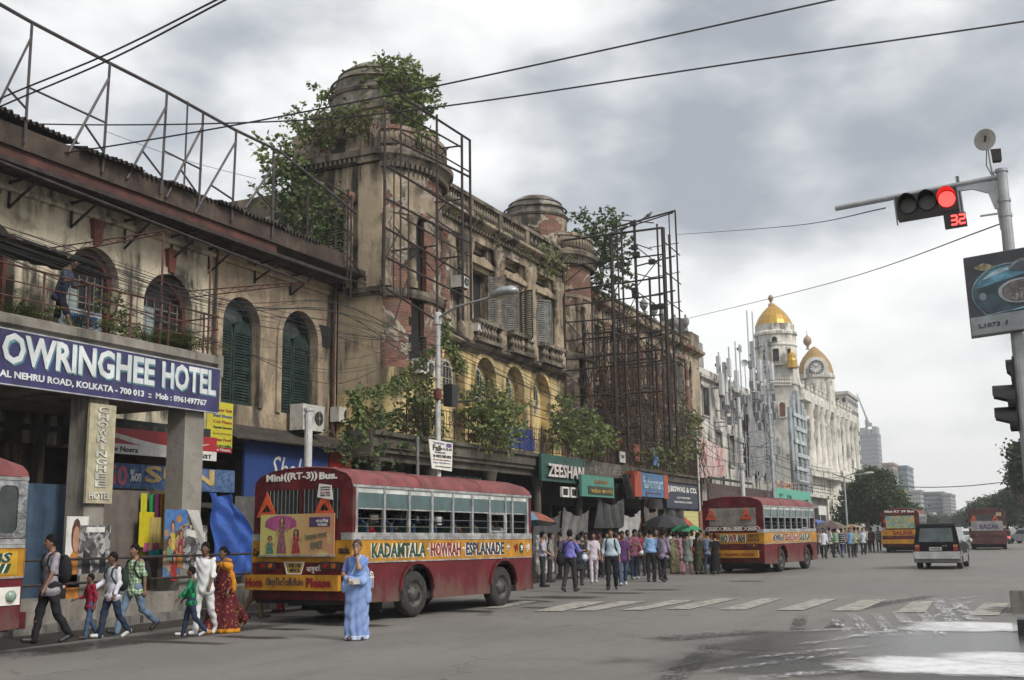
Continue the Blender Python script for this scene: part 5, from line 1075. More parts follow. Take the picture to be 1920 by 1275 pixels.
block('far blue green glass office block beside the street trees',1672,1700,876,420,22,hzb,6,12,hgl,.8,.55,name='office_block')
block('long grey office block at the end of the street',1722,1768,925,430,30,hzg,9,9,hgl,.8,.5,name='office_block')
block('pale apartment block in front of the long grey office block',1704,1726,922,400,10,hzt,4,9,hgl,.5,.45)
block('pale stepped apartment tower at the right end of the far blocks',1766,1782,928,425,25,hzt,3,11,hgl,.5,.45)
block('low pale house between the trees at the street end',1705,1748,965,330,10,hzt,5,3,hgl,.5,.45,name='house')
block('cream house peeping over the trees right of the gap',1812,1826,942,420,14,apm,3,4,hgl,.5,.45,name='house')
block('pinkish house block behind the big street tree',1655,1674,872,300,10,mat('far_pinkish_render',(.36,.30,.26),.9),3,5,hgl,.5,.45,name='house')
p,q=PY(1684,918,300),PY(1703,941,300); yb=thing('billboard','yellow roadside billboard with a dark letter C beside the glass block','billboard',(p.x,300,0)); mb=MB(); mb.box(p.x,q.x,300,300.4,q.z,p.z); mb.build('board',mat('billboard_yellow',(.45,.33,.06),.6),yb); letters('C',FY(300,0,0),p.x+(q.x-p.x)*.5,p.x+(q.x-p.x)*.95,q.z+.2,p.z-.8,ink,yb,w=.1,bold=.06)
mb=MB(); mb.tube([((p.x+q.x)/2,300.3,0),((p.x+q.x)/2,300.3,q.z)],.25,6); mb.build('post',hzg,yb)
# ---------------------------------------------------------------- buses (local frame: x right, y forward)
maroon=mat('bus_maroon_paint',(.115,.013,.017),.5,var=.5,sc=2.2,dirt=(.085,.040,.034),spec=.22)
maroon_r=mat('bus_faded_roof',(.20,.055,.056),.6,var=.4,sc=2.5,dirt=(.13,.07,.06),spec=.3)
orange=mat('bus_ochre_paint',(.42,.20,.018),.5,var=.3,sc=2.5,dirt=(.22,.115,.03),spec=.3)
silver=mat('bus_aluminium',(.44,.44,.43),.42,.5,var=.45,sc=4,dirt=(.22,.19,.16))
pane_m=mat('bus_tinted_glass',(.060,.105,.105),.18,var=.2)
def glassmat():
 t=NT('clear_bus_glass'); t.b.inputs['Transmission Weight'].default_value=.85; t.b.inputs['IOR'].default_value=1.05; return t.out((.55,.7,.68),.08)
tyre_m=mat('tyre_rubber',(.022,.021,.020),.85,var=.4,sc=8,dirt=(.07,.06,.05)); rim_m=mat('dusty_rim',(.085,.078,.07),.7,.2,var=.4,sc=8)
seat_m=mat('seat_green_vinyl',(.018,.045,.035),.6,var=.2); seatf=mat('seat_blue_frame',(.02,.06,.22),.5)
refl=mat('reflective_orange',(.50,.075,.025),.5); plate_y=mat('plate_yellow',(.40,.27,.06),.6,var=.2)
redink=mat('signwriter_red',(.22,.012,.016),.5); greenink=mat('signwriter_green',(.010,.055,.030),.5); signw=mat('signwriter_white',(.66,.64,.58),.55,var=.15); blueink=mat('signwriter_blue_black',(.012,.018,.045),.5)
und=mat('underbody_black',(.014,.013,.012),.9,var=.3)
HW=1.225
FRR=((HW,0,0),(0,1,0),(0,0,1),(1,0,0)); FRL=((-HW,0,0),(0,-1,0),(0,0,1),(-1,0,0))
def wheel(parent,x,y,r=.46,w=.27,s=1):
 o=bpy.data.objects.new('wheel',None); COL.objects.link(o); o.parent=parent; o.location=(x,y,r)
 T=Matrix.Rotation(pi/2*s,4,'Y')
 mb=MB(); mb.lathe([(r*.58,-w*.5),(r*.9,-w*.5),(r*.98,-w*.36),(r,-w*.2),(r,w*.2),(r*.98,w*.36),(r*.9,w*.5),(r*.58,w*.46)],n=24,T=T); mb.build('tyre',tyre_m,o,local=True,smooth=True)
 mb=MB(); mb.lathe([(r*.60,w*.44),(r*.55,w*.30),(r*.45,w*.18),(r*.30,w*.22),(r*.22,w*.42),(.001,w*.46)],n=20,T=T); mb.build('rim',rim_m,o,local=True,smooth=True)
 mb=MB()
 for i in range(8):a=2*pi*i/8; mb.lathe([(.018,w*.2),(.018,w*.30),(.001,w*.31)],(r*.36*cos(a),r*.36*sin(a),0),6,T=T)
 mb.build('wheel_nuts',rim_m,o,local=True); return o
def B(bus,name,mt,mb,**k):return mb.build(name,mt,bus,local=True,**k)
def skirt_mat():
 t=NT('bus_dusty_skirt'); sx=t.n('ShaderNodeSeparateXYZ'); t.l(t.co(),sx.inputs[0]); n=t.noise(2.4,7,.7,(1,1.2,.5)); c=t.mix(t.step(t.noise(1.6,5,.6),.36,.66),(.085,.011,.014),(.125,.016,.020))
 f=t.mth('ADD',t.mth('MULTIPLY',n,1.3),t.mth('MULTIPLY',sx.outputs[2],-.75)); c=t.mix(t.mth('MULTIPLY',t.step(f,.0,.42),.75),c,(.115,.075,.06)); c=t.mix(t.step(t.noise(5,6,.75,loc=(4,4,4)),.64,.70),c,(.19,.12,.10)); t.bump(t.noise(1.8,2,.5),.25,.03); return t.out(c,.55,spec=.2)
skirt_m=skirt_mat()
def minibus(label,loc,rz,cfg,pitch=0.0,group='red minibuses in the street'):
 bus=thing('minibus',label,'bus',loc,rz,group,local=True); bus.rotation_euler=(pitch,0,rz)
 maroon,orange,maroon_r=cfg.get('paint')or [globals()[q]for q in ('maroon','orange','maroon_r')]; R0,R1=-3.55,3.55; L_=lambda s,fr,u0,u1,v0,v1,mt,**k:letters(s,fr,u0,u1,v0,v1,mt,bus,local=True,**k)
 wy=(-1.38,2.16)
 for fr,sg in ((FRR,1),(FRL,-1)):
  out=[(R0*1,.36),]
  pts=[(-3.53,.38)]
  for y in sorted([a*sg for a in wy]):pts+=[(y-.62,.34),(y-.60,.62)]+[(y-.60*cos(pi*i/8)*1.0,.55+.52*sin(pi*i/8))for i in range(1,8)]+[(y+.60,.62),(y+.62,.34)]
  pts+=[(3.53,.38),(3.53,1.125),(-3.53,1.125)]
  mb=MB(); mb.panel([pts],fr,-.05,0); B(bus,'skirt_panel',skirt_m if maroon is globals()['maroon']else maroon,mb)
  for y in wy:
   mb=MB(); yy=y*sg; rim=[(yy-.64*cos(pi*i/10),.55+.57*sin(pi*i/10))for i in range(11)]; rin=[(yy-.58*cos(pi*i/10),.55+.51*sin(pi*i/10))for i in range(11)]; mb.panel([rim+rin[::-1]],fr,0,.05); B(bus,'wheel_arch',maroon,mb)
  mb=MB(); mb.panel([rect(-3.54,3.54,1.125,1.54)],fr,-.05,.006); B(bus,'ochre_band',orange,mb)
  mb=MB(); mb.panel([rect(-3.54,3.54,1.105,1.13)],fr,0,.02); mb.panel([rect(-3.54,3.54,1.545,1.68)],fr,-.05,.018); mb.panel([rect(-3.54,3.54,1.60,1.61)],fr,0,.028); B(bus,'belt_moulding',silver,mb)
  ed=cfg.get('pillars',[-3.42,-2.52,-1.66,-.82,.0,.80,1.56,2.30,2.62,3.36])
  ed=ed if sg>0 else [-e for e in ed[::-1]]
  for e in ed:mb=MB(); mb.panel([rect(e-.035,e+.035,1.68,2.56)],fr,-.05,.012); B(bus,'window_pillar',silver,mb)
  for a,b in ((-3.54,min(ed)-.035),(max(ed)+.035,3.54)):mb=MB(); mb.panel([rect(a,b,1.68,2.56)],fr,-.05,.004); B(bus,'corner_panel',maroon,mb)
  mb=MB(); mb.panel([rect(-3.54,3.54,2.54,2.60)],fr,-.05,.02); B(bus,'cant_rail',silver,mb)
  for k in range(len(ed)-1):
   a,b=ed[k]+.035,ed[k+1]-.035
   wdw=bpy.data.objects.new('window',None); COL.objects.link(wdw); wdw.parent=bus
   mb=MB(); mb.panel([rect(a,b,2.44,2.54)],fr,-.03,-.008); mb.build('blind',mat('whitish_blind',(.5,.52,.5),.7),wdw,local=True)
   mb=MB(); mb.panel([rect(a,b,2.15,2.44)],fr,-.03,-.012); mb.build('pane',pane_m,wdw,local=True)
   mb=MB(); mb.panel([rect(a,b,2.125,2.15)],fr,-.035,-.005); bars=MB()
   for z in (1.80,1.95):bars.beam(Vector(fr[0])+Vector(fr[1])*a+Vector((-.02*sg,0,z)),Vector(fr[0])+Vector(fr[1])*b+Vector((-.02*sg,0,z)),.014)
   if k==6 or b-a>.7 and k==8:mb.panel([rect(a,b,1.70,2.14),rect(a+.04,b-.04,1.74,2.10)],fr,-.03,0)
   mb.build('sash',silver,wdw,local=True); bars.build('guard_bars',mat('guard_grey',(.10,.095,.09),.6),wdw,local=True)
 prof=[(1.225,2.58),(1.20,2.70),(1.08,2.82),(.75,2.92),(.35,2.965),(0,2.975)]; prof=prof+[(-x,z)for x,z in prof[-2::-1]]
 mb=MB(); ys=[(-3.56,.93),(-3.50,.98),(-3.4,1),(0,1),(3.2,1),(3.4,.95),(3.56,.80)]; n=len(prof)
 for y,k in ys:mb.v+=[Vector((x*(.97+.03*k),y,2.56+(z-2.56)*k))for x,z in prof]
 for i in range(len(ys)-1):
  for j in range(n-1):mb.f.append([i*n+j,i*n+j+1,(i+1)*n+j+1,(i+1)*n+j]); mb.mi.append(0)
 B(bus,'roof',maroon_r,mb,smooth=True)
 for y in (-1.2,1.2):mb=MB(); mb.tube([(x*1.004,y,z+.006)for x,z in prof],.012,4); B(bus,'roof_seam',maroon_r,mb)
 fb=((0,R0,0),(1,0,0),(0,0,1),(0,-1,0))
 arc=[(x*.995,2.56+(z-2.56)*.95)for x,z in prof]
 holes=[rect(-.95,-.06,1.95,2.52),rect(.02,.93,1.95,2.52)]if not cfg.get('mesh')else [rect(-.95,.95,1.82,2.50)]
 mb=MB(); mb.panel([[(-1.2,.42),(1.2,.42),(1.225,1.1)]+arc+[(-1.225,1.1)]]+holes,fb,-.06,0); B(bus,'rear_wall',maroon,mb)
 mb=MB(); mb.panel([rect(-1.235,1.235,1.125,1.54)],fb,0,.012); B(bus,'ochre_band',orange,mb)
 mb=MB(); mb.panel([rect(-1.24,-.98,1.545,1.68)],fb,0,.016); mb.panel([rect(.98,1.24,1.545,1.68)],fb,0,.016); B(bus,'belt_moulding',silver,mb)
 for h in holes:
  wdw=bpy.data.objects.new('rear_window',None); COL.objects.link(wdw); wdw.parent=bus
  a,b,c,d=h[0][0],h[1][0],h[0][1],h[2][1]
  mb=MB(); mb.panel([h],fb,-.05,-.045); mb.build('pane',mat('rear_dark_glass',(.045,.06,.06),.2),wdw,local=True)
  mb=MB()
  if cfg.get('mesh'):
   for k in range(-12,30):
    for s_ in (1,-1):
     x0=a+k*.085; p=(x0,c)if s_>0 else (x0,d); q=(x0+s_*0+(d-c),d)if s_>0 else (x0+(d-c),c)
     x0c,x1c=max(p[0],a),min(q[0],b)
     if x1c<=x0c:continue
     f0,f1=(x0c-p[0])/(q[0]-p[0]),(x1c-p[0])/(q[0]-p[0]); mb.tube([(x0c,R0-.01,p[1]+(q[1]-p[1])*f0),(x1c,R0-.01,p[1]+(q[1]-p[1])*f1)],.011,4,cap=False)
  else:
   for k in range(9):x=a+(b-a)*(k+.5)/9; mb.tube([(x,R0-.015,c),(x,R0-.015,d)],.010,5)
  mb.build('guard_bars',mat('guard_grey',(.10,.095,.09),.6)if not cfg.get('mesh')else mat('mesh_buff',(.33,.30,.26),.7),wdw,local=True)
 for sx in cfg.get('tri',(-.86,.58)):
  z=2.0 if not cfg.get('mesh')else 2.06; k=.26 if not cfg.get('mesh')else .24
  mb=MB(); mb.panel([[(sx-k,z),(sx+k,z),(sx,z+k*1.9)],[(sx-k*.48,z+.10),(sx+k*.48,z+.10),(sx,z+k*1.9-.24)]],fb,.03,.045); B(bus,'warning_triangle',refl,mb)
 bz0,bz1=.60,.89
 if cfg.get('bumper',1):
  mb=MB(); mb.panel([rect(-1.29,1.02,bz0,bz1)],fb,.04,.14); B(bus,'bumper',orange,mb)
 mb=MB(); mb.box(-1.15,1.15,-3.5,3.4,.34,.48); mb.box(-.5,.5,-3.3,3.4,.3,.6); B(bus,'chassis',und,mb)
 mb=MB(); mb.box(-1.17,1.17,-3.48,3.45,.98,1.06); B(bus,'floor',und,mb)
 mb=MB(); mb.box(-1.0,1.0,-2.3,-2.25,.02+.12,.5); B(bus,'mud_flap',und,mb); mb=MB(); mb.box(-1.0,1.0,wy[0]-.08,wy[0]+.08,.38,.54); mb.box(-1.0,1.0,wy[1]-.06,wy[1]+.06,.40,.52); B(bus,'axle',und,mb)
 for y in wy:
  for s_ in (1,-1):wheel(bus,s_*1.06,y,.46,.28,s_)
 for sx in (-.82,.74):
  mb=MB(); mb.panel([rect(sx-.22,sx+.22,.98,1.14)],fb,.012,.05); t_=B(bus,'tail_lamp',mat('lamp_black',(.03,.02,.02),.5),mb)
  for dx,c_ in ((-.1,'r'),(.1,'o')):mb=MB(); disc(mb,fb,sx+dx,1.06,.05,.05,.065,10); mb.build('lens',mat('lens_red',(.22,.012,.01),.25)if c_=='r' else mat('lens_amber',(.35,.09,.01),.25),t_,local=True)
 ff=((0,R1,0),(-1,0,0),(0,0,1),(0,1,0))
 mb=MB(); mb.panel([[(-1.2,.42),(1.2,.42),(1.225,1.1)]+[(x*.99,2.56+(z-2.56)*.78)for x,z in prof]+[(-1.225,1.1)],rect(-1.08,1.08,1.62,2.48)],ff,-.06,0); B(bus,'front_wall',maroon,mb)
 mb=MB(); mb.panel([rect(-1.08,1.08,1.62,2.48)],ff,-.05,-.04); B(bus,'windscreen',mat('windscreen_glass',(.05,.07,.075),.12),mb)
 mb=MB(); mb.panel([rect(-1.23,1.23,1.125,1.54)],ff,0,.012); B(bus,'ochre_band',orange,mb)
 mb=MB(); mb.panel([rect(-1.2,1.2,.36,.6)],ff,0,.12); B(bus,'front_bumper',maroon,mb)
 for sx in (-.95,.95):
  mb=MB(); mb.lathe([(.15,0),(.16,.04),(.13,.07),(.001,.09)],n=14,T=Matrix.Translation((sx,R1+.0,.86))@Matrix.Rotation(-pi/2,4,'X')); B(bus,'headlamp',mat('lamp_glass',(.45,.46,.45),.15),mb,smooth=True)
 for i in range(7):
  y=-2.9+i*.8
  for sx in (-.72,.72):
   mb=MB(); mb.box(sx-.42,sx+.42,y-.05,y+.40,1.32,1.42); mb.box(sx-.42,sx+.42,y-.10,y-.02,1.40,1.86); so_=B(bus,'seat',seat_m,mb)
   mb=MB(); mb.tube([(sx-.43,y-.06,1.06),(sx-.43,y-.06,1.78),(sx-.30,y-.07,1.92),(sx+.30,y-.07,1.92),(sx+.43,y-.06,1.78),(sx+.43,y-.06,1.06)],.018,6); mb.build('seat_frame',seatf,so_,local=True)
 for k in (-2,0,2):mb=MB(); mb.tube([(.25,k,1.06),(.25,k,2.9)],.018,6); B(bus,'grab_pole',seatf,mb)
 mb=MB(); mb.tube([(1.235,-3.5,2.60),(1.235,3.4,2.60)],.018,5); mb.tube([(-1.235,-3.5,2.60),(-1.235,3.4,2.60)],.018,5); B(bus,'rain_gutter',maroon_r,mb)
 for s_,fr,u0,u1,v0,v1,mt,k in cfg.get('words',[]):L_(s_,fr if fr else FRR,u0,u1,v0,v1,mt,**k)
 if 'extra' in cfg:cfg['extra'](bus,fb,L_)
 return bus
FB=((0,-3.55,0),(1,0,0),(0,0,1),(0,-1,0))
k1_=dict(w=.014,bold=.035)
def side_words(ws,k=k1_,sh=True):
 out=[]
 for s_,u0,u1,mt in ws:
  if sh:out.append((s_,FRR,u0-.02,u1-.02,1.185,1.475,signw,dict(w=.010,bold=.07,name='letter_outline')))
  out.append((s_,FRR,u0,u1,1.20,1.48,mt,dict(w=.018,bold=.03)))
 return out
def extra1(bus,fb,L_):
 ad=bpy.data.objects.new('advert_panel',None); COL.objects.link(ad); ad.parent=bus
 def adm():
  t=NT('advert_print'); sx=t.n('ShaderNodeSeparateXYZ'); t.l(t.co(),sx.inputs[0]); n=t.noise(2.5,3,.5,dist=.8)
  f=t.step(t.mth('ADD',sx.outputs[0],t.mth('MULTIPLY',n,.7)),-.6,1.3)
  c=t.mix(f,(.44,.40,.13),(.42,.20,.11)); c=t.mix(t.step(t.noise(1.6,3,.5,loc=(2,1,5)),.52,.6),c,(.46,.42,.17)); return t.out(c,.5)
 mb=MB(); mb.panel([rect(-.98,.86,1.27,2.05)],fb,.05,.075); mb.build('print',adm(),ad,local=True)
 fig=[(-.72,1.30,1.64,'shirt_green',(.10,.24,.20)),(-.42,1.30,1.99,'dress_rose',(.30,.12,.15)),(-.06,1.30,1.76,'dress_red',(.40,.05,.06))]
 mb=MB(); disc(mb,fb,-.46,1.88,.40,.0755,.0775,20,.155); mb.panel([[(-.86,1.86),(-.06,1.86),(-.06,1.80),(-.86,1.80)]],fb,.0755,.0772); mb.build('pink_umbrella_print',mat('umbrella_pink_print',(.36,.08,.21),.5),ad,local=True)
 def pp(nm,pts,d,mt):mb=MB(); mb.panel([pts],fb,d,d+.0015); mb.build(nm,mt,ad,local=True)
 e_=lambda x,y,rx,ry,n=14,a0=0:[(x+rx*cos(a0+2*pi*i/n),y+ry*sin(a0+2*pi*i/n))for i in range(n)]
 psk_,phr_=mat('print_skin',(.42,.22,.14),.6),mat('print_hair',(.07,.03,.02),.6)
 for k in range(5):a0=.35+k*.5; pp('umbrella_fold_print',[(-.46+.39*cos(a0),1.88+.15*sin(a0)),(-.46+.39*cos(a0+.22),1.88+.15*sin(a0+.22)),(-.46,2.02)],.0785,mat('umbrella_rose_fold',(.45,.14,.28),.5))
 for x,z0,z1,nm,c in fig:
  h=z1-z0; w=.060+.05*h; m_2=mat(nm,tuple(v*.9 for v in c),.5,var=.6,sc=22); zs=z1-.115; lean_=.02 if x<-.5 else -.01
  pp('hair_print',[(x-.062,z1-.03),(x-.03,z1),(x+.03,z1),(x+.062,z1-.03),(x+.075,z1-.17),(x+.03,z1-.20),(x-.03,z1-.20),(x-.075,z1-.17)]if h>.4 else e_(x,z1-.05,.055,.055),.0805,phr_)
  pp('arm_print',[(x-w*.8,zs-.02),(x-w*1.5,zs-h*.22),(x-w*1.1,zs-h*.40),(x-w*.75,zs-h*.38),(x-w*1.05,zs-h*.22),(x-w*.45,zs-.06)],.081,psk_); pp('arm_print',[(x+w*.8,zs-.02),(x+w*1.4,zs-h*.2),(x+w*1.6,zs-h*.02),(x+w*1.85,zs-h*.04),(x+w*1.55,zs-h*.28),(x+w*.45,zs-.07)],.081,psk_)
  pp('dress_print',[(x-w*1.3,z0),(x+w*1.35,z0),(x+w*1.05,z0+h*.25),(x+w*.62,zs-h*.30),(x+w*.85,zs-h*.12),(x+w*.8,zs-.005),(x+w*.3,zs-.03),(x-w*.3,zs-.03),(x-w*.8,zs-.005),(x-w*.85,zs-h*.12),(x-w*.62,zs-h*.30),(x-w*1.05,z0+h*.25)],.083,m_2)
  pp('neck_print',[(x-.018,zs-.045),(x+.018,zs-.045),(x+.016,zs+.03),(x-.016,zs+.03)],.0845,psk_); pp('face_print',e_(x+lean_*.3,z1-.062,.033,.046),.086,psk_); pp('smile_print',[(x-.012,z1-.084),(x+.012,z1-.084),(x,z1-.091)],.088,mat('print_smile',(.5,.45,.42)))
 mb=MB(); mb.panel([rect(.26,.76,1.80,1.98)],fb,.078,.082); mb.build('logo_block',mat('print_navy_red',(.10,.05,.15),.5,var=.6,sc=6),ad,local=True)
 letters('সানরাইজ',fb,.42,.72,1.87,1.95,signw,ad,local=True,w=.085,bold=.01); letters('বাজার',fb,.46,.70,1.81,1.86,signw,ad,local=True,w=.085)
 letters('ঠান্ডা লেগে',fb,.16,.74,1.55,1.70,mat('print_grey_green',(.14,.17,.10)),ad,local=True,w=.085,tilt=.12); letters('মজা!',fb,.30,.60,1.38,1.53,mat('print_grey_green',(.14,.17,.10)),ad,local=True,w=.085,tilt=.12)
 mb=MB(); mb.panel([rect(-1.0,.88,1.235,1.27)],fb,.05,.09); mb.build('bottom_rail',silver,ad,local=True)
 mb=MB(); mb.panel([[(-.40,1.135),(.12,1.135),(.04,.90),(-.32,.90)],[(-.37,1.12),(.09,1.12),(.03,.92),(-.30,.92)]],fb,.016,.03); B(bus,'plate_border',signw,mb)
 mb=MB(); mb.panel([[(-.37,1.12),(.09,1.12),(.03,.92),(-.30,.92)]],fb,.012,.022); B(bus,'number_plate',plate_y,mb)
 mb=MB(); a=radians(-8); mb.panel([[(.42,2.36),(.80,2.30),(.76,2.58),(.46,2.62)]],fb,.05,.06); B(bus,'paper_notice',signw,mb)
 for k in range(4):L_(('tuition','Accountancy','Com. Maths','98301 7710')[k],fb,.50,.74,2.53-.052*k,2.565-.052*k,redink if k==2 else ink,w=.064,bold=.01)
w1=side_words([('KADAMTALA',-2.94,-1.08,greenink),('HOWRAH',-.90,.28,redink),('ESPLANADE',.50,2.18,blueink)])
w1+=[('*',FRR,2.30,2.46,1.26,1.42,signw,dict(w=.016,bold=.05)),('*',FRR,-1.04,-.94,1.28,1.38,signw,dict(w=.016,bold=.05)),('*',FRR,.34,.46,1.28,1.38,signw,dict(w=.016,bold=.05)),('শ্রী',FRR,2.66,2.84,1.24,1.44,redink,dict(w=.016,bold=.02)),('O',FRR,2.92,3.12,1.21,1.47,greenink,dict(w=.016,bold=.05)),('9',FRR,2.97,3.07,1.27,1.41,signw,dict(w=.022,bold=.04)),('শ্রী',FRR,3.22,3.44,1.24,1.44,signw,dict(w=.016,bold=.02)),('Mini',FB,-.92,-.50,2.70,2.84,signw,dict(w=.012,bold=.03)),('((RT-3))',FB,-.47,.37,2.68,2.86,signw,dict(w=.012,bold=.03)),('Bus.',FB,.42,.86,2.70,2.84,signw,dict(w=.012,bold=.04)),('Kad',FB,-1.21,-1.0,1.24,1.40,ink,dict(w=.016,bold=.03,shear=.2)),('nade.',FB,.92,1.20,1.28,1.44,ink,dict(w=.016,bold=.03,shear=.2)),('WB 11B',FB,-.28,.02,1.03,1.10,ink,dict(w=.024,bold=.04)),('4012',FB,-.26,.0,.94,1.01,ink,dict(w=.024,bold=.04)),('বাবুঘাট',FB,.16,.54,.92,1.08,signw,dict(w=.014,bold=.01,tilt=.05)),('Horn',FB,-1.26,-.82,.66,.83,redink,dict(w=.144,bold=.05)),('ObeyTheTrafficRules',FB,-.74,.20,.65,.84,blueink,dict(w=.144,bold=-.005,shear=.1)),('Please',FB,.26,.86,.66,.84,redink,dict(w=.144,bold=.05))]
d_=Vector((.0707,.9975,0)); n_=Vector((.9975,-.0707,0)); rc_=Vector((-11.73,17.65,0)); c_=rc_+d_*3.55-n_*HW
bus1=minibus('red minibus pulled up at the kerb with a bright advert panel on its back',c_,-radians(4.05),dict(words=w1,extra=extra1),pitch=-radians(.55))
L1=letters('শ্রী',FRR,-3.1,-2.85,.55,.95,signw,bus1,local=True,w=.006)
w2=side_words([('HOWRAH',-2.5,-1.2,blueink),('SEALDAH',-.95,.75,redink),('SALKIA',.95,2.5,greenink)])
w2+=[('SALKIA',FB,-.98,-.62,1.66,1.76,signw,dict(w=.012,bold=.03)),('Rt-50',FB,-.38,.38,1.66,1.78,signw,dict(w=.012,bold=.04)),('SALKIA',FB,.62,.98,1.66,1.76,signw,dict(w=.012,bold=.03)),('StoP',FB,-1.0,-.60,1.26,1.44,redink,dict(w=.02,bold=.03)),('HOWRAH',FB,-.52,.50,1.19,1.49,signw,dict(w=.016,bold=.08)),('HO',FB,-.50,-.22,1.20,1.48,greenink,dict(w=.024,bold=.03)),('WR',FB,-.19,.16,1.20,1.48,redink,dict(w=.024,bold=.03)),('AH',FB,.19,.48,1.20,1.48,blueink,dict(w=.024,bold=.03)),('WB11B',FB,.64,.98,1.38,1.46,ink,dict(w=.02)),('5136',FB,.68,.94,1.28,1.36,ink,dict(w=.02)),('OBEY TRAFFIC RULES',FB,-.85,.85,.69,.77,redink,dict(w=.15,bold=.03))]
def extra2(bus,fb,L_):
 for sx in (-.80,0,.80):
  h=.22 if sx else .46; mb=MB(); mb.panel([[(sx-h-.08,1.71),(sx-h,1.635),(sx+h,1.635),(sx+h+.08,1.71),(sx+h,1.79),(sx-h,1.79)],[(sx-h-.05,1.71),(sx-h+.01,1.655),(sx+h-.01,1.655),(sx+h+.05,1.71),(sx+h-.01,1.77),(sx-h+.01,1.77)]],fb,0,.012); B(bus,'painted_scroll',signw,mb)
 mb=MB(); mb.panel([rect(-1.04,-.57,1.22,1.49),rect(-1.02,-.59,1.24,1.47)],fb,.012,.022); mb.panel([rect(.60,1.02,1.24,1.49),rect(.62,1.0,1.26,1.47)],fb,.012,.022); B(bus,'painted_box',ink,mb)
a,b=G(1467.6,1072),G(1501,1068); hd2=atan2(b.x-a.x,b.y-a.y); d2_=Vector((sin(hd2),cos(hd2),0)); n2_=Vector((cos(hd2),-sin(hd2),0)); q=a+d2_*(1.38)-n2_*1.2
bus2=minibus('red minibus with mesh over its rear window and STOP HOWRAH painted behind',(q.x,q.y,0),-hd2,dict(words=w2,extra=extra2,mesh=1))
def extra3(bus,fb,L_):
 mb=MB(); mb.panel([rect(-.92,.92,1.62,2.45)],fb,.03,.05)
 t=NT('advert_print_far'); n=t.noise(3,4,.6,dist=1.2); c=t.mix(t.step(n,.42,.58),(.40,.30,.10),(.10,.24,.20)); c=t.mix(t.step(t.noise(5,3,.6,loc=(3,1,1)),.55,.62),c,(.16,.28,.40)); B(bus,'advert_panel',t.out(c,.5),mb)
w3=[('Mini RT 39 Bus',FB,-.95,.95,2.66,2.83,signw,dict(w=.012,bold=.04)),('SALKIA',FB,-.5,.8,1.18,1.46,redink,dict(w=.016,bold=.04))]
p=G(1690,1036.5); bus3=minibus('red and ochre minibus partly hidden behind the black jeep',(p.x,p.y+3.55,0),radians(1.0),dict(words=w3,extra=extra3))
def extra4(bus,fb,L_):
 mb=MB(); mb.panel([rect(-1.05,1.05,1.35,2.05)],fb,.03,.05); B(bus,'advert_panel',mat('greyish_advert',(.27,.27,.27),.6,var=.35,sc=3),mb); L_('BAZAR',fb,-.5,.8,1.5,1.8,mat('violet_ink',(.06,.04,.14)),w=.055,bold=.03)
 mb=MB(); mb.panel([rect(.65,1.0,2.4,2.65)],fb,.03,.05); B(bus,'paper_notice',mat('buff_paper',(.42,.36,.22)),mb)
dullp=[mat('dull_brown_paint',(.075,.018,.016),.6,var=.4,sc=1.5),mat('dull_brown_band',(.11,.035,.022),.6,var=.4,sc=1.5),mat('dull_brown_roof',(.10,.035,.03),.6,var=.4,sc=1.5)]; p=G(1852,1031); bus4=minibus('dark red minibus farthest down the road with a grey advert on its back',(p.x,p.y+3.55,0),radians(1.5),dict(words=[],extra=extra4,bumper=0,paint=dullp))
def extra5(bus,fb,L_):
 fr=FRR
 mb=MB(); mb.panel([rect(2.80,3.42,1.16,1.50)],fr,.01,.016); B(bus,'yellow_patch',mat('bus_yellow_paint',(.46,.27,.015),.4),mb)
 for s_,v0,v1 in (('BS',1.34,1.48),('III',1.19,1.32)):L_(s_,fr,2.95,3.30,v0,v1,signw,w=.018,bold=.07,shear=.2,name='letter_outline'); L_(s_,fr,2.96,3.31,v0,v1,greenink,w=.026,bold=.03,shear=.2)
 rd=lambda a,b,c,d,r:[(a+r-r*cos(t),c+r-r*sin(t))for t in (0,.5,1.0,1.57)]+[(b-r+r*sin(t),c+r-r*cos(t))for t in (0,.5,1.0,1.57)]+[(b-r+r*cos(t),d-r+r*sin(t))for t in (0,.5,1.0,1.57)]+[(a+r-r*sin(t),d-r+r*cos(t))for t in (0,.5,1.0,1.57)]
 mb=MB(); mb.panel([rect(2.30,3.52,1.69,2.53),rd(3.02,3.36,1.76,2.46,.10),rd(2.40,2.88,1.80,2.40,.06)],fr,-.02,.03); B(bus,'polished_corner_panel',mat('polished_aluminium',(.42,.42,.42),.2,.9,var=.5,sc=6,bump=.8,bsc=4),mb)
 mb=MB(); mb.panel([rect(2.38,3.40,1.74,2.48)],fr,.005,.012); B(bus,'pane',mat('quarter_dark_glass',(.035,.045,.045),.15),mb)
 mb=MB(); mb.panel([rect(3.0,3.5,.72,.98)],fr,0,.02); B(bus,'white_lamp_surround',signw,mb)
 mb=MB(); mb.lathe([(.08,0),(.085,.05),(.06,.08),(.001,.09)],n=14,T=Matrix.Translation((HW+.01,3.32,.85))@Matrix.Rotation(pi/2,4,'Y')); B(bus,'side_lamp',mat('lamp_glass_green',(.25,.34,.28),.15),mb,smooth=True)
fc=PX(48,1000,-13.75); bus5=minibus('silver trimmed front corner of a red bus entering at the left edge',(-13.75-HW,fc.y-3.55,0),0.0,dict(words=[],extra=extra5,pillars=[-3.42,-2.52,-1.66,-.82,0,.8,1.56,2.28]))
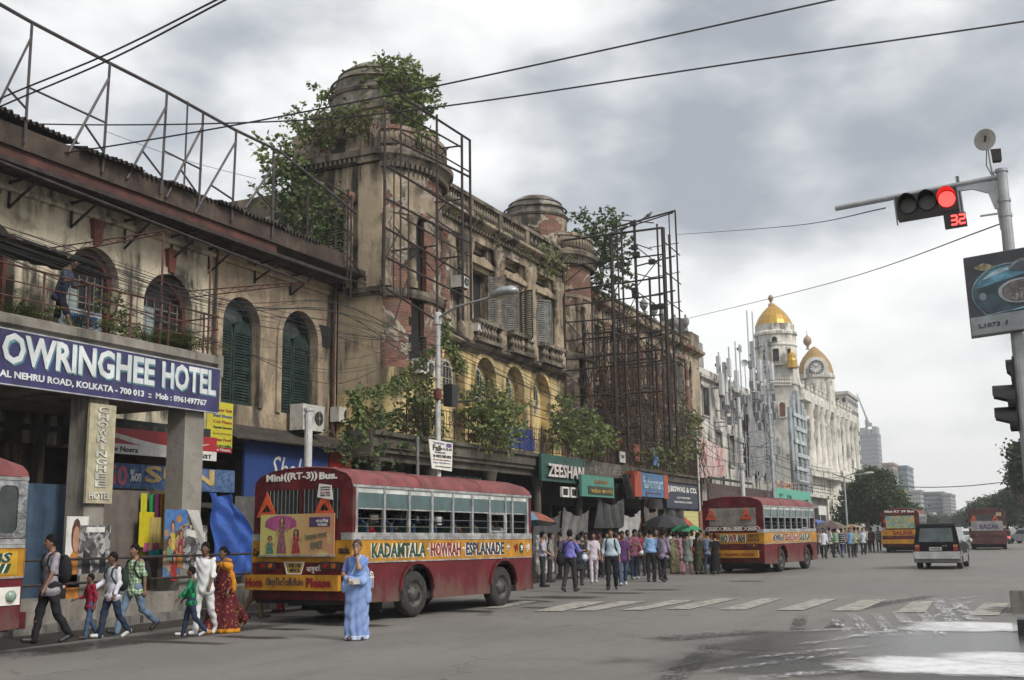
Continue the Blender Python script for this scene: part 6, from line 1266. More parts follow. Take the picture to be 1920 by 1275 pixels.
# ---------------------------------------------------------------- cars
def car(label,loc,rz,paint,low=None,Lc=4.4,Wc=1.68,Hc=1.78,suv=True,group=None,plate='WB 02W 4352'):
 o=thing('jeep' if suv else 'car',label,'car',loc,rz,group,local=True); h=Wc/2; y0,y1=-Lc/2,Lc/2; wr=.34; low=low or paint
 wl=.60 if suv else .55; sh=.98 if suv else .85
 if suv:belt=[(y0,wl),(y0+.02,sh+.02),(y1-1.15,sh),(y1-.15,sh-.08),(y1,wl+.1),(y1,wl)]
 else:belt=[(y0,wl),(y0,sh-.05),(y0+.6,sh),(y1-1.1,sh),(y1-.1,sh-.15),(y1,wl)]
 fr=((h,0,0),(0,1,0),(0,0,1),(1,0,0))
 mb=MB(); mb.panel([belt],fr,-Wc,0); mb.build('body',paint,o,local=True)
 pts=[(y0+.06,.26)]
 ax=(y0+.82,y1-.80)
 for a in ax:pts+=[(a-.42,.26)]+[(a-.42*cos(pi*i/8),.34+.40*sin(pi*i/8))for i in range(0,9)]+[(a+.42,.26)]
 pts+=[(y1-.05,.28),(y1-.02,wl),(y0-.02,wl)]
 mb=MB(); mb.panel([pts],fr,-Wc-.02,.01); mb.build('lower_body',low,o,local=True)
 if suv:gh=[(y0+.03,sh+.02),(y0+.22,Hc-.10),(y0+.35,Hc-.02),(y1-2.0,Hc),(y1-1.75,Hc-.05),(y1-1.10,sh)]
 else:gh=[(y0+.25,sh),(y0+.75,Hc-.05),(y0+1.1,Hc),(y1-1.9,Hc),(y1-1.05,sh)]
 n=len(gh); mb=MB()
 for s_ in (1,-1):mb.v+=[Vector((s_*(h-.01-(z-sh)*.16),y,z))for y,z in gh]
 tri=tessellate_polygon([[Vector((a,b,0))for a,b in gh]])
 for t in tri:mb.f+=[list(t),[i+n for i in t[::-1]]]; mb.mi+=[0,0]
 for i in range(n):mb.f.append([i,(i+1)%n,(i+1)%n+n,i+n]); mb.mi.append(0)
 mb.build('cabin',paint,o,local=True)
 def slope(z):
  a,b=gh[0],gh[1]; return a[0]+(b[0]-a[0])*(z-a[1])/(b[1]-a[1])
 za,zb=sh+.10,Hc-.20; ga=mat('car_rear_glass',(.055,.07,.075),.12)
 mb=MB(); mb.quad((-h+.20,slope(za)-.012,za),(h-.20,slope(za)-.012,za),(h-.27,slope(zb)-.012,zb),(-h+.27,slope(zb)-.012,zb)); mb.build('rear_window',ga,o,local=True,fix=False)
 sg_=((y0+.28,y0+1.05),(y0+1.15,y0+1.95),(y0+2.03,y1-1.55))if suv else ((y0+.95,y0+1.7),(y0+1.78,y1-1.55))
 for a,b in sg_:
  for s_ in (1,-1):
   xx=lambda z:s_*(h-.004-(z-sh)*.16+.006); mb=MB(); z0,z1=sh+.06,Hc-.17; mb.quad((xx(z0),a,z0),(xx(z0),b+(.2 if b>y1-1.7 else 0),z0),(xx(z1),b-.02,z1),(xx(z1),a+.05,z1)); mb.build('side_window',ga,o,local=True,fix=False)
 fb=((0,y0,0),(1,0,0),(0,0,1),(0,-1,0)); silv=mat('bumper_silver',(.45,.46,.45),.4,.3,var=.2)
 mb=MB(); mb.panel([[(-h+.03,.42),(h-.03,.42),(h+.01,.70),(-h-.01,.70)]],fb,-.1,.10); mb.build('bumper',silv if suv else low,o,local=True)
 for s_ in (1,-1):
  mb=MB(); mb.panel([rect(s_*(h-.14)-.09,s_*(h-.14)+.09,.72,.98)],fb,-.02,.03); t_=mb.build('tail_lamp',mat('lens_red',(.22,.012,.01),.25),o,local=True); mb=MB(); mb.panel([rect(s_*(h-.14)-.085,s_*(h-.14)+.085,.88,.96)],fb,.031,.036); mb.build('lens',mat('lens_amber_pale',(.35,.16,.08),.3),t_,local=True)
 mb=MB(); mb.panel([rect(-.27,.20,.74,.87)],fb,.0,.04); pl=mb.build('number_plate',mat('plate_white',(.6,.6,.58),.5),o,local=True); letters(plate,fb,-.25,.18,.77,.84,ink,pl,local=True,w=.045,bold=.02)
 if suv:letters('LT',fb,.24,.42,.90,.94,silv,o,local=True,w=.004,name='badge')
 for y in ax:
  for s_ in (1,-1):wheel(o,s_*(h-.10),y,wr,.2,s_)
 mb=MB(); mb.box(-h+.15,h-.15,y0+.2,y1-.2,.24,.40); mb.build('underbody',und,o,local=True)
 for s_ in (1,-1):mb=MB(); mb.lathe([(.001,-.03),(.08,-.03),(.10,.02),(.001,.06)],n=12,T=Matrix.Translation((s_*(h+.17),y1-1.35,sh+.12))@Matrix.Rotation(pi/2,4,'X')); mb.beam((s_*(h-.05),y1-1.35,sh+.03),(s_*(h+.12),y1-1.35,sh+.1),.03); mb.build('mirror',silv if suv else paint,o,local=True)
 mb=MB(); mb.tube([(-h+.25,y0-.02+.05,.8),(-h+.25,y0+.05,.8)],.01,4);
 return o
pb=mat('car_black_paint',(.006,.006,.007),.55,var=.2,spec=.10); ps=mat('car_silver_paint',(.40,.41,.41),.35,.4,var=.15); pw=mat('car_white_paint',(.58,.58,.56),.35,var=.1)
p=G(1764.5,1066.5); car('black estate jeep with silver lower body driving away in the middle lane',(p.x,p.y+1.5,0),radians(-1.5),pb,mat('dusty_silver_paint',(.22,.22,.21),.5,.2,var=.3),4.4,1.72,1.82)
p=G(1921,1019); car('silver car parked at the far right edge of the road',(p.x+.4,p.y,0),radians(60),ps,suv=False,Hc=1.45,plate='WB 06')
p=G(1806,1024); car('white car mostly hidden behind the black jeep',(p.x,p.y+2,0),radians(0),pw,suv=False,Hc=1.5,plate='WB 04')
# ---------------------------------------------------------------- people: implicit bodies turned into one smooth skin each
def surfnet(F,o,h):
 """surface nets: polygon skin of the zero level of F"""
 S_=F<0; sh=np.array(F.shape)-1; acc=np.zeros((*sh,3),np.float32); cnt=np.zeros(sh,np.float32); quads=[]
 for a in range(3):
  sl0=[slice(None)]*3; sl1=[slice(None)]*3; sl0[a]=slice(None,-1); sl1[a]=slice(1,None)
  f0,f1=F[tuple(sl0)],F[tuple(sl1)]; cr=S_[tuple(sl0)]!=S_[tuple(sl1)]
  I=np.argwhere(cr)
  if len(I)==0:continue
  v0=f0[cr]; v1=f1[cr]; t=v0/(v0-v1); P=I.astype(np.float32); P[:,a]+=t
  b,c=[(1,2),(2,0),(0,1)][a]; corner=[]; ok=np.ones(len(I),bool)
  for db,dc in ((-1,-1),(0,-1),(0,0),(-1,0)):
   J=I.copy(); J[:,b]+=db; J[:,c]+=dc; good=(J>=0).all(1)&(J<sh).all(1); ok&=good; corner.append(J)
   Jg=J[good]; np.add.at(acc,(Jg[:,0],Jg[:,1],Jg[:,2]),P[good]); np.add.at(cnt,(Jg[:,0],Jg[:,1],Jg[:,2]),1)
  Q=np.stack([cj[ok]for cj in corner],1); flip=~S_[tuple(sl0)][cr][ok]; Q[flip]=Q[flip][:,::-1]; quads.append(Q)
 idx=-np.ones(sh,np.int64); act=cnt>0; idx[act]=np.arange(act.sum()); V=acc[act]/cnt[act][:,None]*h+o
 Q=np.concatenate(quads); fq=idx[Q[...,0],Q[...,1],Q[...,2]]; return V,fq
class Sdf:
 def __init__(s,k=.03):s.p=[]; s.k=k; s.cuts=[]; s.disp=None
 def cone(s,a,b,r1,r2,fl=1.0,k=None):s.p.append(('c',np.array(a,np.float32),np.array(b,np.float32),r1,r2,fl,k)); return s
 def ell(s,c,r,R=None,k=None):s.p.append(('e',np.array(c,np.float32),np.array(r,np.float32),R,None,None,k)); return s
 def cut(s,n,d):s.cuts.append((np.array(n,np.float32),d)); return s
 def ev(s,X,Y,Z):
  F=None
  for t,a,b,r1,r2,fl,k in s.p:
   if t=='c':
    ab=b-a; px=X-a[0]; py=(Y-a[1])/fl; pz=Z-a[2]; abf=np.array([ab[0],ab[1]/fl,ab[2]]); L2=float(abf@abf)+1e-9
    q=np.clip((px*abf[0]+py*abf[1]+pz*abf[2])/L2,0,1); d=np.sqrt((px-q*abf[0])**2+(py-q*abf[1])**2+(pz-q*abf[2])**2)-(r1+(r2-r1)*q)
    if fl<1:d=d*(.5+.5*fl)
   else:
    px,py,pz=X-a[0],Y-a[1],Z-a[2]
    if r1 is not None:px,py,pz=[r1[0,i]*px+r1[1,i]*py+r1[2,i]*pz for i in range(3)]
    d=(np.sqrt((px/b[0])**2+(py/b[1])**2+(pz/b[2])**2)-1)*float(b.min())
   if F is None:F=d
   else:
    kk=s.k if k is None else k; hh=np.maximum(kk-np.abs(F-d),0)/max(kk,1e-6); F=np.minimum(F,d)-hh*hh*kk*.25
  if s.disp is not None:F=F+s.disp(X,Y,Z)
  for n,d in s.cuts:F=np.maximum(F,X*n[0]+Y*n[1]+Z*n[2]-d)
  return F
 def mesh(s,h):
  lo=np.full(3,1e9); hi=-lo
  for t,a,b,r1,r2,fl,k in s.p:
   if t=='c':r=max(r1,r2); lo=np.minimum(lo,np.minimum(a,b)-r); hi=np.maximum(hi,np.maximum(a,b)+r)
   else:r=float(b.max()); lo=np.minimum(lo,a-r); hi=np.maximum(hi,a+r)
  lo-=2.5*h+.02; hi+=2.5*h+.02; n=np.ceil((hi-lo)/h).astype(int)+1
  X,Y,Z=[np.arange(n[i],dtype=np.float32)*h+lo[i]for i in range(3)]
  return surfnet(s.ev(X[:,None,None],Y[None,:,None],Z[None,None,:]),lo.astype(np.float32),np.float32(h))
def mesh_obj(name,V,Q,mt,parent=None,sc=1.0,extra=None):
 me=bpy.data.meshes.new(name); V=V*sc; vs=V.tolist(); fs=Q.tolist()
 if extra:
  b=len(vs); vs=vs+[tuple(v*sc for v in p)for p in extra.v]; fs=fs+[[i+b for i in f]for f in extra.f]
 me.from_pydata(vs,[],fs); me.materials.append(mt); me.polygons.foreach_set('use_smooth',[True]*len(me.polygons)); me.update()
 o=bpy.data.objects.new(name,me); COL.objects.link(o); o.parent=parent; return o
def folds(amp,seed=0):
 p=seed*1.7
 return lambda X,Y,Z:amp*(np.sin(34*Z+7*np.sin(8*X+p)+5*Y+p)*.5+np.sin(21*X+26*Y+11*Z+p*2)*.5)
SK=[mat('skin_brown',(.215,.115,.072),.55,var=.12),mat('skin_dark',(.115,.058,.037),.55,var=.12),mat('skin_light',(.30,.165,.105),.55,var=.12)]
hair_m=mat('black_hair',(.007,.006,.006),.8,var=.3,spec=.15); hair_b=mat('brown_hair',(.045,.022,.014),.55,var=.3); shoe_m=mat('black_shoe',(.02,.019,.018),.5); eye_m=mat('eye_dark',(.012,.009,.008),.3); lip_m=mat('lip_tone',(.14,.055,.045),.5)
def person(label,loc,rz,h=1.68,skin=0,top=None,bottom=None,sleeve=.45,tuck=False,lean=0,leg=((0,0),(0,0)),arm=((0,6,8),(0,6,8)),hand=(None,None),yaw=0,nod=0,shoes=None,hair='short',hairm=None,vox=.018,style='trousers',sari=None,group=None,z=0.0,sit=False,bare=False,girth=1.0,glasses=False,collar=None):
 q_=sum(map(ord,label))
 if arm==((0,6,8),(0,6,8)):arm=((q_%23-6,4+q_%5,6+q_%37),(q_%19-4,4+q_%6,6+q_%29))
 if leg==((0,0),(0,0)):leg=((q_%13-3,q_%7),(-(q_%11)+2,q_%6))
 R=lambda a,ax='X':np.array(Matrix.Rotation(radians(a),3,ax)); up=R(-lean); pel=np.array([0,0,.93]); A=lambda x,y,zz:pel+up@np.array([x,y,zz])
 sh_=[A(.162,0,.465),A(-.162,0,.465)]; hip=[pel+np.array([.09,0,-.02]),pel+np.array([-.09,0,-.02])]; kn=[]; an=[]; ft=[]
 for i,s in enumerate((1,-1)):
  t,k=radians(leg[i][0]),radians(leg[i][1]); K=hip[i]+.43*np.array([.02*s,sin(t),-cos(t)]); N=K+.42*np.array([-.01*s,sin(t-k),-cos(t-k)]); f=t-k
  toe=N+np.array([.02*s,.17*cos(f*.75),-.045+.17*sin(f*.75)]); kn.append(K); an.append(N); ft.append(toe)
 el,wr=[],[]
 for i,s in enumerate((1,-1)):
  if hand[i]is not None:
   T=np.array(hand[i],float); d=T-sh_[i]; D=min(np.linalg.norm(d),.535); d=d/np.linalg.norm(d); T=sh_[i]+d*D; a=(.285**2-.255**2+D*D)/(2*D); hh=sqrt(max(.285**2-a*a,1e-6)); pole=np.array([s*.6,-.35,-.8]); pole=pole-d*(pole@d); pole/=np.linalg.norm(pole); el.append(sh_[i]+d*a+pole*hh); wr.append(T)
  else:
   a,b,e=[radians(v)for v in arm[i]]; u_=np.array([s*sin(b),sin(a)*cos(b),-cos(a)*cos(b)]); f_=np.array([s*sin(b)*.3,sin(a+e),-cos(a+e)]); f_/=np.linalg.norm(f_); E=sh_[i]+.285*u_; el.append(E); wr.append(E+.255*f_)
 neck=A(0,0,.53); Hr=up@R(yaw,'Z')@R(-nod); hc=neck+up@np.array([0,.015,.02])+Hr@np.array([0,.015,.135]); HP=lambda x,y,zz:hc+Hr@np.array([x,y,zz])
 low=min([p[2]-.075 for p in an]+[p[2]-.03 for p in ft]); dz=0 if sit else -low
 Z=lambda p:np.array(p)+np.array([0,0,dz]); pel,neck,hc=Z(pel),Z(neck),Z(hc); sh_,hip,kn,an,ft,el,wr=[[Z(p)for p in L3]for L3 in (sh_,hip,kn,an,ft,el,wr)]; A0=A; A=lambda x,y,zz:A0(x,y,zz)+np.array([0,0,dz])if False else pel+up@np.array([x,y,zz]); HP=lambda x,y,zz:hc+Hr@np.array([x,y,zz])
 g=girth; sk=SK[skin]; fine=vox<=.024
 b=Sdf(.035)
 b.ell(hc,(.073,.092,.112),Hr).cone(HP(0,.028,-.02),HP(0,.052,-.082),.062,.036).cone(neck-up@np.array([0,0,.05]),hc+Hr@np.array([0,-.02,-.05]),.056,.05,k=.02)
 if fine:b.cone(HP(0,.092,.012),HP(0,.108,-.026),.010,.016,k=.012).ell(HP(.074,-.005,-.012),(.012,.022,.032),Hr,k=.008).ell(HP(-.074,-.005,-.012),(.012,.022,.032),Hr,k=.008)
 b.cone(A(0,0,.0),A(0,0,.34),.125*g,.14*g,.68).cone(sh_[0],sh_[1],.058,.058).cone(A(0,0,.42),neck,.10,.06,.8)
 ex=MB()
 for i,s in enumerate((1,-1)):
  b.cone(sh_[i],el[i],.047,.037,k=.03).cone(el[i],wr[i],.038,.025,k=.02)
  fd=(wr[i]-el[i])/np.linalg.norm(wr[i]-el[i]); side_=np.cross(fd,[0,0,1])if abs(fd[2])<.9 else np.array([0,1.0,0]); side_/=np.linalg.norm(side_)+1e-9
  pal_=wr[i]+fd*.075; b.cone(wr[i],pal_,.026,.036,.8,k=.02)
  if fine:
   nr=np.cross(side_,fd)
   for q,(o_,l_)in enumerate(((-.028,.062),(-.009,.075),(.010,.07),(.028,.055))):
    p0=pal_-fd*.015+side_*o_; p1=p0+fd*l_*.75-nr*.006*s; p2=p1+fd*l_*.45-nr*.030; ex.tube([p0,p1,p2],[.0105,.0095,.007],5)
   t0=wr[i]+fd*.025; ts=side_*(1 if (side_[1]>0)else -1); ex.tube([t0,t0+fd*.03+ts*.04,t0+fd*.065+ts*.048],[.013,.011,.008],5)
  b.cone(hip[i],kn[i],.078*g,.052,k=.03).cone(kn[i],an[i]+(kn[i]-an[i])*.62,.05,.052,k=.02).cone(an[i]+(kn[i]-an[i])*.62,an[i],.052,.034,k=.02)
  b.cone(an[i]-np.array([0,.03,.035]),ft[i],.034,.028,k=.02)
 hs=h/1.72; V,Q=b.mesh(vox); root=mesh_obj('person',V,Q,sk,None,hs,ex if fine else None); root.location=(loc[0],loc[1],z); root.rotation_euler=(0,0,rz); tag(root,label,'person',group)
 hm=hairm or hair_m; c=Sdf(.02); c.ell(HP(0,-.010,.018),(.087,.104,.118),Hr); n_=Hr@np.array([0,.80,-.60]);
 if hair=='bun':c.ell(HP(0,-.125,.0),(.05,.04,.05),Hr)
 if hair=='long':c.cone(HP(0,-.07,-.02),HP(0,-.115,-.30),.07,.035)
 if hair=='bald':n_=Hr@np.array([0,.5,.85]); c.cut(n_,float(n_@HP(0,0,.02)))
 else:c.cut(n_,float(n_@HP(0,.048,.020)))
 c.disp=lambda X,Y,Z_:.004*np.sin(90*X+40*Z_)*np.sin(70*Y+30*Z_)
 V,Q=c.mesh(min(vox,.02)); mesh_obj('hair',V,Q,hm,root,hs)
 if fine:
  for s in (1,-1):
   mb=MB(); mb.lathe([(.001,-.009),(.010,-.003),(.010,.003),(.001,.009)],n=8,T=Matrix.Translation(HP(s*.030,.0855,.012))@Matrix.Rotation(radians(90),4,'X'))
   mb2=MB(); mb2.tube([HP(s*.014,.0935,.036),HP(s*.048,.083,.036)],.005,4)
   for v in mb.v+mb2.v:v*=hs
   mb.build('eye',eye_m,root,local=True); mb2.build('eyebrow',hm,root,local=True)
  mb=MB(); mb.tube([HP(-.022,.080,-.054),HP(0,.0885,-.052),HP(.022,.080,-.054)],[.003,.007,.003],5)
  for v in mb.v:v*=hs
  mb.build('lips',lip_m,root,local=True)
  if glasses:
   mb=MB()
   for s in (1,-1):
    ring=[HP(s*.033+.027*cos(a),.103,.012+.02*sin(a))for a in [2*pi*i/12 for i in range(13)]]; mb.tube(ring,.0035,4); mb.tube([HP(s*.06,.10,.015),HP(s*.08,.0,.012)],.003,4)
   mb.tube([HP(-.008,.103,.015),HP(.008,.103,.015)],.003,4)
   for v in mb.v:v*=hs
   mb.build('glasses',black,root,local=True)
 def torso(d,sd,hem,kk=.05):
  sd.cone(A(0,0,hem),A(0,0,.12),(.150+d)*g,(.132+d)*g,.72,k=kk).cone(A(0,0,.10),A(0,.01,.36),(.130+d)*g,(.150+d)*g,.70,k=kk).cone(sh_[0]-up@np.array([.02,0,.02]),sh_[1]+up@np.array([.02,0,-.02]),.055+d*.6,.055+d*.6,k=kk).ell(A(0,0,max(hem,-.10)),(.198*g,(.138 if lean<9 else .12)*g,.09),k=kk)
  nv=up@np.array([0,-.15,1.0]); sd.cut(nv,float(nv@A(0,0,.535)))
 def sleeves(d,sd,f):
  for i in (0,1):
   e0=sh_[i]+(el[i]-sh_[i])*min(1,f*2); sd.cone(sh_[i],e0,.052+d,.047+d*1.2,k=.03)
   if f>.5:sd.cone(el[i],el[i]+(wr[i]-el[i])*min(.97,(f-.5)*2),.052+d,.040+d,k=.02)
 if top is not None:
  s=Sdf(.04); hem=.05 if tuck else -.14
  if style in ('kurta','kameez','dress'):hem=-.10
  torso(.012,s,hem); sleeves(.004,s,sleeve)
  if style in ('kurta','kameez','dress'):
   km=(kn[0]+kn[1])/2 if style!='dress' else (an[0]+an[1])/2+np.array([0,0,.02]); sp=abs(kn[0][1]-kn[1][1])*.25; km=km*np.array([.3,.6,1])+np.array([0,0,.05]); s.cone(A(0,0,-.08),km,.165*g,.20+sp,.8); s.cut((0,0,-1),-float(km[2]))
  else:nv=up@np.array([0,0,-1.0]); s.cut(nv,float(nv@A(0,0,hem-.045)))
  s.disp=folds(.011,sum(map(ord,label))%17); V,Q=s.mesh(vox); mesh_obj('kurta' if style=='kurta' else ('dress' if style in ('dress','kameez')else 'shirt'),V,Q,top,root,hs)
  if collar is not None:
   mb=MB(); ring=[neck+up@np.array([.068*cos(a),.062*sin(a)+.012,-.012-.018*max(0,sin(a))])for a in [2*pi*i/14 for i in range(15)]]; mb.tube(ring,.012,5)
   for v in mb.v:v*=hs
   mb.build('collar',collar,root,local=True)
 if bottom is not None and style!='sari':
  s=Sdf(.04); s.cone(A(0,0,-.02),A(0,0,.06),.140*g,.135*g,.72)
  for i in (0,1):K=kn[i]; N=an[i]+np.array([0,0,-.03]); e_=K+(N-K)*(1.0 if not bare else .05); s.cone(hip[i],K,.092*g,.068); s.cone(K,e_,.068,.058 if not bare else .07,k=.02)
  s.disp=folds(.010,3); nv=up@np.array([0,0,1.0]); s.cut(nv,float(nv@A(0,0,.10))); V,Q=s.mesh(vox); mesh_obj('trousers' if not bare else 'shorts',V,Q,bottom,root,hs)
 if shoes is not None:
  for i in (0,1):
   s=Sdf(.015); s.cone(an[i]-np.array([0,.035,.030]),ft[i]+np.array([0,0,.004]),.044,.038,k=.01); s.cone(an[i]-np.array([0,0,.0]),an[i]-np.array([0,.02,.03]),.044,.044)
   V,Q=s.mesh(min(vox,.02)); mesh_obj('shoe',V,Q,shoes,root,hs)
 if style=='sari':
  cl,bl,bd=sari; m0=(an[0]+an[1])/2
  s=Sdf(.05); sp=abs(an[0][1]-an[1][1])*.16; s.cone(A(0,0,.10),A(0,0,-.06),.128*g,.168*g,.78).cone(A(0,0,-.06),np.array([m0[0],m0[1],.03]),.160*g,.185+sp,.80)
  for i in (0,1):s.cone(hip[i],an[i]+np.array([0,0,-.02]),.10,.10,k=.08)
  s.disp=lambda X,Y,Z_:-.011*np.cos(np.arctan2(Y+.02,X)*9+3*Z_+1.5*np.sin(5*Z_))*np.clip(1.1-Z_,0,1)+.009*np.sin(25*Z_+9*X+6*np.sin(7*Y))
  s.cut((0,0,-1),-.012); V,Q=s.mesh(vox); mesh_obj('sari_skirt',V,Q,cl,root,hs)
  s2=Sdf(.05); s2.p=list(s.p); s2.p=[(q[0],q[1],q[2],q[3]+.006,q[4]+.006,q[5],q[6])if q[0]=='c' else q for q in s.p]; s2.disp=s.disp; s2.cut((0,0,1),.085); s2.cut((0,0,-1),-.010); V,Q=s2.mesh(vox); mesh_obj('sari_hem',V,Q,bd,root,hs)
  s=Sdf(.03); torso(.006,s,.14); sleeves(.003,s,.36); nv=up@np.array([0,0,-1.0]); s.cut(nv,float(nv@A(0,0,.17))); V,Q=s.mesh(vox); mesh_obj('blouse',V,Q,bl,root,hs)
  s=Sdf(.04); torso(.028,s,.0); nv=up@np.array([.92,0,.40]); s.cut(nv,float(nv@A(.085,0,.20))); s.cone(sh_[1]+np.array([.05,-.06,.03]),A(-.08,-.13,-.30),.07,.11,.45); s.cone(A(-.13,.02,.30),A(-.20,.05,-.02),.07,.09,.5)
  s.disp=lambda X,Y,Z_:.009*np.sin(60*(X*.92+Z_*.40)+6*Y); V,Q=s.mesh(vox); mesh_obj('sari_drape',V,Q,cl,root,hs)
  s2=Sdf(.04); torso(.036,s2,.02); s2.cut(nv,float(nv@A(.085,0,.20))+.004); s2.cut(-nv,-(float(nv@A(.085,0,.20))-.028)); s2.cut(np.array([0,-1,0]),.02); V,Q=s2.mesh(vox*.8); mesh_obj('sari_border',V,Q,bd,root,hs)
 root['_j']=0; del root['_j']
 W=Matrix.Translation((loc[0],loc[1],z))@Matrix.Rotation(rz,4,'Z')@Matrix.Scale(hs,4)
 return root,dict(W=W,A=A,wr=wr,el=el,sh=sh_,neck=neck,hc=hc,HP=HP,pel=pel,hs=hs,an=an)
def held(name,label,cat,info,mbs,mt,group=None):
 """something carried: written in the carrier's frame, linked as a thing of its own"""
 mb=MB()
 for v,f in mbs:mb.add(v,f)
 return None
def bag(label,info,c,r,mt,strap=None,name='bag',vox=.02,fl=1.0,group=None):
 s=Sdf(.03); s.ell(c,r); s.ell(np.array(c)+np.array([0,0,-r[2]*.25]),(r[0]*1.02,r[1]*1.02,r[2]*.72),k=.05); V,Q=s.mesh(vox)
 V=np.array([tuple(info['W']@Vector(v.tolist()))for v in V]); lo=V.min(0); off=np.array([V[:,0].mean(),V[:,1].mean(),lo[2]])
 ex=MB()
 for pts in (strap or []):
  t_=MB(); t_.tube([info['W']@Vector([float(q)for q in p])for p in pts],.017,5)
  for p in t_.v:p-=Vector(off)
  ex.add(t_.v,t_.f)
 o=mesh_obj(name,(V-off).astype(np.float32),Q,mt,None,1.0,ex); o.location=off; return tag(o,label,'bag',group)
def backpack(label,info,mt,group='backpacks'):
 A=info['A']; st=[]
 for s in (1,-1):st.append([A(.10*s,-.15,.42),A(.11*s,-.04,.545),A(.12*s,.09,.47),A(.14*s,.125,.32),A(.16*s,.02,.16),A(.12*s,-.14,.14)])
 return bag(label,info,A(0,-.22,.25),(.15,.10,.23),mt,st,'backpack')
def to(p,q):v=Vector(q)-Vector(p); return atan2(-v.x,v.y)
CAMP=(0,0)
def Wk(px,py):g_=G(px,py); return (g_.x,g_.y)
SOUTH=pi
def stride(a=20,k=12,s=1):return ((a,4),(-a*.8,k+14))if s>0 else ((-a*.8,k+14),(a,4))
def swing(a=18,s=1,e=14):return ((-a*s,7,e),(a*s,7,e))
lav=fabric('shirt_lavender',(.36,.33,.43)); grey_st=fabric('shirt_grey_stripe',(.27,.25,.29),'stripe',(.36,.34,.37),60); black_tr=fabric('trousers_black',(.020,.019,.022)); dk_tr=fabric('trousers_charcoal',(.035,.033,.036)); jean=fabric('jeans_blue',(.055,.085,.15)); jean2=fabric('jeans_dark',(.025,.035,.065)); whitec=fabric('cotton_white',(.60,.60,.60)); shoe_w=mat('white_trainers',(.5,.5,.5),.6); sandal=mat('brown_sandal',(.08,.045,.03),.6); khaki=fabric('trousers_khaki',(.20,.15,.09))
bp_black=fabric('bag_black',(.018,.018,.020)); bp_green=fabric('bag_dark_green',(.022,.032,.028))
KW='pedestrians walking along the gutter'
r,i_=person('man in grey striped shirt and dark trousers walking left beside the bus corner',Wk(88,1206),SOUTH-.35,1.72,0,grey_st,black_tr,.42,leg=stride(14,10),arm=swing(12,1),shoes=shoe_m,vox=.015,collar=grey_st,group=KW,yaw=-5); backpack('dark backpack on the man in the grey striped shirt',i_,bp_black)
r,i_=person('small boy in a red striped shirt and blue jeans',Wk(166,1198),SOUTH-.3,1.06,1,fabric('shirt_red_stripe',(.26,.02,.045),'stripe',(.16,.012,.03),45),jean,.75,leg=stride(12,8,-1),arm=((15,10,60),(-10,8,20)),shoes=sandal,vox=.016,group=KW)
r,i_=person('man in white shirt with a dark green backpack and blue jeans',Wk(207,1196),SOUTH-.25,1.42,1,fabric('shirt_white_stripe',(.55,.55,.62),'stripe',(.62,.62,.66),50),jean2,.95,leg=stride(15,12),arm=((20,8,40),(-6,8,30)),shoes=shoe_w,vox=.015,collar=whitec,group=KW); backpack('bulky dark green backpack on the man in the white shirt',i_,bp_green)
r,i_=person('man in green and white checked shirt striding in pale jeans',Wk(248,1188),SOUTH-.15,1.58,0,fabric('shirt_green_check',(.10,.22,.06),'plaid',(.50,.55,.50),16),fabric('jeans_pale',(.13,.19,.27)),.48,leg=stride(22,24),arm=swing(16,-1),shoes=shoe_m,vox=.015,group=KW,yaw=8); backpack('slim black backpack on the man in the green checked shirt',i_,bp_black)
r,i_=person('boy in a green and black striped shirt seen from behind',Wk(357,1193),SOUTH-.9,1.16,1,fabric('shirt_green_stripe',(.015,.22,.09),'stripe',(.012,.04,.025),26),jean2,.95,leg=stride(15,16),arm=((10,14,30),(25,25,20)),shoes=shoe_w,vox=.015,group=KW)
r,i_=person('older man in a loose white shirt and white trousers',Wk(381,1190),SOUTH+.3,1.56,1,whitec,whitec,.6,leg=stride(14,12),arm=((5,8,20),(12,6,30)),shoes=shoe_w,vox=.015,collar=whitec,group=KW)
mus=fabric('sari_mustard',(.48,.20,.018)); mar=fabric('sari_maroon_gold',(.085,.016,.022),'dots',(.30,.12,.03),16)
r,i_=person('woman in a mustard and maroon printed sari hurrying left with her hair in a bun',Wk(416,1186),SOUTH-.1,1.52,1,style='sari',sari=(mar,fabric('blouse_maroon',(.10,.02,.03)),mus),leg=stride(24,26),arm=((15,10,30),(-8,10,35)),hair='bun',vox=.015,group=KW,shoes=sandal)
s=Sdf(.05); A=i_['A']; s.cone(A(.02,-.10,.46),A(-.06,-.17,.02),.13,.12,.55).cone(A(-.16,.0,.40),A(-.2,-.05,.0),.08,.11,.6).cone(A(.1,.02,.44),A(-.15,.05,.42),.07,.09); s.disp=folds(.012,2); V,Q=s.mesh(.016); mesh_obj('sari_shawl',V,Q,mus,r,i_['hs'])
person('man in grey shirt and khaki trousers standing behind the rear corner of the bus',Wk(478,1160),radians(-50),1.66,1,fabric('shirt_dull_blue',(.20,.21,.24)),khaki,.5,leg=stride(10,8),arm=((20,8,40),(10,8,20)),shoes=sandal,vox=.018)
person('woman in red trousers and tunic standing on the pavement behind the bus',(-15.6,20.6),radians(90),1.6,1,fabric('kameez_red',(.30,.03,.035)),fabric('salwar_red',(.28,.025,.03)),.5,style='kameez',hair='long',shoes=sandal,vox=.022,z=.0)
blue=fabric('sari_pale_blue',(.20,.285,.50),'print',(.165,.245,.47),3); blueb=fabric('blouse_blue',(.12,.22,.50)); lightb=fabric('sari_white_blue_border',(.42,.50,.64))
wl=Wk(668,1200)
